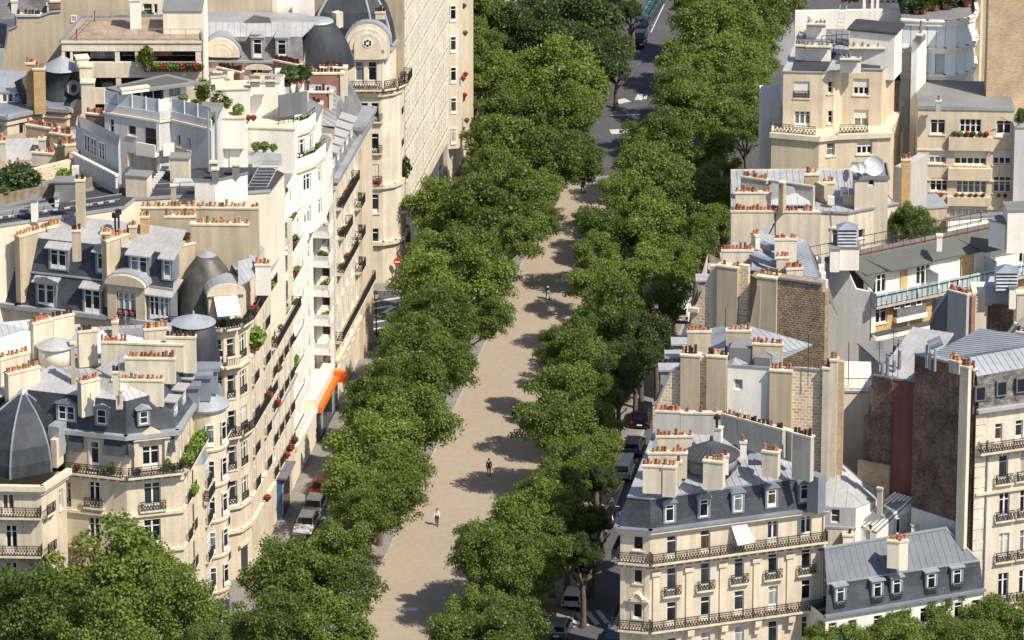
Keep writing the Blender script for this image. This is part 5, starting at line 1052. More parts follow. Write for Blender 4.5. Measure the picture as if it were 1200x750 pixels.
    C(135.5, 457, 143, 457, 1.8, 0, 29.2); C(82.5, 402, 87, 402, 5.5, 0, 32, m='plaster_tan', th=.4)
    b.blk('side_wall', -5, 400, 38, 387, 30.2, 4.5, .4, 'paint_white')
    for x, y, h in ((140, 455, 3), (148, 402, 3)): q = G(x, y, 29.4); mb = MB(); mb.tube((q.x, q.y, 28), (q.x, q.y, 29.4+h), .05, 4); b.add('aerial', mb, 'metal_rail')
    # round corner tower with lead drum roof
    c = G(228, 433, 25.5); mb = MB()
    prof = [(25.0, 2.35), (26.5, 2.3), (28.5, 2.1), (30.0, 1.85)]
    mb.lathe(c.x, c.y, prof, 28)
    b.add('drum_roof', mb, 'lead', True); mb = MB(); mb.ring(c.x, c.y, 30.0, 2.0, 30.75, .1, 24); mb.ring(c.x, c.y, 30.7, .15, 31.1, .05, 6); b.add('drum_cap', mb, 'zinc')
    c = G(240, 474, 23.5); mb = MB(); mb.ring(c.x, c.y, 0, 1.9, 23.4, 1.9, 20); b.add('corner_tower', mb, 'stone'); mb = MB(); mb.lathe(c.x, c.y, [(23.4, 2.15), (23.6, 2.2), (23.8, 1.9), (24.4, .9), (24.5, .3)], 20); b.add('tower_roof', mb, 'zinc')
    for zz in (20.2, 16.8, 13.4, 10, 6.6, 3.2):
        for a in (-75, -30): 
            a = math.radians(a); d = Vector((-math.sin(a), math.cos(a), 0)); pc = Vector((c.x+1.9*math.cos(a), c.y+1.9*math.sin(a), 0)); q = Pl(pc-d*.8, pc+d*.8); b.window(q, .8, zz, .8, 2.1, 'fge', -.03)
        mb = MB(); mb.ring(c.x, c.y, zz-.5, 2.05, zz-.3, 2.1, 20); b.add('string_course', mb, 'trim')
    for i, (x, y, z) in enumerate(((222, 452, 26), (236, 440, 26.5), (244, 432, 26.8))): q = G(x, y, z); mb = MB(); mb.box(q.x-.8, q.x+.8, q.y-.6, q.y+1, z-2.2, z); mb.box(q.x-1.05, q.x+1.05, q.y-.85, q.y+1, z, z+.3); b.add('dormer', mb, 'zinc_blue')
    PL.update(where='on the planted balcony of the lower left stone building', group='plants on the lower left balconies')
    for i in range(9): plant(pS.pt(.5+i*.75, zs, .45), random.uniform(.35, .62), random.choice(('green', 'green', 'mid')), h=random.uniform(.6, 1.1))
    for t, zz in ((3.0, 17.3), (3.6, 17.3), (6.2, 16.1), (13.4, 10.3)): plant(pS.pt(t, zz, .35), .45, 'green')
    for t, zz, k in ((8, 10.3, 'pink'), (10, 6.8, 'red'), (13.8, 13.7, 'pink'), (11.5, 3.1, 'red')): plant(pS.pt(t, zz, .5), .32, k)
    for x, k in ((92, 'red'), (124, 'green'), (133, 'mid'), (160, 'dark'), (196, 'green'), (202, 'dark')): pl = pA if x < 148 else pB; plant(pl.pt(pl.hit(x, 552)[0], zs, .3), .33, k, h=.7 if x in (196, 133) else None)
    # domed pavilion
    zc = 21.6; ring = gl(zc, ((-45, 552), (-12, 567), (48, 568), (77, 549), (70, 525), (-45, 515)))
    b = Bld('apartment_building', 'stone corner pavilion under a large ribbed lead dome at the left edge', 'building', ring[1])
    p1, p2 = Pl(ring[1], ring[2]), Pl(ring[2], ring[3])
    b.walls(ring, zc-.3, 0, 'stone', {1: [(10, 602, 14, 30, 'f'), (14, 647, 14, 31, 'f'), (14, 687, 14, 27, 'f')], 2: [(72, 597, 4, 24, 'f')]})
    b.band(ring[:4], zc-.5, zc, .5); b.band(ring[:4], zc-.9, zc-.52, .25)
    for y, e in ((603, 0), (648, 0)): zz = p1.hit(14, y)[1]; b.balcony(p1, 0, p1.len, zz, .8); b.balcony(p2, 0, p2.len*.35, zz, .6, ends=False)
    base = gl(zc+.1, ((-32, 550), (12, 562), (60, 553), (66, 528), (-20, 518))); apx = Vector(((base[0].x+base[2].x)/2+1.4, (base[0].y+base[3].y)/2, 0))
    apx = G(29, 536, zc); pr = [(0, 1), (.18, .99), (.4, .9), (.62, .72), (.8, .47), (.93, .2), (1, .05)]; H_ = 6.0; rings = [[Z(apx.lerp(Z(p, zc), s_), zc+.1+H_*h_) for p in base] for h_, s_ in pr]
    n = 5
    for i in range(n):
        j = (i+1) % n; mb = MB()
        for k in range(len(rings)-1): mb.face([rings[k][i], rings[k][j], rings[k+1][j], rings[k+1][i]])
        b.add('dome_side', mb, 'lead', True); mb = MB()
        for k in range(len(rings)-1): mb.tube(rings[k][i], rings[k+1][i], .1, 6)
        b.add('dome_rib', mb, 'zinc_blue')
    mb = MB(); mb.ring(apx.x, apx.y, zc+H_-.1, .5, zc+H_+.4, .15, 8); b.add('finial', mb, 'zinc')
    c = G(2, 575, 21.8); mb = MB()
    for k in range(5): a0, a1 = k/5*PI/2, (k+1)/5*PI/2; mb.ring(c.x, c.y, 21+2.6*math.sin(a0), 2.4*math.cos(a0)+.02, 21+2.6*math.sin(a1), 2.4*math.cos(a1)+.02, 16)
    c = G(-14, 548, 24); b.blk('dormer', 56, 499, 69, 501, 25.2, 2.8, 1.5, 'zinc'); b.blk('stone_pier', 59, 515, 66, 516, 24.2, 2.6, 1.4, 'stone')
corner_left()
def round_corner():
    z = 25.0; f = gl(z, ((-45, 345), (20, 357), (128, 369), (200, 379), (246, 382), (262, 384), (278, 381), (290, 373), (303, 352), (317, 330)))
    b = Bld('apartment_building', 'stone building with rounded corner, brown ogive dome, white awning and two dormer rows', 'building', f[5])
    bk = [G(300, 318, z), G(200, 330, z), G(-45, 300, z)]; rows = [21.5, 18.0, 14.5, 11.0, 7.6]
    b.walls(f+bk, z-.3, 0, 'stone', skip=(3, 4, 5, 6, 7, 8)); 
    for i in (3, 4, 5, 6, 7, 8):
        pl = Pl(f[i], f[i+1]); n = 1 if i < 8 else 1
        ts = [pl.len*.5] if i != 3 else [pl.len*.3, pl.len*.75]
        b.grid(pl, ts, rows, min(1.2, pl.len*.6), 2.3, 'fg' if i < 7 else 'fr', 0, z-.3, 'stone')
        b.balcony(pl, 0, pl.len, z, .7, ends=False, brackets=True); b.balcony(pl, 0, pl.len, 14.4, .6, ends=False, brackets=False)
        for zz in (20.9, 7.2, 4.8): mb = MB(); mb.obox(f[i], f[i+1], zz, zz+.3, .3, 0, .1); b.add('string_course', mb, 'trim')
    pf = Pl(f[4], f[5]); 
    for i in (4, 5): # stone balustrade
        pl = Pl(f[i], f[i+1]); mb = MB(); mb.obox(f[i], f[i+1], 21.2, 21.4, .8, 0, .2); mb.obox(pl.pt(0, 0, .62), pl.pt(pl.len, 0, .62), 22.15, 22.3, .12, .12); b.add('balustrade', mb, 'trim')
        for k in range(6): q = pl.pt(pl.len*(k+.5)/6, 0, .62); mb = MB(); mb.ring(q.x, q.y, 21.4, .08, 22.15, .08, 6); b.add('baluster', mb, 'trim')
    b.window(pf, pf.len*.5, 21.45, 1.4, 1.4, 'ce', -.04)
    q = G(279, 667, 0); door = Pl(f[6], f[7]); mb = MB(); t = door.len*.3; mb.obox(door.pt(t-.6, 0, .02), door.pt(t+.6, 0, .02), .12, 3.2, .05, 0); b.add('door', mb, 'door_dark')
    mb = MB(); mb.obox(door.pt(t-.9, 0, .02), door.pt(t+.9, 0, .02), 3.2, 3.5, .15, 0); b.add('door_lintel', mb, 'trim')
    # slate tiers on the wing
    e = [f[0], f[1], f[2], f[3]]; pe = Pl(f[1], f[3]); i1 = inset(f+bk, [.8]*len(f+bk)); i2 = inset(f+bk, [1.6]*len(f+bk)); i3 = inset(f+bk, [4.8]*len(f+bk)); i1[0].x -= 1
    b.band(e, z-.35, z+.05, .45, 'zinc', 'gutter')
    for a in range(3):
        b.poly('slate_slope', [Z(e[a], z), Z(e[a+1], z), Z(i1[a+1], 28), Z(i1[a], 28)], 'slate'); b.poly('slate_slope', [Z(i1[a], 28.1), Z(i1[a+1], 28.1), Z(i2[a+1], 31.1), Z(i2[a], 31.1)], 'slate')
        b.poly('zinc_slope', [Z(i2[a], 31.12), Z(i2[a+1], 31.12), Z(i3[a+1], 32.4), Z(i3[a], 32.4)], 'zinc_light', .12, True)
    b.band(i1[:4], 27.95, 28.12, .12, 'zinc', 'roof_band')
    b.poly('zinc_slope', [G(279, 336, 28.5), G(302, 322, 28.5), G(300, 300, 30), G(279, 306, 30)], 'zinc', .12, True)
    P1 = Pl(e[1]-pe.n*.1, e[3]-pe.n*.1); P2_ = Pl(i1[1]-pe.n*.1, i1[3]-pe.n*.1)
    for x, y, wd, h in ((54, 362, 24, 31), (108.5, 369, 23, 31), (187, 377, 27, 31)): b.dormer(P1, x, y, wd, h, 1.6, 'zinc_blue', 'shed', 'f', 'zinc_light', .5, 2)
    for x, y, wd, h in ((68.5, 317, 23, 26), (119, 321, 14, 26), (163, 325, 24, 26), (196, 329, 13, 26)): b.dormer(P2_, x, y, wd, h, 1.6, 'zinc_blue', 'shed', 'f', 'zinc_light', .5, 2 if wd > 15 else 1)
    # stone dormer with segmental pediment
    t0, zz = P1.hit(150, 372); mb = MB(); pp = lambda t, o: P1.pt(t, 0, o)
    mb.obox(pp(t0-1.85, .35), pp(t0-.95, .35), z-.2, z+3.3, 0, 1.5); mb.obox(pp(t0+.95, .35), pp(t0+1.85, .35), z-.2, z+3.3, 0, 1.5); mb.obox(pp(t0-.95, .35), pp(t0+.95, .35), z+2.6, z+3.3, 0, 1.5); b.add('stone_dormer', mb, 'stone_warm')
    mb = MB(); ns = 10; A_ = [(t0-2*math.cos(PI*i/ns), z+3.3+1.0*math.sin(PI*i/ns)) for i in range(ns+1)]; mb.prism([P1.pt(t, zz_, .35-.2) for t, zz_ in A_], [P1.pt(t, zz_, .65) for t, zz_ in A_]); b.add('segmental_pediment', mb, 'stone_warm'); A_ = [(t0-2.1*math.cos(PI*i/ns), z+3.35+1.15*math.sin(PI*i/ns)) for i in range(ns+1)]; mb = MB(); mb.prism([P1.pt(t, zz_, -2.4) for t, zz_ in A_], [P1.pt(t, zz_, .3) for t, zz_ in A_]); b.add('dormer_roof', mb, 'zinc')
    b.window(Pl(pp(0, .2), pp(9, .2)), t0, z+.1, 1.7, 2.4, 'fge', .05); PL.update(where='on the arched stone dormer of the slate wing', group='pink dormer flowers')
    for k in (-.6, 0, .6): plant(P1.pt(t0+k, z+.4, .6), .22, 'pink')
    def C(x0, y0, x1, y1, z_, h, n, pot='pot_ochre', m='plaster_tan', th=.7, **kw): b.chim(x0, y0, x1, y1, z_, h, n, th, m, pot, **kw)
    for (x0, y0, x1, y1, z_, n, h) in ((22.5, 277, 55, 267.5, 31.8, 9, 6.5), (55.5, 267, 86, 259.5, 31.9, 9, 2), (124.5, 282, 141, 277, 32.2, 5, 6.5), (141.5, 276.5, 158, 271, 32.2, 5, 2.5), (203, 290, 232, 283, 31.2, 7, 7.5)): C(x0, y0, x1, y1, z_, h, n)
    C(232.3, 283, 278, 283, 31.2, 7.5, 11); C(223, 262, 291, 263, 33, 7.5, 16); C(193, 253.5, 229, 253.5, 33.2, 4, 8); C(165, 243, 234, 243, 33.2, 7.5, 14); C(234.5, 243, 303, 243.5, 33.2, 12, 14)
    C(84, 270, 94, 270, 33.6, 3, 4, 'pot_dark'); C(88, 211, 99, 211, 36.5, 6, 2, 'pot_dark', 'plaster_tan', .8); C(118, 273, 129, 273, 32.8, 2, 4); C(151, 265, 160, 265, 32.9, 2, 3); C(164, 254, 174, 254, 33.6, 2, 3, m='brick_yellow'); C(299, 309+1, 317, 310, 29.6, 3, 4, 'terracotta', 'paint_white')
    for x, y in ((135, 262), (139, 258)): q = G(x, y, 33); mb = MB(); mb.tube((q.x, q.y, 31), (q.x, q.y, 33.6), .1, 6); mb.ring(q.x, q.y, 33.6, .3, 34.0, .3, 8); b.add('cowl', mb, 'iron')
    # dome with arched stone dormer
    c = G(243.5, 360.5, z+.2); mb = MB(); R_ = 3.1; pr = [(0, 1.02), (.15, .99), (.35, .9), (.55, .76), (.75, .56), (.9, .36), (.97, .26)]
    mb.lathe(c.x, c.y, [(z+5.5*h0, R_*s0) for h0, s0 in pr], 32)
    b.add('dome', mb, 'dome_brown', True); mb = MB(); mb.ring(c.x, c.y, z+5.3, .9, z+5.65, .3, 16); b.add('dome_cap', mb, 'zinc')
    pt = Pl(G(246, 379, z), G(287, 376, z)); t = pt.hit(265, 372)[0]
    mb = MB(); mb.obox(pt.pt(t-1.6, 0, .1), pt.pt(t-.95, 0, .1), z, z+2.7, 0, 2); mb.obox(pt.pt(t+.95, 0, .1), pt.pt(t+1.6, 0, .1), z, z+2.7, 0, 2); mb.obox(pt.pt(t-.95, 0, .1), pt.pt(t+.95, 0, .1), z+2.3, z+2.7, 0, 2); b.add('stone_dormer', mb, 'stone_warm')
    A_ = [(t-1.8*math.cos(PI*i/10), z+2.7+1.1*math.sin(PI*i/10)) for i in range(11)]; mb = MB(); mb.prism([pt.pt(a, zz_, -.1) for a, zz_ in A_], [pt.pt(a, zz_, .35) for a, zz_ in A_]); b.add('segmental_pediment', mb, 'stone_warm'); A_ = [(t-1.85*math.cos(PI*i/10), z+2.75+1.15*math.sin(PI*i/10)) for i in range(11)]; mb = MB(); mb.prism([pt.pt(a, zz_, -2.6) for a, zz_ in A_], [pt.pt(a, zz_, .1) for a, zz_ in A_]); b.add('dormer_roof', mb, 'zinc')
    b.window(pt, t, z+.1, 1.8, 2.1, 'fe', .1)
    up = Vector((0, 0, .05)); q = [pt.pt(t-1.0, z+1.1, 1.4), pt.pt(t+1.15, z+1.1, 1.4), pt.pt(t+1.0, z+2.6, .3), pt.pt(t-1.15, z+2.6, .3)]; mb = MB(); mb.prism(q, [p+up for p in q]); b.add('awning', mb, 'awning_white')
    PL.update(where='under the white awning on the rounded corner', group='flowers under the awning')
    for k in range(7): plant(pt.pt(t-1.4+k*.5, z, .55), .26, 'pink' if k % 3 == 0 else 'dark')
    # street side attic
    a = gl(z, ((284, 368), (298, 350), (311, 330))); ring = [a[0], a[1], a[2], U(a[2], -3, 1), U(a[0], -2, 4)]; b.walls(ring, 28.3, z-.3, 'stone_warm'); b.poly('zinc_slope', [Z(ring[0], 28.3), Z(ring[2], 28.3), Z(ring[3], 30), Z(ring[4], 30)], 'zinc', .15, True)
    PL.update(where='on the long top balcony of the rounded corner building', group='plants on the rounded corner building'); pz = Pl(f[8], f[9]); plant(Pl(f[7], f[8]).pt(1, z, .4), .45, 'red'); plant(pz.pt(1.5, z, .4), .6, 'dark'); plant(pz.pt(3, z, .4), .5, 'green'); plant(pz.pt(.5, z, .4), .45, 'red'); plant(Pl(f[7], f[8]).pt(1.2, 21.5, .5), .85, 'green', h=1.2); plant(Pl(f[7], f[8]).pt(2.6, 21.5, .5), .7, 'green'); plant(pz.pt(2, 14.5, .4), .4, 'red'); plant(pz.pt(.6, 4.9, .4), .35, 'red')
round_corner()
def street_row():
    # white attic house
    P0, P1 = S(0, 9.8), S(0, 21.6); pl = Pl(P0, P1); b = Bld('apartment_building', 'narrow stone house with tall white attic and long black railing beside the rounded corner', 'building', P0)
    Bk = [S(-8, 21.6), S(-8, 9.8)]
    street_face(b, pl, .4, pl.len-.3, 2.3, [15.0, 11.6, 8.2, 4.9], 1.1, 2.2, 'fr', 0, 18.2, 'stone_pale'); b.walls([P0, P1]+Bk, 18.2, 0, 'stone_pale', skip=(0,))
    b.balcony(pl, 0, pl.len, 18.4, .9, brackets=False); at = [S(-.6, 10), S(-.6, 21.4), S(-7, 21.4), S(-7, 10)]; pa = Pl(at[0], at[1])
    street_face(b, pa, .3, pa.len, 1.9, [18.5, 21.8], .9, 2.3, 'f', 18.2, 25, 'paint_white'); b.walls(at, 25, 18.2, 'paint_white', skip=(0,))
    b.poly('zinc_slope', [S(-.2, 9.6, 25), S(-.2, 21.6, 25), S(-4.5, 21.6, 26.6), S(-4.5, 9.6, 26.6)], 'zinc', .15, True); b.band([S(0, 9.8), S(0, 21.6)], 11.2, 11.5, .4, 'zinc', 'string_course')
    mb = MB(); mb.obox(S(0, 1.0), S(0, 8.5), 0, 4.4, .15, 0); mb.obox(S(0, 10), S(0, 21), 0, 4.2, .1, 0); b.add('shop_front', mb, 'stone_pale')
    mb = MB(); mb.obox(S(0, 12.2), S(0, 16.4), .1, 4.3, .55, 0); b.add('shop_window', mb, 'blue_paint'); mb = MB(); mb.obox(S(.5, 12), S(.5, 16.6), 4.3, 4.5, .6, .5); b.add('shop_awning', mb, 'wall_dark')
    for i in range(4): mb = MB(); mb.obox(S(.55, 12.5+i*1.0), S(.55, 13.3+i*1.0), .6, 3.6, .03, 0); b.add('shop_pane', mb, 'window_glass')
    PL.update(where='on the narrow stone house with the white attic', group='plants on the white attic house')
    for bb, zz, k in ((11, 18.5, 'green'), (14, 18.5, 'dark'), (12.5, 15, 'mid'), (16, 4.9, 'red'), (18, 4.9, 'red'), (20, 4.9, 'red'), (12, 11.7, 'red')): plant(S(.4, bb, zz), .35, k)
    # modern white terraces
    P0, P1 = S(0, 21.7), S(0, 43.3); pl = Pl(P0, P1); b = Bld('apartment_building', 'white modern block with stepped terraces, solid white balconies full of plants', 'building', P0)
    core = [S(-1.6, 21.8), S(-1.6, 43.2), S(-12, 43.2), S(-12, 21.8)]; pc = Pl(core[0], core[1]); rows = [4.0+3.05*i for i in range(8)]
    street_face(b, pc, .5, pc.len-.3, 2.6, [r+.05 for r in rows], 1.5, 2.2, 'f', 0, 28.4, 'paint_white', .15); b.walls(core, 28.4, 0, 'paint_white', skip=(0,)); b.poly('flat_roof', [Z(p, 28.4) for p in core], 'roof_grey', .15)
    PL.update(where='on the white stepped terraces', group='plants on the white terraces')
    for i, zz in enumerate(rows):
        for (b0, b1, ou) in ((21.9, 30.5, 0), (40.6, 43.0, 0)):
            zz_ = zz+(0 if b0 < 30 else -.5); mb = MB(); q = [S(-1.6, b0, 0), S(ou, b0, 0), S(ou, b1, 0), S(-1.6, b1, 0)]; mb.prism([Z(p, zz_-.25) for p in (q[0], q[1], q[2], q[3])], [Z(p, zz_) for p in (q[0], q[1], q[2], q[3])]); b.add('balcony_slab', mb, 'paint_white')
            mb = MB(); mb.obox(q[1], q[2], zz_, zz_+.95, .0, .12); b.add('balcony_parapet', mb, 'paint_white'); mb = MB(); mb.obox(q[0], q[1], zz_, zz_+.45, 0, .1); b.add('balcony_parapet', mb, 'paint_white'); mb = MB(); mb.obox(q[0], q[1], zz_+.46, zz_+.95, -.02, .08); b.add('balustrade_panel', mb, 'glass_milk')
            for k in range(random.randint(1, 4) if i > 1 else 0): plant(S(random.uniform(-1.2, -.4), b0+random.uniform(.3, 2 if b0 > 35 else 6), zz_), random.uniform(.3, .55), random.choice(('green', 'red', 'mid', 'dark', 'green')))
        mb = MB(); mb.obox(S(-1.6, 31), S(-1.6, 35.2), zz-.2, zz+.9, .5, 0); b.add('loggia_parapet', mb, 'paint_white')
    pw = Pl(S(-1.6, 43.1), S(0, 43.1)); b.grid(pw, [.75], [r+.1 for r in rows], .9, 1.9, 'fe', 0, 28.5, 'paint_white'); mb = MB(); mb.obox(S(-.1, 21.6), S(-.1, 21.85), 0, 27, .15, .3); b.add('party_fin', mb, 'paint_pale')
    mb = MB(); mb.obox(S(0, 22), S(0, 32.6), 3.4, 3.86, .25, .4); mb.obox(S(0, 32.6), S(0, 43), 3.4, 4.6, .05, 1.6); mb.obox(S(0, 22), S(0, 43), 0, 3.4, .0, 1.7); b.add('ground_floor', mb, 'paint_pale')
    # orange shop awning with dark glazed front
    mb = MB(); q0, q1 = S(.1, 33.0), S(.1, 42.6); mb.obox(q0, q1, 3.1, 3.7, .45, -.02); mb.obox(S(.1, 42.0), S(.1, 42.6), 3.0, 4.1, 1.2, -.02); b.add('shop_awning', mb, 'orange'); mb = MB(); mb.obox(q0, q1, .1, 2.9, .25, 0); b.add('shop_front', mb, 'door_dark')
    for k in range(6): mb = MB(); mb.obox(S(.36, 33.3+k*1.55), S(.36, 34.6+k*1.55), .6, 2.7, .03, 0); b.add('shop_pane', mb, 'window_glass')
    # rounded upper terraces
    def curved(z_, pts, bk_, hb, label):
        P = gl(z_, pts); Bq = gl(z_, bk_); mb = MB(); ring = P+Bq
        for u, v in zip(P, P[1:]): mb.obox(u, v, z_-1.0, z_, 0, .15)
        b.add('terrace_parapet', mb, 'paint_white'); b.poly('terrace_floor', [Z(p, z_-1.0) for p in ring], 'roof_grey', .25)
        b.band(P, z_-1.35, z_-1.0, .12, 'trim', 'terrace_edge'); IR = inset(ring, [.15]*len(ring)); b.walls(IR, z_-1.3, z_-hb, 'paint_white', skip=tuple(range(len(P)-1))); [b.grid(Pl(IR[k], IR[k+1]), [Pl(IR[k], IR[k+1]).len*.5], [z_-3.9+0*j for j in (0,)]+([z_-7.2] if hb > 6 else []), 1.1, 2.0, 'fe', z_-hb, z_-1.3, 'paint_white') for k in range(len(P)-1)]; b.walls(inset(ring, [1.7]*len(ring)), z_+1.8, z_-1.1, 'paint_white', {k: [] for k in ()})
        pl_ = [Pl(u, v) for u, v in zip(P, P[1:])]
        for q in pl_:
            link('railing', rail_mesh(round(q.len, 2), .55, .5, False), b.r, q.pt(0, z_, -.1)-b.o, q.rz)
            n_ = int(q.len/.9)
            for k in range(n_): plant(q.pt(q.len*(k+.5)/n_, z_-.98, -.6), random.uniform(.3, .6), random.choice(('green', 'mid', 'dark', 'green')))
    PL.update(where='on the curved roof terraces of the white block', group='plants on the curved terraces')
    curved(29.4, ((331, 190), (352, 186), (370, 179), (382, 168)), ((388, 150), (355, 130), (322, 160)), 8, '')
    curved(32.8, ((327, 148), (345, 145), (362, 139), (370, 132)), ((378, 112), (345, 95), (318, 115)), 4, '')
    q = gl(36.4, ((292, 97), (327, 97), (333, 90), (300, 88))); b.walls(q, 36.4, 26, 'paint_white'); b.band(q, 36.4, 36.6, .1, 'trim', 'coping', True)
    for x in (298, 316): b.chim(x-5, 94, x+6, 94, 37.2, .7, 5, .6, 'roof_grey', 'roof_grey', .3)
    for x0, y0, x1, y1, zz, h in ((241, 155, 268, 154, 33.5, 12), (268.5, 158, 281, 158, 33.2, 12), (281.3, 152, 289, 152, 33.6, 12), (289.3, 150, 345, 152, 32.8, 9), (256, 139, 287, 139, 35, 3), (254, 106, 293, 105, 36.2, 5)): b.blk('wall_block', x0, y0, x1, y1, zz, h, 2.5, 'paint_white', top='trim')
    PL.update(where='among the white roof terraces', group='plants on the white roofs')
    for x, y, zz, r, k in ((258, 128, 35, .9, 'green'), (266, 128, 35, .6, 'mid'), (280, 136, 35, .6, 'green'), (291, 142, 34, .3, 'red'), (297, 142, 34, .3, 'red'), (238, 112, 36, .8, 'mid'), (238, 120, 36, .7, 'dark'), (215, 122, 36.5, .5, 'mid'), (230, 128, 36.5, .5, 'mid'), (300, 178, 31, .5, 'green'), (310, 178, 31, .5, 'mid'), (320, 178, 31, .4, 'green'), (337, 101, 35, 1.0, 'dark'), (346, 98, 35, .8, 'dark'), (354, 97, 35, .9, 'dark'), (327, 232, 27.5, .5, 'green'), (333, 228, 27.5, .4, 'pink')): plant(G(x, y, zz), r, k)
    b.blk('terrace_parapet', 288, 170+8, 330, 180, 31, 1.2, .2, 'glass_milk'); b.blk('terrace_parapet', 323, 258, 333, 240, 28, 1.2, .2, 'glass_milk')
    # older stone house with slate mansard
    P0, P1 = S(0, 43.5), S(0, 62.6); pl = Pl(P0, P1); b = Bld('apartment_building', 'older cream stone house with dark slate roof, zinc dormers and long planted balcony', 'building', P0)
    street_face(b, pl, .3, pl.len-.3, 2.4, [20.5, (17.1, 'f'), 13.7, (10.3, 'f'), 6.9, 3.5], 1.1, 2.3, 'f', 0, 23.6, 'stone_pale'); Bk = [S(-11, 62.6), S(-11, 43.5)]; b.walls([P0, P1]+Bk, 23.6, 0, 'stone_pale', skip=(0,))
    for zz, a, c in ((20.4, 1, 10), (17.0, 2, 6), (13.6, 1, 9), (6.8, 0, 18.5), (17, 11, 13), (13.6, 11, 13), (10.2, 11, 13)): b.balcony(pl, a, c, zz, .8, brackets=False)
    b.band([P0, P1], 23.4, 23.9, .6, 'zinc', 'gutter'); b.band([P0, P1], 22.6, 23, .3); b.band([P0, P1], 4.4, 4.8, .4)
    b.poly('slate_slope', [Z(P0, 23.9), Z(P1, 23.9), S(-1.8, 62.6, 27.6), S(-1.8, 43.5, 27.6)], 'slate_grey'); b.poly('zinc_slope', [S(-1.8, 43.5, 27.6), S(-1.8, 62.6, 27.6), S(-6, 62.6, 29), S(-6, 43.5, 29)], 'zinc', .12, True); mb = MB(); mb.prism([S(0, 43.4, 23.6), S(-1.8, 43.4, 27.6), S(-6, 43.4, 29), S(-11, 43.4, 27), S(-11, 43.4, 23.6)], [S(0, 43.7, 23.6), S(-1.8, 43.7, 27.6), S(-6, 43.7, 29), S(-11, 43.7, 27), S(-11, 43.7, 23.6)]); b.add('gable_wall', mb, 'plaster_cream')
    for i in range(5):
        q = pl.pt(1.5+i*2.4, 24.1, -.3); me = MB(); me.box(-.7, .7, 0, 1.7, 0, 2.1); d = b.at('dormer', cached(('sd2',), lambda: me.mesh('dormer', 'zinc_blue')), q, pl.rz); link('window', cached(('f', 'c', 1.0, 1.5, 'z'), lambda: frame_mesh(1.0, 1.5, 'c')), d, (0, -.02, .3)); link('pane', cached(('p', 1.0, 1.5), lambda: pane_mesh(1.0, 1.5)), d, (0, -.02, .3))
        m3 = MB(); m3.prism([(-.95, -.6, 2.0), (.95, -.6, 2.0), (.95, 1.9, 2.7), (-.95, 1.9, 2.7)], [(-.95, -.6, 2.12), (.95, -.6, 2.12), (.95, 1.9, 2.82), (-.95, 1.9, 2.82)]); link('dormer_roof', cached(('sd2r',), lambda: m3.mesh('dormer_roof', 'zinc_light')), d)
    q = [S(-5.0, 56.5), S(.4, 56.5), S(.4, 62.5), S(-5, 62.5)]; b.walls(q, 24.6, 0, 'stone_warm'); b.band(q, 24.6, 25.0, .5, 'zinc', 'cornice', True); b.poly('zinc_slope', [Z(p, 25.0) for p in q], 'zinc', .1, Vector((1, 0, 0))); pf = Pl(q[0], q[1]); mb = MB(); mb.obox(pf.pt(3.3, 0), pf.pt(4.3, 0), 20, 24.0, .2, 0); mb.obox(pf.pt(3.1, 0), pf.pt(4.5, 0), 24.0, 24.6, .35, 0); b.add('pilaster', mb, 'stone_warm')
    PL.update(where='on the long balcony of the older stone house', group='plants on the older stone house')
    for k in range(10): plant(pl.pt(1.5+k*.8, 20.4, .4), .3, random.choice(('dark', 'mid', 'red')))
    for t, zz in ((2.4, 17), (3.4, 17), (2, 13.6), (5, 13.6)): plant(pl.pt(t, zz, .4), .35, random.choice(('mid', 'red')))
    mb = MB(); mb.obox(S(0, 60), S(0, 61), .1, 3, .1, 0); b.add('door', mb, 'blue_paint')
street_row()
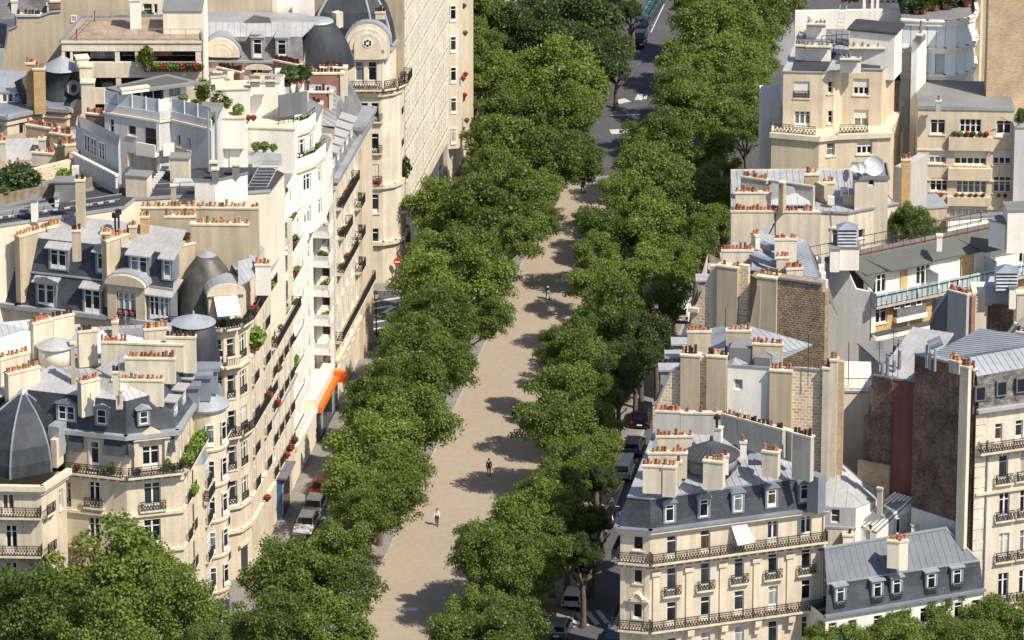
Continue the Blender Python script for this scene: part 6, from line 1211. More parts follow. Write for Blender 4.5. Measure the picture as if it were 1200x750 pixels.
def clock_house():
    z = 21.6; f = [S(-8.5, 78.2), S(-1.6, 79.4), S(-.5, 80.2), S(0, 81.3), S(0, 83.7)]; b = Bld('apartment_building', 'cream stone corner house with arched pediment, round window and tall slate pavilion roof', 'building', f[1])
    Bk = [S(-9, 83.7), S(-10, 80)]; pl = Pl(f[0], f[1]); W = []
    for x, kk in ((439.6, 1), (427, 1)):
        for y, k in ((142, 'fr'), (179, 'fr'), (215, 'sr'), (250, 'f'), (290, 'f')): W.append((x, y, 9.5, 22, k))
    b.walls(f+Bk, z-.3, 0, 'stone_pale', {0: W}); pc = Pl(f[3], f[4]); b.grid(Pl(f[3]+Vector((.01, 0, 0)), f[4]+Vector((.01, 0, 0))), [1.2], [17.8, 14.3, 10.8, 7.2, 3.6], 1.0, 2.2, 'fg', 0, z-.3, 'stone_pale')
    for i in range(3): q = Pl(f[i], f[i+1]); b.balcony(q, 0 if i else 1.5, q.len, z, .7, ends=False)
    b.balcony(pc, 0, pc.len, z, .9); b.balcony(pc, 0, pc.len, 7.6, .8, brackets=False)
    b.band(f, 10.6, 11, .3, name='string_course'); b.band(f, 4.4, 4.8, .4, name='string_course'); b.band(f, z-.9, z-.5, .3)
    # rounded doorway column
    q = pl.pt(pl.len*.62, 0); mb = MB(); mb.ring(q.x, q.y, 0, .9, 8.5, .9, 12); mb.ring(q.x, q.y, 8.5, 1.1, 9.1, 1.2, 12); b.add('entrance_column', mb, 'stone_pale', True)
    # attic with arch
    ia = [S(-9, 78.9), S(-1.6, 80.1), S(-1.0, 81.2), S(-.8, 83.7), S(-9, 83.7)]; pa = Pl(ia[0], ia[1]); xs = [pa.hit(421.6, 105)[0], pa.hit(436.6, 105)[0]]; b.grid(pa, xs, [z+.1], .9, 2.5, 'f', z-.3, 25.4, 'stone_pale'); b.walls(ia, 25.4, z-.3, 'stone_pale', skip=(0,)); b.band(ia[:4], 25.2, 25.6, .35, 'zinc', 'gutter')
    t = pa.hit(431, 60)[0]
    for r, o, m in ((2.3, .15, 'stone_pale'), (1.9, .35, 'stone_pale'), (1.4, .5, 'trim')):
        mb = MB(); A_ = [(t-r*math.cos(PI*i/14), 26.0+r*math.sin(PI*i/14)) for i in range(15)]; A_ = [(t-r, 24.6)]+A_+[(t+r, 24.6)]; mb.prism([pa.pt(a, h, -.6) for a, h in A_], [pa.pt(a, h, o) for a, h in A_]); b.add('arched_gable', mb, m)
    A_ = [(t-2.5*math.cos(PI*i/14), 26.1+2.5*math.sin(PI*i/14)) for i in range(15)]; mb = MB(); mb.prism([pa.pt(a, h, -3) for a, h in A_], [pa.pt(a, h, .05) for a, h in A_]); b.add('gable_hood', mb, 'zinc')
    mb = MB(); A_ = [(t+.55*math.cos(2*PI*i/16), 26.4+.5*math.sin(2*PI*i/16)) for i in range(16)]; mb.prism([pa.pt(a, h, .5) for a, h in A_][::-1], [pa.pt(a, h, .56) for a, h in A_][::-1]); b.add('round_window', mb, 'frame_white')
    for k in range(6): a = 2*PI*k/6+.5; mb = MB(); c0 = (t+.3*math.cos(a), 26.4+.28*math.sin(a)); mb.prism([pa.pt(c0[0]+.14*math.cos(2*PI*i/6), c0[1]+.14*math.sin(2*PI*i/6), .56) for i in range(6)][::-1], [pa.pt(c0[0]+.14*math.cos(2*PI*i/6), c0[1]+.14*math.sin(2*PI*i/6), .58) for i in range(6)][::-1]); b.add('pane', mb, 'window_glass')
    base = [S(-9, 79.2), S(-2.6, 80.2), S(-.9, 81.4), S(-.8, 87), S(-9, 87)]; ctr = S(-5.2, 83.4); pr = [(25.6, 1), (27.5, .93), (29.2, .8), (30.6, .6), (31.3, .42)]
    for k in range(5):
        j = (k+1) % 5; mb = MB()
        for (z0, s0), (z1, s1) in zip(pr, pr[1:]): mb.face([Z(ctr.lerp(base[k], s0), z0), Z(ctr.lerp(base[j], s0), z0), Z(ctr.lerp(base[j], s1), z1), Z(ctr.lerp(base[k], s1), z1)])
        b.add('pavilion_roof', mb, 'lead', True); mb = MB()
        for (z0, s0), (z1, s1) in zip(pr, pr[1:]): mb.tube(Z(ctr.lerp(base[k], s0), z0), Z(ctr.lerp(base[k], s1), z1), .13, 6)
        b.add('roof_rib', mb, 'zinc')
    b.poly('roof_crown', [Z(ctr.lerp(p, .42), 31.3) for p in base], 'zinc', .2)
    b.chim(440, 14, 451, 14, 32.1, .8, 4, .6, 'plaster_cream', 'pot_dark')
    PL.update(where='on the corner house with the arched pediment', group='plants on the arched pediment house'); tt = pl.hit(440, 216)[0]; plant(pl.pt(tt+.3, pl.hit(440, 216)[1], .3), .35, 'red'); plant(pl.pt(tt-.4, pl.hit(440, 216)[1], .3), .3, 'red'); plant(S(.4, 82.5, 10.8), .6, 'dark', h=1.3); plant(S(.4, 82.2, 8), .4, 'mid')
    # traffic sign
    q = G(466, 333, 0); d = thing('no_entry_sign', 'red and white no entry sign on a grey pole by the cream stone corner', 'road sign', q); mb = MB(); mb.tube((0, 0, 0), (0, 0, 2.6), .05, 6); link('pole', mb.mesh('pole', 'metal_rail'), d)
    mb = MB(); A_ = [(.42*math.cos(2*PI*i/20), 2.5+.42*math.sin(2*PI*i/20)) for i in range(20)]; mb.prism([(x, -.06, zz) for x, zz in A_], [(x, -.1, zz) for x, zz in A_]); 
    mb.f = [f_[::-1] for f_ in mb.f]; link('disc', mb.mesh('disc', 'sign_red'), d); mb = MB(); mb.box(-.3, .3, -.12, -.101, 2.43, 2.57); link('bar', mb.mesh('bar', 'cloth_white'), d)
    # long modern block on arcades
    P0, P1 = S(0, 83.9), S(0, 111); pl = Pl(P0, P1); b = Bld('apartment_building', 'long modern stone faced block with sloping bands of identical windows above a dark arcade', 'building', P0)
    rows = [6.6+3.02*i for i in range(10)]; n = 19; ts = [pl.len*(i+.5)/n for i in range(n)]; mb = MB(); rs = random.Random(9); ops = [(t, r+.72, 1.1, 1.9, rs.choice(('ce', 'ce', 'ce', 'de', 'he', 'se'))) for t in ts for r in rows]
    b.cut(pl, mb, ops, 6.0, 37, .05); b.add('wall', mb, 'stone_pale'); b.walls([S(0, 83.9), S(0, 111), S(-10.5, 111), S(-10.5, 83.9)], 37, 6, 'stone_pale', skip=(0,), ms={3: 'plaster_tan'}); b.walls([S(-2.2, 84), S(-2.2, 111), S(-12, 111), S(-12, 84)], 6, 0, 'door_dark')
    for r in rows: mb = MB(); mb.obox(P0, P1, r+.0, r+.3, .16, 0); b.add('floor_band', mb, 'trim'); mb = MB(); mb.obox(P0, P1, r+.31, r+.66, .03, 0); b.add('spandrel', mb, 'spandrel')
    for i in range(n+1): mb = MB(); t = pl.len*i/n; mb.obox(pl.pt(max(0, t-.1), 0), pl.pt(min(pl.len, t+.1), 0), 6.9, 37, .07, 0); b.add('wall_pier', mb, 'stone_pale')
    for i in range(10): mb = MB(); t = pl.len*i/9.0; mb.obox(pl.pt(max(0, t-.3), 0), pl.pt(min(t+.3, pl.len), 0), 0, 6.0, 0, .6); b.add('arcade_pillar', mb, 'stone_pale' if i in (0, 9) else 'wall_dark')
    mb = MB(); mb.obox(P0, P1, 5.6, 6.5, .1, .4); b.add('arcade_beam', mb, 'stone_pale')
    # last stone house
    P0, P1 = S(0, 111.2), S(0, 127); pl = Pl(P0, P1); b = Bld('apartment_building', 'narrow cream stone house with red flowers on small balconies at the far row end', 'building', P0)
    b.walls([S(-10, 111.2), P0, P1, S(-10, 127)], 33, 0, 'stone_warm', skip=(1,)); street_face(b, pl, .3, pl.len-.3, 2.6, [29.5, 26, 22.5, 19, 15.5, 12, 8.5, 5], 1.1, 2.2, 'fr', 0, 33, 'stone_pale')
    q = [S(0, 111.3), S(1.1, 111.8), S(1.1, 114.5), S(0, 115.0)]; pq = Pl(q[0], q[1]); mb = MB(); mb.prism([Z(p, 4.5) for p in q], [Z(p, 33) for p in q]); b.add('bay', mb, 'stone_pale')
    for k in range(8): b.window(pq, pq.len*.5, 5+3.5*k, .7, 1.9, 'fe', -.03)
    q = [S(0, 119), S(.9, 119.5), S(.9, 123), S(0, 123.5)]; mb = MB(); mb.prism([Z(p, 4.5) for p in q], [Z(p, 33) for p in q]); b.add('bay', mb, 'stone_warm')
    PL.update(where='on the small balconies of the farthest stone house', group='flowers on the farthest stone house')
    for bb, zz in ((112.5, 12), (114, 12), (115.5, 8.6), (117, 8.6), (118.5, 5.2), (117.5, 15.6), (116.5, 19), (119, 22.5), (113.5, 5.2)): plant(S(.9 if bb > 115 else 1.5, bb, zz), .3, random.choice(('red', 'red', 'mid')))
clock_house()
# ------------------------------------------------------------------ upper left roofs and towers
def dome_side(b, rings, m, rib=None):
    n = len(rings[0])
    for i in range(n):
        j = (i+1) % n; mb = MB(); k0 = 0
        for k in range(len(rings)-1): mb.face([rings[k][i], rings[k][j], rings[k+1][j], rings[k+1][i]])
        b.add('roof_side', mb, m, True)
def black_roof():
    z = 32.5; f = gl(z, ((-45, 273), (0, 264.5), (145, 243.5), (158, 233), (184, 232), (240, 229), (290, 226), (317, 224))); R_ = gl(z, ((333, 203), (318, 196), (250, 196), (185, 200), (150, 214), (-45, 246)))
    b = Bld('apartment_building', 'long cream block with flat black roof and white guard rails behind the slate wing', 'building', f[1]); ring = f+R_
    b.walls(ring, z-.02, 0, 'paint_pale'); b.poly('flat_roof', [Z(p, z) for p in ring], 'bitumen', .15); b.band(f, z-.1, z+.18, .1, 'zinc', 'coping')
    mb = MB(); P = [Pl(f[1], f[2]), Pl(f[0], f[1])]
    for pl in P+[Pl(f[4], f[5])]:
        n = int(pl.len/1.5)
        for i in range(n+1): q = pl.pt(pl.len*i/n, 0, -1.2); r = pl.pt(pl.len*i/n, 0, -.5); mb.tube((q.x, q.y, z), (r.x, r.y, z+1.2), .055, 4)
        for h in (.6, 1.2): a, c = pl.pt(0, 0, -1.2+.58*h), pl.pt(pl.len, 0, -1.2+.58*h); mb.tube((a.x, a.y, z+h), (c.x, c.y, z+h), .05, 4)
    b.add('guard_rail', mb, 'metal_rail')
    rs = random.Random(2)
    for pl in P:
        for i in range(int(pl.len/1.1)): t = i*1.1+.4; mb = MB(); mb.obox(pl.pt(t, 0, -1.9), pl.pt(t+.55, 0, -1.9), z, z+.12, 0, .3); b.add('ballast_block', mb, 'road_paint')
    for x0, y0, x1, y1, hh, m in ((-5, 251, 62, 243, .3, 'roof_grey'), (64, 214.5, 88, 214.5, 1.9, 'roof_grey'), (147, 206.5, 172, 208.5, 2.0, 'plaster_cream'), (199, 186.5, 221, 187, 2.2, 'plaster_cream'), (36, 236, 43, 236, 2.0, 'paint_white'), (64, 232, 68, 232, .9, 'paint_white')):
        b.blk('roof_box', x0, y0, x1, y1, z+hh, hh, 1.6, m, top='roof_grey' if hh > .5 else None)
    # stair of slabs and curved skylight
    for i in range(9): x0, y0 = 172+i*2.1, 219-i*2.9; b.blk('step', x0, y0, x0+9, y0-.2, z+.2+.1*i, .2, .35, 'road_paint')
    q = G(214, 216, z); mb = MB(); mb.prism([(q.x-1.1, q.y-.5, z), (q.x+1.1, q.y-.5, z), (q.x+1.1, q.y+.5, z), (q.x-1.1, q.y+.5, z)], [(q.x-.8, q.y-.3, z+.5), (q.x+.8, q.y-.3, z+.5), (q.x+.8, q.y+.3, z+.5), (q.x-.8, q.y+.3, z+.5)]); b.add('skylight', mb, 'glass_milk')
    # white raised block with its own dark roof
    r = gl(35.0, ((228, 211), (252, 212), (290, 203), (270, 199), (232, 203))); b.walls(r, 35, z-.2, 'paint_white'); b.poly('flat_roof', [Z(p, 35.02) for p in r], 'bitumen', .12); b.band(r[:3], 34.95, 35.15, .1, 'roof_grey', 'coping')
    for x, y in ((252, 198), (276, 193), (250, 190)): b.chim(x-4, y, x+4, y, 36.2, 1.3, 0, .6, 'roof_grey')
    mb = MB(); q0 = G(305, 220, z)
    for s_ in (-.9, .9): mb.tube((q0.x+s_-.3, q0.y, z), (q0.x+s_+1.1, q0.y+3, z+1.9), .05, 5)
    for i in range(9): f_ = i/9; mb.tube((q0.x-1.2+1.4*f_, q0.y+3*f_, z+.1+1.8*f_), (q0.x+.6+1.4*f_, q0.y+3*f_, z+.1+1.8*f_), .05, 4)
    b.add('ladder', mb, 'metal_rail')
    b.chim(200, 217, 206, 217, 35.2, 3, 0, .4, 'plaster_tan')
    # grey sheet clad wall in front
    q = gl(31.0, ((100, 268), (143, 255), (146, 262), (112, 285))); b.poly('zinc_slope', q, 'zinc', .2)
    b2 = Bld('tree_terrace', 'roof terrace with rubble wall, cane fence and a round green bush at the left edge', 'terrace', G(20, 235, 32)); zt = 33.0
    b2.blk('stone_wall', -20, 214, 90, 186, 33.9, 2.2, .5, 'rubble_pale'); b2.blk('cane_fence', -20, 231, 108, 207.5, 33.6, 1.3, .1, 'cane'); b2.blk('cane_fence', 66, 212, 85, 208, 33.4, .8, .1, 'cane')
    b2.poly('terrace_floor', [G(-45, 252, 32.6), G(110, 222, 32.6), G(112, 205, 32.6), G(-45, 222, 32.6)], 'roof_grey', .2); b2.blk('ac_unit', 84, 196, 92, 196, 34.6, .9, .6, 'shutter'); b2.walls(gl(32.4, ((-45, 250), (110, 221), (112, 206), (-45, 222))), 32.4, 20, 'plaster_cream')
    PL.update(where='on the roof terrace by the cane fence', group='roof terrace bushes')
    t = thing('bush', 'big round dark green bush on the roof terrace at the left edge', 'bush', G(22, 225, zt-.3)); link('foliage', shrub(None, Vector((0, 0, -.2)), 1.9, n=1500, leaf=.15).mesh('foliage', 'leaf_dark'), t)
    mb = MB(); mb.tube((0, 0, 0), (0, 0, 1.2), .12, 6); link('trunk', mb.mesh('trunk', 'bark'), t)
    plant(G(40, 222, zt), .9, 'dark'); plant(G(75, 215, zt), .7, 'green'); plant(G(4, 232, zt), .6, 'mid')
black_roof()
def grey_tower():
    z = 37.0; A, B, C, D = gl(z, ((122, 121), (187, 132), (200, 130), (247, 141))); b = Bld('apartment_building', 'pale grey painted block with roof terrace, glass screens and slanting flat roof', 'building', B)
    Bk = gl(z, ((262, 112), (130, 104))); ring = [A, B, C, D]+Bk
    W0 = [(131, 156, 5, 16, 'c'), (154.5, 159, 9.5, 12, 'd'), (154.5, 198, 10, 19, 'c'), (131, 190, 10, 17, 'c')]; W2 = [(209.6, 172, 4, 14, 'd'), (221.6, 176, 4, 14, 'd')]
    pl = Pl(A, B); pr = Pl(C, D); zl = pl.hit(155, 138)[1]
    b.walls(ring, zl-.02, 20, 'paint_grey', {0: W0, 2: W2}); b.band([A, B, C, D], zl, zl+.2, .15, 'paint_pale', 'string_course')
    mb = MB()
    for u, v in ((A, B), (B, C), (C, D)): mb.obox(u, v, zl+.2, z, .0, .2)
    b.add('parapet', mb, 'paint_grey'); b.poly('terrace_floor', [Z(p, zl+.25) for p in ring], 'roof_grey', .2)
    pc = Pl(B, C)
    for q, m in ((pl, 'glass_milk'), (pc, 'shutter'), (pr, 'glass_milk')):
        n = max(1, int(q.len/1.25)); 
        for i in range(n): mb = MB(); mb.obox(q.pt(q.len*i/n+.06, 0, -.1), q.pt(q.len*(i+1)/n-.06, 0, -.1), z+.05, z+1.25, 0, .04); b.add('screen_panel', mb, m); mb = MB(); e = q.pt(q.len*i/n, 0, -.1); mb.box(e.x-.05, e.x+.05, e.y-.05, e.y+.05, z, z+1.35); b.add('screen_post', mb, 'cloth_white')
    # loggia on the corner
    zz = pl.hit(172, 176)[1]; t0 = pl.hit(166, 170)[0]; mb = MB(); mb.obox(pl.pt(t0, 0), pl.pt(pl.len, 0), zz-.25, zz+1.0, 1.0, -.85); mb.obox(pl.pt(t0, 0), pl.pt(pl.len, 0), zz-.25, zz, .9, 0); b.add('balcony', mb, 'paint_white'); o = MB(); o.obox(pl.pt(t0+.5, 0), pl.pt(pl.len-.1, 0), zz, pl.hit(175, 150)[1], .03, 0); b.add('loggia_window', o, 'window_glass')
    mb = MB(); mb.obox(pc.pt(0, 0), pc.pt(pc.len, 0), zz-.2, zz+1.0, .7, -.6); b.add('balcony', mb, 'paint_white'); mb = MB(); mb.obox(pl.pt(pl.len-.35, 0), pl.pt(pl.len, 0), 24, zl, .12, 0); b.add('corner_post', mb, 'paint_white')
    o = MB(); o.obox(pl.pt(t0+1.2, 0), pl.pt(pl.len-.6, 0), 30, zz-.6, .03, 0); b.add('garage_door', o, 'wall_blue')
    # lower left wing with windows
    q0, q1 = G(88, 180.5, 34.4), G(138, 206, 34.4); pq = Pl(q0, q1); b.walls([q0, q1, U(q1, 0, 5), U(q0, 0, 5)], 34.4, 24, 'paint_grey'); mb = MB(); mb.obox(q0, q1, 33.2, 34.4, .25, 0); b.add('balcony', mb, 'paint_grey'); b.band([q0, q1], 34.4, 34.6, .35, 'paint_white', 'coping')
    wp = Pl(U(q0, 0, 1.5), U(q1, 0, 1.5)); b.walls([wp.a, wp.b, U(wp.b, 0, 3), U(wp.a, 0, 3)], 36.8, 34.4, 'paint_grey'); 
    for t in (2.2, 3.4, 4.9): b.window(wp, t, 34.7, 1.0, 1.7, 'ce', -.05)
    # penthouse under a slanting roof slab
    zr = z+1.25; r = gl(zr, ((124, 104), (143, 110), (238, 98), (196, 88))); ir = inset(r, [.8, .8, .8, .8]); b.walls(ir, zr-.1, zl+.2, 'paint_white'); mb = MB(); mb.prism([Z(p, zr-.1) for p in r], [Z(p, zr+.12) for p in r]); b.add('roof_slab', mb, 'roof_grey'); b.poly('roof_felt', [Z(p, zr+.2) for p in inset(r, [.7]*4)], 'green_roof', .06)
    ph = Pl(ir[1], ir[2])
    for f0, f1 in ((.1, .25), (.3, .45), (.47, .62), (.72, .9)): mb = MB(); mb.obox(ph.pt(ph.len*f0, 0), ph.pt(ph.len*f1, 0), zr-1.9, zr-.3, .04, 0); b.add('glazing', mb, 'window_glass'); 
    mb = MB(); mb.obox(ph.pt(ph.len*.45, 0), ph.pt(ph.len, 0), z-1, z-.2, .9, -.7); b.add('planter', mb, 'paint_white')
    b.chim(143, 105, 175, 101, zr+.6, .5, 0, .6, 'paint_white')
    PL.update(where='on the grey painted roof terrace', group='plants on the grey terrace')
    for i in range(5): plant(pr.pt(.6+i*pr.len/5.2, zl+.3, -.9), random.uniform(.5, .9), random.choice(('dark', 'mid', 'green')))
    for i in range(4): plant(pl.pt(1+i*pl.len/5, zl+.3, -.9), random.uniform(.4, .6), 'mid')
    mb = MB(); e = G(244, 148, z); mb.tube((e.x, e.y, 30), (e.x, e.y, z+1.5), .12, 8); e = G(253, 148, z); mb.tube((e.x, e.y, 30), (e.x, e.y, z+1.5), .12, 8); b.add('flue_pipe', mb, 'metal_rail')
grey_tower()
def deck_block():
    z = 38.0; A, B = G(72, 50, z), G(236, 50, z); pl = Pl(A, B); Bk = gl(z, ((232, 20), (96, 22)))
    b = Bld('apartment_building', 'cream concrete block with brown gravel roof deck, guard rails and a dark recessed planted loggia', 'building', A)
    h = lambda y: pl.hit(150, y)[1]; t = lambda x: pl.hit(x, 60)[0]
    b.walls([A, B]+Bk, z, 10, 'stone_warm', skip=(0,)); mb = MB()
    for y0, y1 in ((50, 60), (73, 91), (103.5, 122), (131, 150)): mb.obox(A, B, h(y1), h(y0), 0, .3)
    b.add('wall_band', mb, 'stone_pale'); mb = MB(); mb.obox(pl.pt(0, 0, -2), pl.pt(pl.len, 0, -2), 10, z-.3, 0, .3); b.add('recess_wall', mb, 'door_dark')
    for y0, y1, xs in ((60, 73, ((72, 76), (82, 85), (134.5, 140), (158, 161), (167, 172), (229, 236))), (91, 103.5, ((72, 106), (135, 141), (180, 236))), (122, 131, ((72, 106), (124, 236)))):
        for x0, x1 in xs: mb = MB(); mb.obox(pl.pt(t(x0), 0), pl.pt(t(x1), 0), h(y1)-.02, h(y0)+.02, -.05, .4); b.add('pier', mb, 'stone_pale')
    for x0, x1 in ((86, 104), (105, 133), (142, 157), (173, 198), (200, 228)): mb = MB(); mb.obox(pl.pt(t(x0), 0, -1.2), pl.pt(t(x1), 0, -1.2), h(73), h(60), 0, .05); b.add('glazing', mb, 'window_glass')
    mb = MB(); mb.obox(pl.pt(t(172), 0, -.9), pl.pt(t(201), 0, -.9), h(69), h(60.5), 0, .05); b.add('blind', mb, 'brick_red')
    link('railing', rail_mesh(round(t(229)-t(169), 2), 1.1, .3), b.r, pl.pt(t(169), h(84), .05)-b.o, pl.rz)
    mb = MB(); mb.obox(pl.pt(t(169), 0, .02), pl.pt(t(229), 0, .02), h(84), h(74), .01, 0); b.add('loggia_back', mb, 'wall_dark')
    PL.update(where='in the dark recessed loggia of the cream block', group='loggia plants')
    for i in range(15): plant(pl.pt(t(171)+i*.38, h(82), .45), random.uniform(.25, .42), random.choice(('dark', 'green', 'mid', 'red')))
    plant(pl.pt(t(173), h(80), .6), .85, 'mid', h=1.3)
    b.poly('gravel_deck', [Z(p, z+.05) for p in (A, B, *Bk)], 'gravel', .2); b.band([B, Bk[0], Bk[1], A], z, z+.3, .2, 'zinc_blue', 'coping'); b.band([A, B], z-.05, z+.2, .12, 'trim', 'coping')
    q0, q1 = G(90, 48.5, z), G(236, 48.5, z); qq = Pl(q0, q1); mb = MB()
    for a_, c_ in ((q0, q1), (G(90, 48.5, z), G(111, 26, z)), (G(111, 26, z), G(152, 26, z))):
        L_ = (c_-a_).length; n = max(2, int(L_/1.5))
        for i in range(n+1): p = a_.lerp(c_, i/n); mb.tube((p.x, p.y, z), (p.x, p.y, z+1.25), .045, 4)
        for hh in (.65, 1.25): mb.tube((a_.x, a_.y, z+hh), (c_.x, c_.y, z+hh), .035, 4)
    b.add('guard_rail', mb, 'metal_rail')
    b.blk('stair_block', 152, 1, 164, 1, 41.0, 3, 1.5, 'paint_white', top='paint_white'); b.blk('plant_block', 191, 14, 236, 14, 40.3, 2.4, 3.5, 'paint_pale', top='roof_grey')
    # taller white block behind
    z2 = 37.3; A2, B2 = G(150, -6, z2+2), G(238, -6, z2+2); p2 = Pl(A2, B2); b2 = Bld('apartment_building', 'white plastered block with small paned windows at the top left', 'building', A2); b2.walls([A2, B2, U(B2, 0, 8), U(A2, 0, 8)], z2+2, 10, 'paint_white', {0: [(173, 19, 11, 15, 'c'), (182.5, 17, 5, 13, 'c'), (200, 6, 10, 9, 'c')]}, ms={0: 'paint_pale'})
    PL.update(where='on the sill of the white block', group='white block plants'); tt = p2.hit(173, 20)[0]; zz = p2.hit(173, 20)[1]; plant(p2.pt(tt-.3, zz, .3), .35, 'green'); plant(p2.pt(tt+.4, zz, .3), .3, 'mid')
    # big tan blind wall with stepped outline and neighbours
    zt = 38.6; A3, B3 = G(2, 10, zt), G(152, 8, zt); p3 = Pl(A3, B3); b3 = Bld('apartment_building', 'very large plain tan blind gable wall with stepped top at upper left', 'building', A3)
    out = [(2, 84), (4, 64), (9, 35), (19, 31), (19, 19), (47, 19), (60, 14), (71, 13), (71, -20), (152, -20)]; pts = [(p3.hit(2, 84)[0], 5), (p3.hit(152, 0)[0], 5)]+[p3.hit(x, y) for x, y in reversed(out)]
    mb = MB(); mb.prism([p3.pt(a, c, -.5) for a, c in pts][::-1], [p3.pt(a, c, 0) for a, c in pts][::-1]); b3.add('gable_wall', mb, 'plaster_tan'); mb = MB()
    for u, v in zip(out[:7], out[1:8]): mb.tube(p3.pt(*p3.hit(*u), 0), p3.pt(*p3.hit(*v), 0), .16, 5)
    b3.add('coping', mb, 'zinc_blue'); b3.window(p3, p3.hit(86.5, 26)[0], p3.hit(86.5, 26)[1], .6, .7, 'de', -.03)
    b3.chim(19, 17.5, 48, 17.5, 37.9, .8, 7, .8, 'plaster_tan', 'pot_dark')
    b3.poly('slate_slope', [G(-30, 24, 36.5), G(19, 22, 36.6), G(60, 16, 37), G(60, -20, 40), G(-30, -20, 40)], 'slate_grey', .2); b3.chim(13, 1, 20, 1, 38.4, 2, 0, .6, 'paint_white'); b3.chim(55, 5, 60, 5, 38.2, 1.8, 0, .6, 'paint_white'); b3.chim(59, 1, 71, 1, 38.6, 2.5, 0, .6, 'brick_red')
    b4 = Bld('apartment_building', 'slate roof corner with zinc gutter at the far left edge', 'building', G(0, 60, 36)); b4.poly('slate_slope', [G(-30, 54, 35), G(5, 54, 35), G(8, 28, 37.4), G(-30, 24, 37.4)], 'slate', .2); b4.walls(gl(35, ((-30, 54), (5, 54), (6, 40), (-30, 40))), 34.9, 5, 'plaster_grey')
    b4.poly('slate_slope', [G(-30, 58, 38), G(4, 56, 38), G(17, 28, 40), G(-30, 22, 40)], 'slate', .2) if 0 else None
    # further tan and white blind walls along the top
    b5 = Bld('apartment_building', 'tan blind wall with a broad shadow behind the arched stone attic', 'building', G(250, 25, 40)); b5.blk('party_wall', 236, -25, 318, -25, 35.5, 40, 4, 'plaster_tan'); b5.blk('flue', 318.5, -25, 323.5, -25, 35.5, 40, 2, 'plaster_cream')
    b5 = Bld('apartment_building', 'white blind wall above the zinc roof with stone attic arch', 'building', G(345, 25, 40)); b5.blk('party_wall', 324, -25, 367, -25, 35.3, 40, 3, 'paint_white'); b5.blk('buttress', 342, 8, 345, 8, 32.4, 10, .6, 'paint_white')
deck_block()
def attic_arch_house():
    z = 30.0; A, B = G(236, 69, z), G(356, 72, z); pl = Pl(A, B); b = Bld('apartment_building', 'stone house with zinc roof, grey slate attic, carved arched gable and a black oval dome', 'building', A)
    b.walls([A, B, U(B, 0, 9), U(A, 0, 9)], z-.1, 5, 'stone', {0: [(301, 87, 14, 5, 'd')]}); b.band([A, B], z-.2, z, .35, 'zinc', 'gutter')
    z2 = 32.15; A2, B2 = G(236, 43, z2), G(354, 43, z2); z3 = 33.1; A3, B3 = G(243, 26, z3), G(371, 26, z3)
    b.poly('slate_slope', [A, B, B2, A2], 'slate_grey'); b.poly('zinc_slope', [A2, B2, B3, A3], 'zinc_light', .1, True); b.poly('zinc_slope', [A3, B3, Z(U(B, 0, 10), 32), Z(U(A, 0, 10), 32)], 'zinc', .1)
    pd = Pl(A+Vector((0, -.15, 0)), B+Vector((0, -.15, 0)))
    for x, y in ((302, 69), (330.5, 69.5)): b.dormer(pd, x, y, 15, 25, 1.8, 'zinc', 'flat', 'f', 'zinc_light')
    for x, y in ((255, 53), (271, 53)): q = onplane(x, y, A, B, A2); mb = MB(); mb.box(q.x-.45, q.x+.45, q.y-.35, q.y+.3, q.z-.3, q.z+.45); b.add('skylight', mb, 'car_glass')
    for c0, r, yb in ((259, 1.95, 80), (303, 1.35, 84)):
        t, zz = pl.hit(c0, yb); 
        if r > 1.5:
            A_ = [(t-r*math.cos(PI*i/14), zz+1.3+r*math.sin(PI*i/14)) for i in range(15)]
        else: A_ = [(t-r*math.cos(PI*i/14), zz+.3+.6*math.sin(PI*i/14)) for i in range(15)]
        mb = MB(); mb.prism([pl.pt(a, h, -.3) for a, h in A_], [pl.pt(a, h, .35) for a, h in A_]); b.add('arched_gable', mb, 'stone_pale')
        if r > 1.5:
            for rr, oo, mm in ((1.5, .42, 'trim'), (1.1, .5, 'stone_pale')): A2_ = [(t-rr*math.cos(PI*i/14), zz+1.3+rr*math.sin(PI*i/14)) for i in range(15)]; mb = MB(); mb.prism([pl.pt(a, h, .1) for a, h in A2_], [pl.pt(a, h, oo) for a, h in A2_]); b.add('arch_moulding', mb, mm)
        A_ = [(t+(a-t)*1.12, zz+(h-zz)*1.08) for a, h in A_]; mb = MB(); mb.prism([pl.pt(a, h, -2.2) for a, h in A_], [pl.pt(a, h, .1) for a, h in A_]); b.add('gable_hood', mb, 'zinc')
    dz = -3; c = G(371.5, 66, 28.6); mb = MB(); v = [(27.6, 1.02), (28.4, .99), (29.6, .9), (30.8, .74), (31.7, .58), (32.3, .45)]; mb.lathe(0, 0, [(zz, r*3.7) for zz, r in v], 32); mb.v = [(x+c.x, y*.75+c.y, zz) for x, y, zz in mb.v]; b.add('oval_dome', mb, 'lead', True); mb = MB(); mb.lathe(0, 0, [(32.3, 1.75), (32.5, 1.6), (32.65, .3)], 24); mb.v = [(x+c.x, y*.75+c.y, zz) for x, y, zz in mb.v]; b.add('dome_cap', mb, 'zinc', True)
    b.chim(234, 28, 241, 22, 34.6, 3.5, 4, .6, 'plaster_cream'); b.chim(320, 69.5, 350, 76, 30.8, 1.6, 14, .6, 'brick_red', 'pot_dark'); b.chim(254, 78, 281, 84, 30.9, 1.6, 14, .6, 'brick_red', 'pot_dark'); b.poly('zinc_slope', [G(285, 26, 34.1), G(318, 26, 34.1), G(316, 20, 35), G(298, 17, 35.2)], 'zinc_light', .1)
    b.blk('roof_box', 394, 16, 402, 14, 32.8, 1.6, .8, 'plaster_cream')
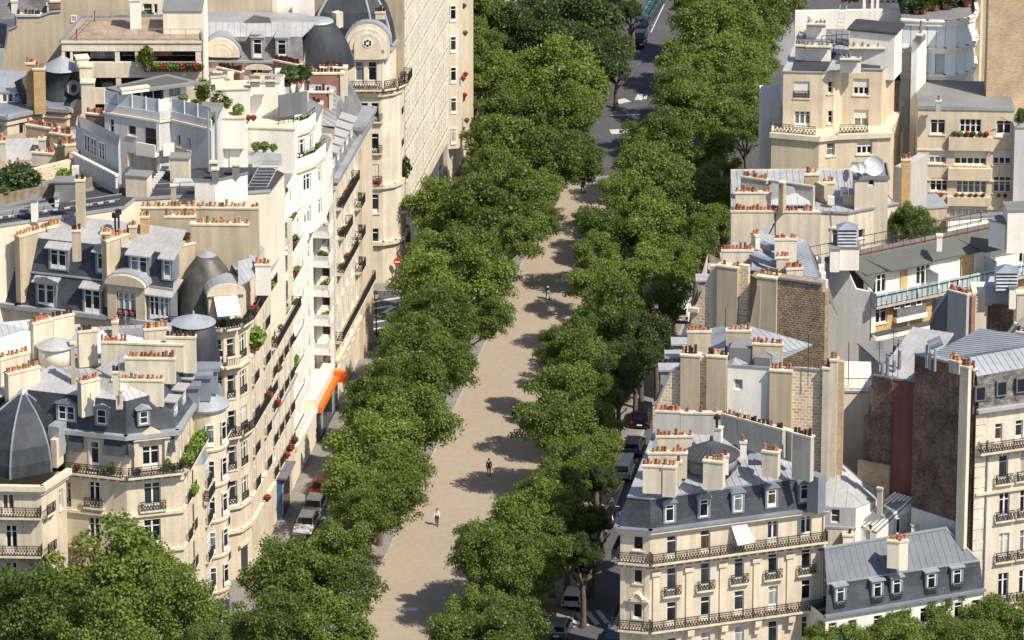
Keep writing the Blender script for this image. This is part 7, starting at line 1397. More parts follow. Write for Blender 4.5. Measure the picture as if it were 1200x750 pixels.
    # brick chimneys and zinc roofs between
    b2 = Bld('apartment_building', 'zinc roofed house with three stout red brick chimneys framed in stone', 'building', G(370, 130, 27.5))
    r = gl(27.7, ((268, 128), (392, 150), (392, 118), (345, 84), (268, 92))); b2.walls(r, 27.6, 20, 'plaster_cream'); b2.poly('zinc_slope', [G(268, 120, 27.8), G(340, 142, 27.8), G(345, 98, 29.5), G(268, 88, 29.5)], 'zinc', .12, True); b2.poly('zinc_slope', [G(340, 142, 27.8), G(394, 148, 27.8), G(394, 100, 28.7), G(345, 98, 29.5)], 'zinc', .12, True)
    for x0, y0, x1, y1, zz, h, n in ((363, 85.5, 403, 85.5, 30.1, 5, 9), (375, 79, 407, 79, 30.3, 3, 7), (346, 107, 390, 107.5, 29.9, 4.5, 9), (363, 121, 378, 121.5, 29.7, 4, 4)):
        b2.chim(x0, y0, x1-4.5, y1, zz, h, n, .9, 'brick_red', 'pot_dark'); b2.chim(x1-4.5, y1+.2, x1, y1+.2, zz+.02, h, 0, .95, 'stone_pale')
    b2.blk('wall_block', 247, 92, 269, 93, 35.6, 4, 2, 'paint_white', top='trim'); b2.chim(247, 90, 267, 88, 36, .8, 8, .5, 'paint_white', 'roof_grey', .25); b2.blk('wall_block', 322, 84, 334, 84, 34.4, 2.5, 1.2, 'paint_white'); b2.blk('terrace_rail', 326, 120, 362, 108, 34, .9, .1, 'glass_milk'); b2.blk('dark_screen', 327, 112, 360, 107, 35.6, 2.2, .2, 'wall_dark')
attic_arch_house()
def cupola_house():
    z = 33.0; f = gl(z, ((-20, 132), (8, 136), (45, 128), (52, 126), (78, 128), (98, 119), (105, 112))); Bk = [U(f[-1], 0, 9), U(f[0], 0, 12)]
    b = Bld('apartment_building', 'cream stone house with round lead cupola, oval window and tall yellow brick chimneys', 'building', f[3])
    b.walls(f+Bk, z-.2, 5, 'stone_warm', {0: [(0, 157, 5, 14, 'f')], 1: [(11, 158, 6, 15, 'f'), (26, 158, 6, 15, 'f')], 4: [], 3: [(54, 146, 7, 11, 'f')]}); b.band(f, z-.25, z+.1, .4, 'zinc', 'cornice'); b.band(f, z-.9, z-.6, .2)
    b.poly('zinc_deck', [Z(p, z+.12) for p in f+Bk], 'zinc_blue', .12)
    p4 = Pl(f[4], f[5]); A_ = [(p4.len*.5-1.1*math.cos(PI*i/10), z-.4+1.0*math.sin(PI*i/10)) for i in range(11)]; mb = MB(); mb.prism([p4.pt(a, h, 0) for a, h in A_], [p4.pt(a, h, .5) for a, h in A_]); b.add('carved_gable', mb, 'trim')
    c = G(74, 112, z+.2); mb = MB(); mb.lathe(c.x, c.y, [(z, 1.95), (z+.35, 1.95), (z+.36, 1.8), (z+3.0, 1.75), (z+3.1, 1.9)], 28); b.add('drum', mb, 'lead', True); mb = MB(); mb.lathe(c.x, c.y, [(z+3.1, 2.0), (z+4.1, .35), (z+4.3, .1)], 16); b.add('cupola_roof', mb, 'zinc')
    a = -.95; q = Pl(Vector((c.x+1.8*math.cos(a)-.5, c.y+1.8*math.sin(a)-.35, 0)), Vector((c.x+1.8*math.cos(a)+.5, c.y+1.8*math.sin(a)+.35, 0))); mb = MB(); A_ = [(.6+.72*math.cos(2*PI*i/18), z+1.5+.75*math.sin(2*PI*i/18)) for i in range(18)]; mb.prism([q.pt(u, h, -.3) for u, h in A_][::-1], [q.pt(u, h, .25) for u, h in A_][::-1]); o = b.add('oval_window', mb, 'zinc_light'); mb = MB(); A_ = [(.6+.32*math.cos(2*PI*i/18), z+1.5+.42*math.sin(2*PI*i/18)) for i in range(18)]; mb.prism([q.pt(u, h, .2) for u, h in A_][::-1], [q.pt(u, h, .27) for u, h in A_][::-1]); b.add('pane', mb, 'window_glass', parent=o)
    b.poly('zinc_slope', [G(-25, 112, z+.5), G(25, 116, z+.5), G(40, 84, z+2.6), G(-25, 80, z+2.6)], 'zinc', .12, True); b.poly('slate_slope', [G(26, 121, z+.3), G(48, 118, z+.3), G(38, 84, z+2.8), G(17, 96, z+2.2)], 'slate', .12); b.poly('zinc_slope', [G(52, 86, z+2.3), G(96, 88, z+2), G(90, 76, z+3), G(60, 74, z+3)], 'zinc', .12, True)
    b.dormer(Pl(G(0, 122, z), G(30, 120, z)), 13, 121.5, 25, 14, 2.0, 'paint_white', 'flat', 'c', 'zinc', .2, 3)
    b.chim(30, 74, 40, 74, 37.6, 4.5, 3, .8, 'brick_yellow', 'brick_red'); b.chim(39, 80.5, 52, 80.5, 37.4, 4.6, 4, .8, 'brick_yellow', 'brick_red')
    for x0, y0, x1, y1, zz, h in ((90, 70, 104, 69, 37.5, 1.2), (93, 79, 108, 79, 37.0, 3), (95, 98, 110, 98, 35.8, 3.4)): b.blk('stone_pier', x0, y0, x1, y1, zz, h, 1.2, 'stone_pale', top='trim')
    # low roofs below
    b2 = Bld('apartment_building', 'low zinc roofs with rows of short red chimney pots left of the grey painted block', 'building', G(60, 180, 30)); z = 31.5
    r = gl(z, ((-45, 200), (60, 192), (122, 178), (122, 150), (70, 146), (-45, 168))); b2.walls(r, z-.1, 5, 'plaster_tan'); b2.poly('zinc_slope', [G(-45, 192, z), G(88, 184, z), G(60, 160, z+1.3), G(-45, 166, z+1.3)], 'zinc_light', .12, Vector((-.4, -1, 0))); b2.poly('zinc_slope', [G(60, 176, z), G(122, 166, z), G(122, 150, z+1.2), G(85, 152, z+1.2), G(50, 166, z+.6)], 'zinc', .12, True)
    for x0, y0, x1, y1, zz, h, n, m in ((30, 145.5, 65, 151, 34, 2, 14, 'brick_beige'), (58, 155, 80, 158.5, 33.8, 2, 8, 'brick_beige'), (66, 171, 90, 168.5, 33.4, 2, 8, 'brick_beige'), (37, 178, 62, 180, 33.2, 1.2, 8, 'plaster_cream'), (100, 132, 121, 134.5, 34.5, 3, 12, 'brick_red'), (45, 163, 53, 163, 33.4, 1.6, 1, 'plaster_cream'), (-5, 166, 6, 166, 34, 2, 3, 'plaster_cream'), (8, 193, 24, 192, 33, 1, 5, 'brick_beige')):
        b2.chim(x0, y0, x1, y1, zz, h, n, .8, m, 'terracotta', .42)
cupola_house()
# ------------------------------------------------------------------ trees
def crown_mesh(seed, n=19000, m='leaf'):
    rg = np.random.default_rng(seed); lobes = []
    for i in range(64):
        d = rg.normal(size=3); d /= np.linalg.norm(d); r = rg.uniform(.25, .95)**.6
        c = d*r*np.array([1, 1, .82]); c[2] += .05
        if c[2] < -.62: c[2] *= .6
        lobes.append((c, rg.uniform(.13, .29)))
    W_ = np.array([l[1]**2 for l in lobes]); sk = rg.uniform(.85, 1.15, 3); k = rg.choice(len(lobes), n, p=W_/W_.sum()); C = np.array([l[0] for l in lobes])[k]; R = np.array([l[1] for l in lobes])[k]
    d = rg.normal(size=(n, 3)); d /= np.linalg.norm(d, axis=1)[:, None]; d[:, 2] = np.where(d[:, 2] < -.35, -d[:, 2], d[:, 2])
    P = (C+d*(R*rg.uniform(.45, 1.3, n)**.8)[:, None]+rg.normal(size=(n, 3))*.022)*5.0*sk
    nrm = d*.7+rg.normal(size=(n, 3))*.75+np.array([0, 0, .45]); nrm /= np.linalg.norm(nrm, axis=1)[:, None]
    a = rg.normal(size=(n, 3)); u = np.cross(nrm, a); u /= np.linalg.norm(u, axis=1)[:, None]; v = np.cross(nrm, u); s = rg.uniform(.09, .2, n)[:, None]
    V = np.stack([P-u*s, P-v*s*.75, P+u*s, P+v*s*.75], axis=1).reshape(-1, 3)
    me = bpy.data.meshes.new('crown'); me.vertices.add(4*n); me.vertices.foreach_set('co', V.astype(np.float32).ravel()); me.loops.add(4*n); me.loops.foreach_set('vertex_index', np.arange(4*n, dtype=np.int32)); me.polygons.add(n); me.polygons.foreach_set('loop_start', np.arange(0, 4*n, 4, dtype=np.int32))
    me.materials.append(MATS[m]); me.update(calc_edges=True); return me
def trunk_mesh(seed):
    rs = random.Random(seed); mb = MB(); segs = [(0, .34), (1.2, .27), (3, .24), (5, .2)]; p = Vector((0, 0, 0)); q = None
    b = 9; ring = None; pts = []
    for z, r in segs: pts.append((Vector((rs.uniform(-.1, .1)*z/3, rs.uniform(-.1, .1)*z/3, z)), r))
    vs = len(mb.v)
    for c, r in pts:
        for i in range(b): a = 2*PI*i/b; mb.v.append((c.x+r*math.cos(a), c.y+r*math.sin(a), c.z))
    for k in range(len(pts)-1):
        for i in range(b): j = (i+1) % b; mb.f.append((k*b+i, k*b+j, (k+1)*b+j, (k+1)*b+i))
    top = pts[-1][0]
    for i in range(6):
        a = 2*PI*i/6+rs.uniform(-.4, .4); L_ = rs.uniform(2.2, 3.6); e = top+Vector((math.cos(a)*L_*.75, math.sin(a)*L_*.75, L_*rs.uniform(.6, 1.0))); s0 = top-Vector((0, 0, rs.uniform(0, 1.6)))
        mb.tube(s0, s0.lerp(e, .5)+Vector((0, 0, .3)), .12, 6); mb.tube(s0.lerp(e, .5)+Vector((0, 0, .3)), e, .07, 5)
    return mb.mesh('trunk', 'bark', True)
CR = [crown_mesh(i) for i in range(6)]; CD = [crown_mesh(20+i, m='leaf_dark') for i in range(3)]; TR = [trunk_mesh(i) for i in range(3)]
trs = random.Random(4)
def tree(px, py, r, label, group, zc=7.3, dark=False, base=0.0):
    p = G(px, py, zc); R_ = r*(p.y*ct-(zc-HC)*st)/F; v_ = p-SO; a_ = v_.x*SN.x+v_.y*SN.y; b_ = v_.x*SD.x+v_.y*SD.y; off = Vector((0, 0, 0))
    if base == 0 and -40 < b_ < 106:
        na = min(a_, 10.7) if a_ < 19.5 else (max(a_, 28.6) if a_ < 36 else a_)
        if a_ > 4 or a_ < 5: off = SN*(a_-na)
        off = off if off.length < 6 else Vector((0, 0, 0))
    p = p-off; t = thing('plane_tree', label, 'tree', (p.x, p.y, base), group)
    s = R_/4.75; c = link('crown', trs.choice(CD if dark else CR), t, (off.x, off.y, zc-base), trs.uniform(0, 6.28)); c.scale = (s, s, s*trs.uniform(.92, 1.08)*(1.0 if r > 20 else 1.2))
    k = link('trunk', trs.choice(TR), t, (0, 0, 0), trs.uniform(0, 6)); k.scale = (1, 1, max(.4, (zc-base)/8.2)); k.rotation_euler = (0, 0, 0) if off.length > .5 else k.rotation_euler; k.rotation_euler.y = math.atan2(off.x*.5, zc) if off.length > .5 else 0
for where, pts in (
    ('in the big clump before the domed pavilion', ((128, 692, 80), (48, 735, 62), (210, 728, 54), (8, 715, 42), (128, 752, 66), (248, 765, 32), (178, 690, 48))),
    ('by the kerb below the parked white car', ((398, 646, 38), (335, 688, 50), (400, 692, 46), (312, 738, 50), (388, 740, 50), (352, 680, 30))),
    ('in the wide clump beside the white car', ((436, 542, 54), (450, 590, 44), (416, 588, 36), (460, 556, 40), (430, 604, 30))),
    ('level with the orange shop awning', ((438, 482, 40), (492, 500, 46), (474, 456, 44), (454, 508, 42))),
    ('beyond the orange awning at the crossing', ((488, 412, 40), (520, 432, 40), (512, 382, 46), (478, 386, 26))),
    ('opposite the no entry sign', ((504, 342, 44), (556, 342, 50), (576, 378, 28), (545, 304, 48), (505, 300, 30))),
    ('opposite the long arcade', ((514, 250, 38), (560, 258, 52), (612, 280, 33), (600, 236, 46), (640, 262, 20), (575, 212, 36))),
    ('near the far end of the arcade row', ((592, 185, 46), (640, 192, 46), (678, 190, 34), (600, 140, 44), (656, 142, 42), (684, 124, 24), (570, 165, 28), (636, 222, 26))),
    ('just before the far road crossing', ((596, 98, 40), (655, 100, 50), (684, 92, 24)))):
    for (x, y, r) in pts: tree(x, y, r, 'broad green plane tree '+where, 'plane trees in the left row', zc=12.5 if 'pavilion' in where else 7.3)
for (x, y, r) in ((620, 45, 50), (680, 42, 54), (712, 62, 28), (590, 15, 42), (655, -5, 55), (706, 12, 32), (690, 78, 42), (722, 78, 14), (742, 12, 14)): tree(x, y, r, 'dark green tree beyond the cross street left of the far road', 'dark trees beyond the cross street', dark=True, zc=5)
for (x, y, r) in ((562, 58, 30), (556, 92, 20), (560, 20, 34), (575, 88, 22)): tree(x, y, r, 'tree behind the far end of the cream houses', 'trees at the end of the left row')
for where, pts in (
    ('at the bottom end of the right row', ((545, 742, 42), (600, 738, 42), (560, 722, 34), (575, 765, 50))),
    ('left of the white hatchback', ((598, 636, 48), (572, 660, 40), (640, 614, 42), (610, 680, 40), (630, 650, 40), (556, 640, 26))),
    ('beside the two black parked cars', ((694, 612, 22), (684, 648, 22), (704, 566, 22), (655, 578, 38), (628, 590, 30), (665, 610, 34), (668, 550, 34))),
    ('level with the white van', ((648, 502, 46), (688, 500, 36), (668, 462, 40), (700, 470, 30), (700, 530, 26))),
    ('left of the stone gable', ((690, 425, 40), (652, 412, 26), (725, 440, 30), (745, 420, 26))),
    ('before the rubble stone wall', ((718, 370, 46), (752, 400, 36), (700, 338, 36), (748, 322, 38), (782, 350, 30), (680, 388, 20), (770, 395, 22), (790, 310, 30))),
    ('left of the long row of orange pots', ((718, 270, 38), (768, 275, 44), (815, 285, 32), (745, 245, 38), (700, 300, 28))),
    ('before the beige building terraces', ((742, 192, 16), (762, 210, 44), (808, 232, 44), (842, 262, 24), (730, 228, 24), (848, 232, 22))),
    ('left of the beige building', ((770, 168, 44), (820, 178, 44), (846, 205, 24), (756, 172, 24), (875, 150, 24))),
    ('near the far crossing on the right', ((798, 115, 36), (840, 130, 44), (878, 105, 28), (808, 80, 36), (858, 80, 46), (890, 75, 22))),
    ('at the far end of the right row', ((828, 42, 42), (878, 40, 36), (838, 5, 46), (895, 8, 40), (808, 8, 22)))):
    for (x, y, r) in pts: tree(x, y, r, 'leafy plane tree '+where, 'plane trees in the right row', dark=(x > 738 and y > 380) or (x, y) in ((694, 612), (684, 648), (704, 566), (876, 150), (725, 440)))  # crowns on the shaded road side: shade put into the leaf colour
for (x, y, r) in ((960, 758, 26), (1000, 754, 30), (1040, 745, 32), (1082, 738, 34), (1120, 730, 34), (1160, 730, 34), (1195, 732, 36), (1060, 765, 36), (1140, 760, 40)): tree(x, y, r, 'rounded tree top in front of the low white house', 'trees along the bottom right edge', zc=7.5)
tree(1068, 264, 26, 'bright green tree growing between the cream wall and the flat roof rails', None, zc=20, base=10); tree(1084, 280, 20, 'smaller bright green tree below the first by the flat roof rails', None, zc=20, base=10); tree(1112, 284, 10, 'small shrub like tree behind the white roof flue', None, zc=20, base=16)
tree(1168, 98, 13, 'small slender dark tree on the terrace before the striped zinc roof', None, zc=18.5, dark=True, base=15); tree(1198, 137, 9, 'tiny green tree at the right edge above the grey wall', None, zc=20, base=17)
# ------------------------------------------------------------------ vehicles
def car_parts(kind):
    """side profiles lofted across the width with tumblehome; car points along +Y"""
    if kind == 'van': L_, Wd, H_ = 4.6, 1.85, 1.95; low = [(-2.3, .35), (-2.28, 1.0), (1.75, 1.0), (2.25, .85), (2.3, .35)]; top = [(-2.28, 1.0), (-2.2, 1.88), (-1.9, 1.95), (.75, 1.92), (1.0, 1.85), (1.75, 1.0)]
    else: L_, Wd, H_ = 4.3, 1.8, 1.5; low = [(-2.15, .32), (-2.15, .9), (1.1, .95), (1.95, .78), (2.12, .6), (2.15, .32)]; top = [(-2.1, .9), (-1.75, 1.4), (-1.2, 1.5), (.1, 1.48), (.35, 1.42), (1.1, .95)]
    h = Wd/2; mb = MB()
    def loft(pr, x0, x1, f0=1, f1=1):
        n = len(pr); rows = []
        for x in (-1, 1):
            row = []
            for y, z in pr: w = x0 if z < 1.02 else x1; row.append((x*w, y, z))
            rows.append(row)
        a, b_ = rows; base = len(mb.v); mb.v += a+b_
        mb.f.append(tuple(base+i for i in range(n))); mb.f.append(tuple(base+n+i for i in reversed(range(n))))
        for i in range(n): j = (i+1) % n; mb.f.append((base+j, base+i, base+n+i, base+n+j))
    loft(low, h, h); loft([low[1]]+[] + low[2:3]+[] if 0 else low, h*.98, h*.98); loft(top, h*.96, h*.8)
    me = mb.mesh('body', 'car_white'); me.materials.clear(); 
    gl_ = MB()
    def q(*p): gl_.face(p)
    e = .012
    if kind == 'van':
        q((-h*.72, 1.12, 1.8+e), (-h*.9, 1.72, 1.08+e), (h*.9, 1.72, 1.08+e), (h*.72, 1.12, 1.8+e)); q((-h*.7, -2.3-e, 1.15), (-h*.7, -2.25-e, 1.7), (h*.7, -2.25-e, 1.7), (h*.7, -2.3-e, 1.15))
        for s in (-1, 1): q((s*(h*.965+e), .2, 1.1), (s*(h*.965+e), 1.5, 1.1), (s*(h*.85+e), .9, 1.72), (s*(h*.85+e), .2, 1.75))
    else:
        q((-h*.74, .42, 1.4+e), (-h*.9, 1.05, 1.0+e), (h*.9, 1.05, 1.0+e), (h*.74, .42, 1.4+e)); q((-h*.85, -2.06-e, .98+e), (-h*.75, -1.78-e, 1.36+e), (h*.75, -1.78-e, 1.36+e), (h*.85, -2.06-e, .98+e))
        for s in (-1, 1): q((s*(h*.965+e), -1.8, 1.0), (s*(h*.965+e), .95, 1.0), (s*(h*.82+e), .3, 1.4), (s*(h*.82+e), -1.55, 1.38))
    g = []
    for k_ in range(len(gl_.f)): w1 = MB(); w1.face([gl_.v[i_] for i_ in gl_.f[k_]]); g.append(w1.mesh('window', 'car_glass'))
    return me, g, h, L_
CARM = {}
def car(px, py, label, paint, kind='car', flip=False, group='cars parked along the kerbs', rot=0, p=None):
    if kind not in CARM: CARM[kind] = car_parts(kind)
    me, g, h, L_ = CARM[kind]; p = p or G(px, py, 0); rz = -math.radians(8.9)+(PI if flip else 0)+rot; t = thing('parked_car' if kind == 'car' else 'parked_van', label, 'car' if kind == 'car' else 'van', p, group, rz)
    m2 = cached((kind, paint), lambda: me.copy()); 
    if not m2.materials: m2.materials.append(MATS[paint])
    b = link('body', m2, t); md = b.modifiers.new('bevel', 'BEVEL'); md.width = .07; md.segments = 2; [link('window', g_, t) for g_ in g]
    def wheel():
        mb = MB(); mb.tube((-.1, 0, 0), (.1, 0, 0), .32, 14); return mb.mesh('wheel', 'rubber')
    def rim():
        mb = MB(); mb.tube((-.115, 0, 0), (.115, 0, 0), .19, 10); return mb.mesh('rim', 'car_silver')
    for sx in (-1, 1):
        for y in (-L_*.31, L_*.31): w_ = link('wheel', cached('wheel', wheel), t, (sx*(h-.08), y, .32)); link('rim', cached('rim', rim), w_, (0, 0, 0))
        link('headlight', cached('hl', lambda: (lambda mb: (mb.box(-.18, .18, -.03, .03, -.07, .07), mb.mesh('headlight', 'lamp_clear'))[1])(MB())), t, (sx*(h-.28), L_/2-.03, .68)); link('tail_light', cached('tl', lambda: (lambda mb: (mb.box(-.1, .1, -.03, .03, -.12, .12), mb.mesh('tail_light', 'lamp_red'))[1])(MB())), t, (sx*(h-.16), -L_/2-.01, .82))
        link('mirror', cached('mr', lambda: (lambda mb: (mb.box(-.09, .09, -.06, .06, -.06, .06), mb.mesh('mirror', 'car_black'))[1])(MB())), t, (sx*(h+.06), L_*.16, 1.0))
    for y, nm in ((L_/2+.02, 'bumper'), (-L_/2-.02, 'bumper')): link('bumper', cached('bp', lambda: (lambda mb: (mb.box(-h*.9, h*.9, -.05, .05, .32, .5), mb.mesh('bumper', 'car_black'))[1])(MB())), t, (0, y, 0))
    link('number_plate', cached('np', lambda: (lambda mb: (mb.box(-.26, .26, -.02, .02, -.06, .06), mb.mesh('number_plate', 'cloth_white'))[1])(MB())), t, (0, -L_/2-.075, .6))
car(359, 621, 'white car with dark glass roof parked facing the camera at left kerb', 'car_white', flip=True); car(368, 601, 'white hatchback parked right behind the first white car', 'car_white', flip=True); car(377, 580, 'red car half hidden by leaves behind two white cars', 'car_red', flip=True); car(347, 650, 'dark grey car half under trees before the white car', 'car_black', flip=True)
car(434+20, 412, 'pale car under the trees near the crossing', 'car_silver', flip=True); car(444, 445, 'dark car in tree shade beyond the orange awning', 'car_black', flip=True)
car(656, 742, 'grey car in shade at the bottom of the right road', 'car_silver'); car(673, 706, 'white hatchback in shade near the striped crossing', 'car_white'); car(689, 664, 'black car under the trees above the white hatchback', 'car_black'); car(697, 640, 'second black car under the trees, further up', 'car_black'); car(712, 611, 'black car standing in the lane left of the corner building', 'car_black')
car(732, 556, 'plain white van in the shade of the corner building', 'car_white', 'van'); car(743, 528, 'silver white car just beyond the white van', 'car_silver'); car(753, 495, 'dark grey van beyond the silver car by the stone gable', 'car_black', 'van'); car(722, 750, 'blue car at the foot of the corner building', 'car_blue')
car(752, 36, 'black car parked at the far kerb before the share bikes', 'car_black', flip=True); car(748, 52, 'second black car at the far kerb', 'car_black', flip=True); car(668, 128, 'dark car with lit red lamps at the far crossing', 'car_black', rot=-.9)
car(800, 372, 'white van glimpsed between tree and rubble wall', 'car_white', 'van')
car(905, 120, 'dark motorbike coloured small car in the shade by the beige building', 'car_black') if 0 else None
# ------------------------------------------------------------------ share bikes by the far road
def bike(p, m, label, rz):
    t = thing('bicycle', label, 'bicycle', p, 'share bikes parked by the far road', rz)
    def wheel():
        mb = MB(); n = 14
        for i in range(n): a, c = 2*PI*i/n, 2*PI*(i+1)/n; mb.tube((0, .33*math.cos(a), .33*math.sin(a)), (0, .33*math.cos(c), .33*math.sin(c)), .025, 4)
        for i in range(6): a = PI*i/6; mb.tube((0, -.33*math.cos(a), -.33*math.sin(a)), (0, .33*math.cos(a), .33*math.sin(a)), .006, 3)
        return mb.mesh('wheel', 'rubber')
    def frame():
        mb = MB(); A, B, C, D, E_ = (0, -.5, .34), (0, -.05, .34), (0, -.2, .85), (0, .35, .85), (0, .5, .34)
        for p_, q_ in ((A, B), (B, C), (C, D), (B, D), (A, C), (D, E_)): mb.tube(p_, q_, .035, 5)
        mb.tube((0, .35, .85), (0, .32, 1.05), .03, 5); mb.box(-.02, .02, -.75, -.25, .66, .7); return mb.mesh('frame', m)
    link('frame', cached(('bf', m), frame), t)
    for y in (-.5, .5): link('wheel', cached('bw', wheel), t, (0, y, .34))
    link('handlebar', cached('bh', lambda: (lambda mb: (mb.tube((-.3, .3, 1.05), (.3, .3, 1.05), .025, 5), mb.mesh('handlebar', 'iron'))[1])(MB())), t); link('saddle', cached('bs', lambda: (lambda mb: (mb.box(-.08, .08, -.34, -.08, .9, .97), mb.mesh('saddle', 'iron'))[1])(MB())), t)
    link('basket', cached(('bb', m), lambda: (lambda mb: (mb.box(-.16, .16, .42, .7, .8, 1.02), mb.mesh('basket', m))[1])(MB())), t)
for i in range(14): f = i/13; p = G(757+17*f, 27-28*f, 0); bike(p+Vector((0, 0, .0)), ('bike_green', 'bike_blue', 'bike_green')[i % 3], ('green', 'pale blue', 'green')[i % 3]+' share bike in the long row beside the far road', 1.1)
# ------------------------------------------------------------------ people
def limb_mesh(name, V_, E_, R_, m, root=0):
    me = bpy.data.meshes.new(name); me.from_pydata(V_, E_, []); o = bpy.data.objects.new(name, me); sc.collection.objects.link(o); md = o.modifiers.new('skin', 'SKIN'); sb = o.modifiers.new('sub', 'SUBSURF'); sb.levels = 1; sb.render_levels = 1
    for i, r in enumerate(R_): me.skin_vertices[0].data[i].radius = (r, r) if not isinstance(r, tuple) else r; me.skin_vertices[0].data[i].use_root = (i == root)
    dg = bpy.context.evaluated_depsgraph_get(); out = bpy.data.meshes.new_from_object(o.evaluated_get(dg)); bpy.data.objects.remove(o); out.materials.clear(); out.materials.append(MATS[m])
    for p_ in out.polygons: p_.use_smooth = True
    return out
def person(px, py, label, top, bottom, stride=.25, face=0, hair='hair', longhair=False, shorts=False, bag=None, z=.14):
    p = G(px, py, z); t = thing('person', label, 'person', p, None, face); s = stride
    hip, kn, an, sh, el, wr = .92, .5, .08, 1.42, 1.13, .88
    V_ = [(0, 0, .95), (0, 0, 1.15), (0, .0, 1.36), (0, .01, 1.48), (0, .03, 1.6), (0, .04, 1.7),
          (-.1, 0, .9), (-.11, s*.55, kn), (-.11, s*.7-.06, an), (-.11, s*.7+.12, .04), (.1, 0, .9), (.11, -s*.35, kn+.01), (.11, -s*.95, an+.05), (.11, -s*.9+.15, .03),
          (-.18, 0, sh-.02), (-.24, -s*.35, el), (-.25, -s*.3+.1, wr), (.18, 0, sh-.02), (.24, s*.35, el), (.25, s*.4+.1, wr),
          (-.25, -s*.3+.14, wr-.08), (.25, s*.4+.14, wr-.08)]
    hands = []
    E_ = [(0, 1), (1, 2), (2, 3), (3, 4), (4, 5), (0, 6), (6, 7), (7, 8), (8, 9), (0, 10), (10, 11), (11, 12), (12, 13), (2, 14), (14, 15), (15, 16), (2, 17), (17, 18), (18, 19), (16, 20), (19, 21)]
    R_ = [(.14, .1), (.125, .095), (.15, .1), .05, (.08, .09), (.07, .08), .085, .06, .042, .04, .085, .06, .042, .04, .055, .042, .03, .055, .042, .03, .032, .032]
    base = len(V_)
    for hnd, sx in ((20, -1), (21, 1)):
        hx, hy, hz = V_[hnd]
        for k, (dy, ln) in enumerate(((-.03, .07), (-.01, .085), (.01, .08), (.03, .065))): V_.append((hx, hy+dy, hz-ln)); E_.append((hnd, len(V_)-1)); R_.append(.01)
        V_.append((hx-sx*.03, hy+.04, hz-.02)); E_.append((hnd, len(V_)-1)); R_.append(.011)
    link('body', limb_mesh('body', V_, E_, R_, 'skin'), t)
    g = .018
    link('top', limb_mesh('top', [V_[0], V_[1], V_[2], V_[14], V_[15], V_[16], V_[17], V_[18], V_[19]], [(0, 1), (1, 2), (2, 3), (3, 4), (4, 5), (2, 6), (6, 7), (7, 8)], [(.165, .125), (.15, .12), (.17, .12), .075, .058, .045, .075, .058, .045], top), t)
    ks = [V_[0], V_[6], V_[7], V_[8], V_[10], V_[11], V_[12]]
    if shorts: link('shorts', limb_mesh('shorts', [V_[0], V_[6], V_[7], V_[10], V_[11]], [(0, 1), (1, 2), (0, 3), (3, 4)], [(.16, .12), .11, .085, .11, .085], bottom), t)
    else: link('trousers', limb_mesh('trousers', ks, [(0, 1), (1, 2), (2, 3), (0, 4), (4, 5), (5, 6)], [(.16, .12), .11, .08, .062, .11, .08, .062], bottom), t)
    hv = [(0, 0, 1.66), (0, .0, 1.76), (0, -.05, 1.62)]+([(0, -.07, 1.45)] if longhair else [(0, -.05, 1.6)]); link('hair', limb_mesh('hair', hv, [(0, 1), (0, 2), (2, 3)], [.095, .07, .085, .07], hair), t)
    mb = MB(); 
    for sx in (-1, 1):
        mb.box(sx*.035-.012, sx*.035+.012, .125, .135, 1.64, 1.655); mb.box(sx*.095-.012, sx*.095+.012, .02, .05, 1.6, 1.66)
    link('eyes', mb.mesh('eyes', 'hair'), t); mb = MB(); mb.prism([(-.018, .12, 1.585), (.018, .12, 1.585), (.018, .155, 1.59), (-.018, .155, 1.59)], [(-.01, .12, 1.64), (.01, .12, 1.64), (.01, .13, 1.64), (-.01, .13, 1.64)]); link('nose', mb.mesh('nose', 'skin'), t); mb = MB(); mb.box(-.03, .03, .125, .137, 1.555, 1.567); link('mouth', mb.mesh('mouth', 'cloth_red'), t)
    mb = MB()
    for i in (9, 13): x, y, zz = V_[i]; mb.box(x-.05, x+.05, y-.2, y+.08, 0, .09)
    link('shoes', mb.mesh('shoes', 'cloth_dark' if not shorts else 'cloth_white'), t)
    if bag: mb = MB(); mb.box(-.15, .15, -.3, -.14, 1.0, 1.4); link('rucksack', mb.mesh('rucksack', bag), t)
person(573, 557, 'person with long hair in dark clothes walking on the promenade', 'cloth_dark', 'cloth_dark', .28, PI, longhair=True)
person(512, 616, 'person in white top and dark trousers walking towards the camera', 'cloth_white', 'cloth_dark', .2, PI-.2)
person(642, 351, 'person in black jacket and pale blue jeans on the promenade', 'cloth_dark', 'bike_blue', .3, .4)
person(602, 492, 'person in dark clothes in tree shadow by the right row', 'cloth_dark', 'cloth_dark', .2, .3)
person(730, 195, 'person in dark clothes at the far end of the promenade', 'cloth_dark', 'cloth_dark', .2, 0, z=0)
person(683, 226, 'small distant person in dark clothes beside the far trees', 'cloth_dark', 'cloth_blue', .2, 1)
person(537, 222, 'person in white shirt and shorts walking away on the left pavement', 'cloth_white', 'cloth_white', .2, 0, shorts=True, z=.12)
person(461, 728, 'person crouched in appearance near the bottom edge, mostly hidden', 'cloth_red', 'cloth_dark', .1, 0) if 0 else None
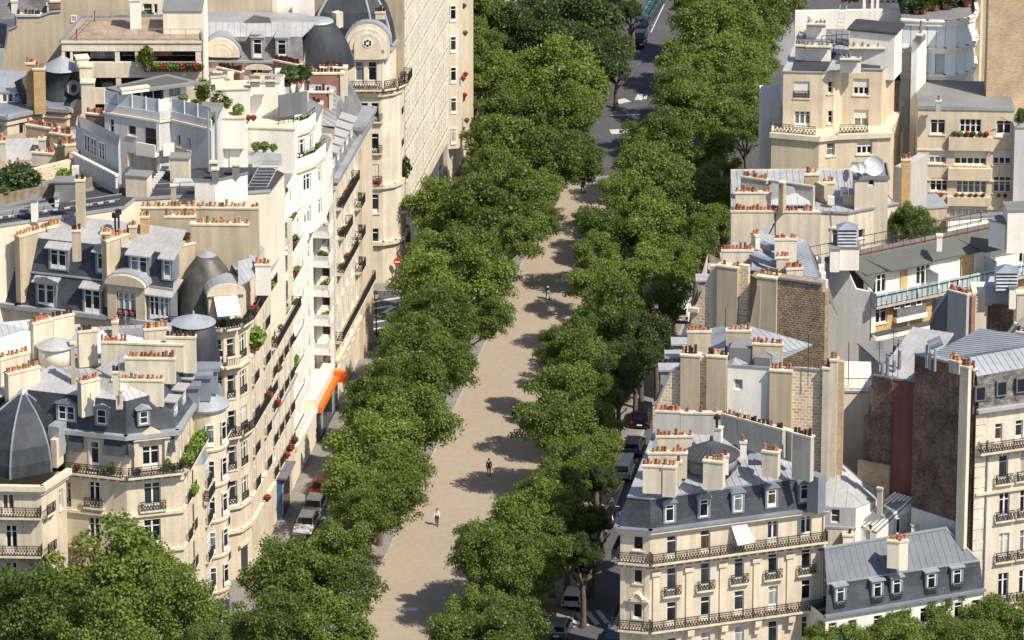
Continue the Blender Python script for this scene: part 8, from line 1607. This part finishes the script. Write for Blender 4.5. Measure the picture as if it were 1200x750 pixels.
# ------------------------------------------------------------------ street furniture
def lamp(px, py, label, h=4.2):
    p = G(px, py, .12); t = thing('street_lamp', label, 'street lamp', p, 'street lamps'); mb = MB(); mb.lathe(0, 0, [(0, .16), (.5, .14), (.6, .07), (h, .05)], 8); link('post', mb.mesh('post', 'iron'), t); mb = MB(); mb.lathe(0, 0, [(h, .14), (h+.55, .26)], 6); link('lantern', mb.mesh('lantern', 'glass_milk'), t); mb = MB(); mb.lathe(0, 0, [(h+.55, .3), (h+.8, .08), (h+.9, .03)], 6); link('lantern_cap', mb.mesh('lantern_cap', 'iron'), t)
lamp(441, 395, 'grey street lamp at the crossing beside the older stone house'); lamp(462, 268, 'street lamp in front of the arcade')
p = G(341, 578, .12); t = thing('bus_stop_sign', 'slim pole with small white panel on the left pavement', 'street sign', p); mb = MB(); mb.tube((0, 0, 0), (0, 0, 3.2), .05, 6); link('pole', mb.mesh('pole', 'iron'), t); mb = MB(); mb.box(-.25, .25, -.05, .05, 2.4, 3.3); link('panel', mb.mesh('panel', 'cloth_white'), t); mb = MB(); mb.box(-.2, .2, -.06, -.051, 2.45, 2.75); link('notice', mb.mesh('notice', 'wall_dark'), t)
for i, (a, c) in enumerate(((10.6, -20), (10.6, -8), (10.6, 4), (10.6, 16), (10.6, 28), (10.6, 40), (28.6, -20), (28.6, -5), (28.6, 10), (28.6, 25))):
    q = S(a, c, .125); mb = MB(); mb.box(-1, 1, -1, 1, 0, .02); o = link('tree_pit', cached('pit', lambda: mb.mesh('tree_pit', 'soil')), None, q, -.155); o['kind'] = 'structure'
# ------------------------------------------------------------------ far houses glimpsed between the far trees
b = Bld('apartment_building', 'pale far house glimpsed above the trees at the top', 'building', G(592, 20, 8)); f = gl(12, ((560, -30), (606, -30), (606, -60), (560, -60))); b.walls(f, 14, 0, 'wall_blue', {0: [(588, 8, 6, 14, 'c'), (598, 8, 6, 14, 'c')]}); b.poly('zinc_slope', [Z(f[0], 14), Z(f[1], 14), Z(f[2], 17), Z(f[3], 17)], 'zinc', .2, True)
b = Bld('house', 'white low building glimpsed right of the far trees', 'building', G(915, 5, 6)); f = gl(10, ((905, -20), (940, -20), (940, -45), (905, -45))); b.walls(f, 11, 0, 'wall_blue', {0: [(922, 0, 10, 12, 'c')]}); b.poly('flat_roof', [Z(p_, 11) for p_ in f], 'roof_grey', .2)
# ------------------------------------------------------------------ give look-alikes their own label by place
def tidy():
    by = {}
    for o in sc.objects:
        if o.parent is None and 'label' in o and 'group' in o: by.setdefault(o['label'], []).append(o)
    OR = ['leftmost', 'second from left', 'third from left', 'fourth from left', 'fifth from left', 'sixth from left', 'seventh from left', 'eighth from left', 'ninth from left', 'tenth from left', 'eleventh from left', 'twelfth from left']
    for lab, os_ in by.items():
        n = len(os_)
        if n < 2: continue
        os_.sort(key=lambda o: P2(o.location, o.location.z)[0])
        for i, o in enumerate(os_):
            if i == n-1: s_ = 'rightmost'
            elif i < len(OR): s_ = OR[i]
            else: k = n-1-i; s_ = OR[min(k, 11)].replace('left', 'right')
            if n > 24 and 11 < i < n-12: s_ = 'middle one'
            l2 = lab+', '+s_
            w_ = l2.split(); o['label'] = ' '.join(w_) if len(w_) <= 16 else ' '.join(lab.split()[:16-len(s_.split())])+', '+s_
tidy()
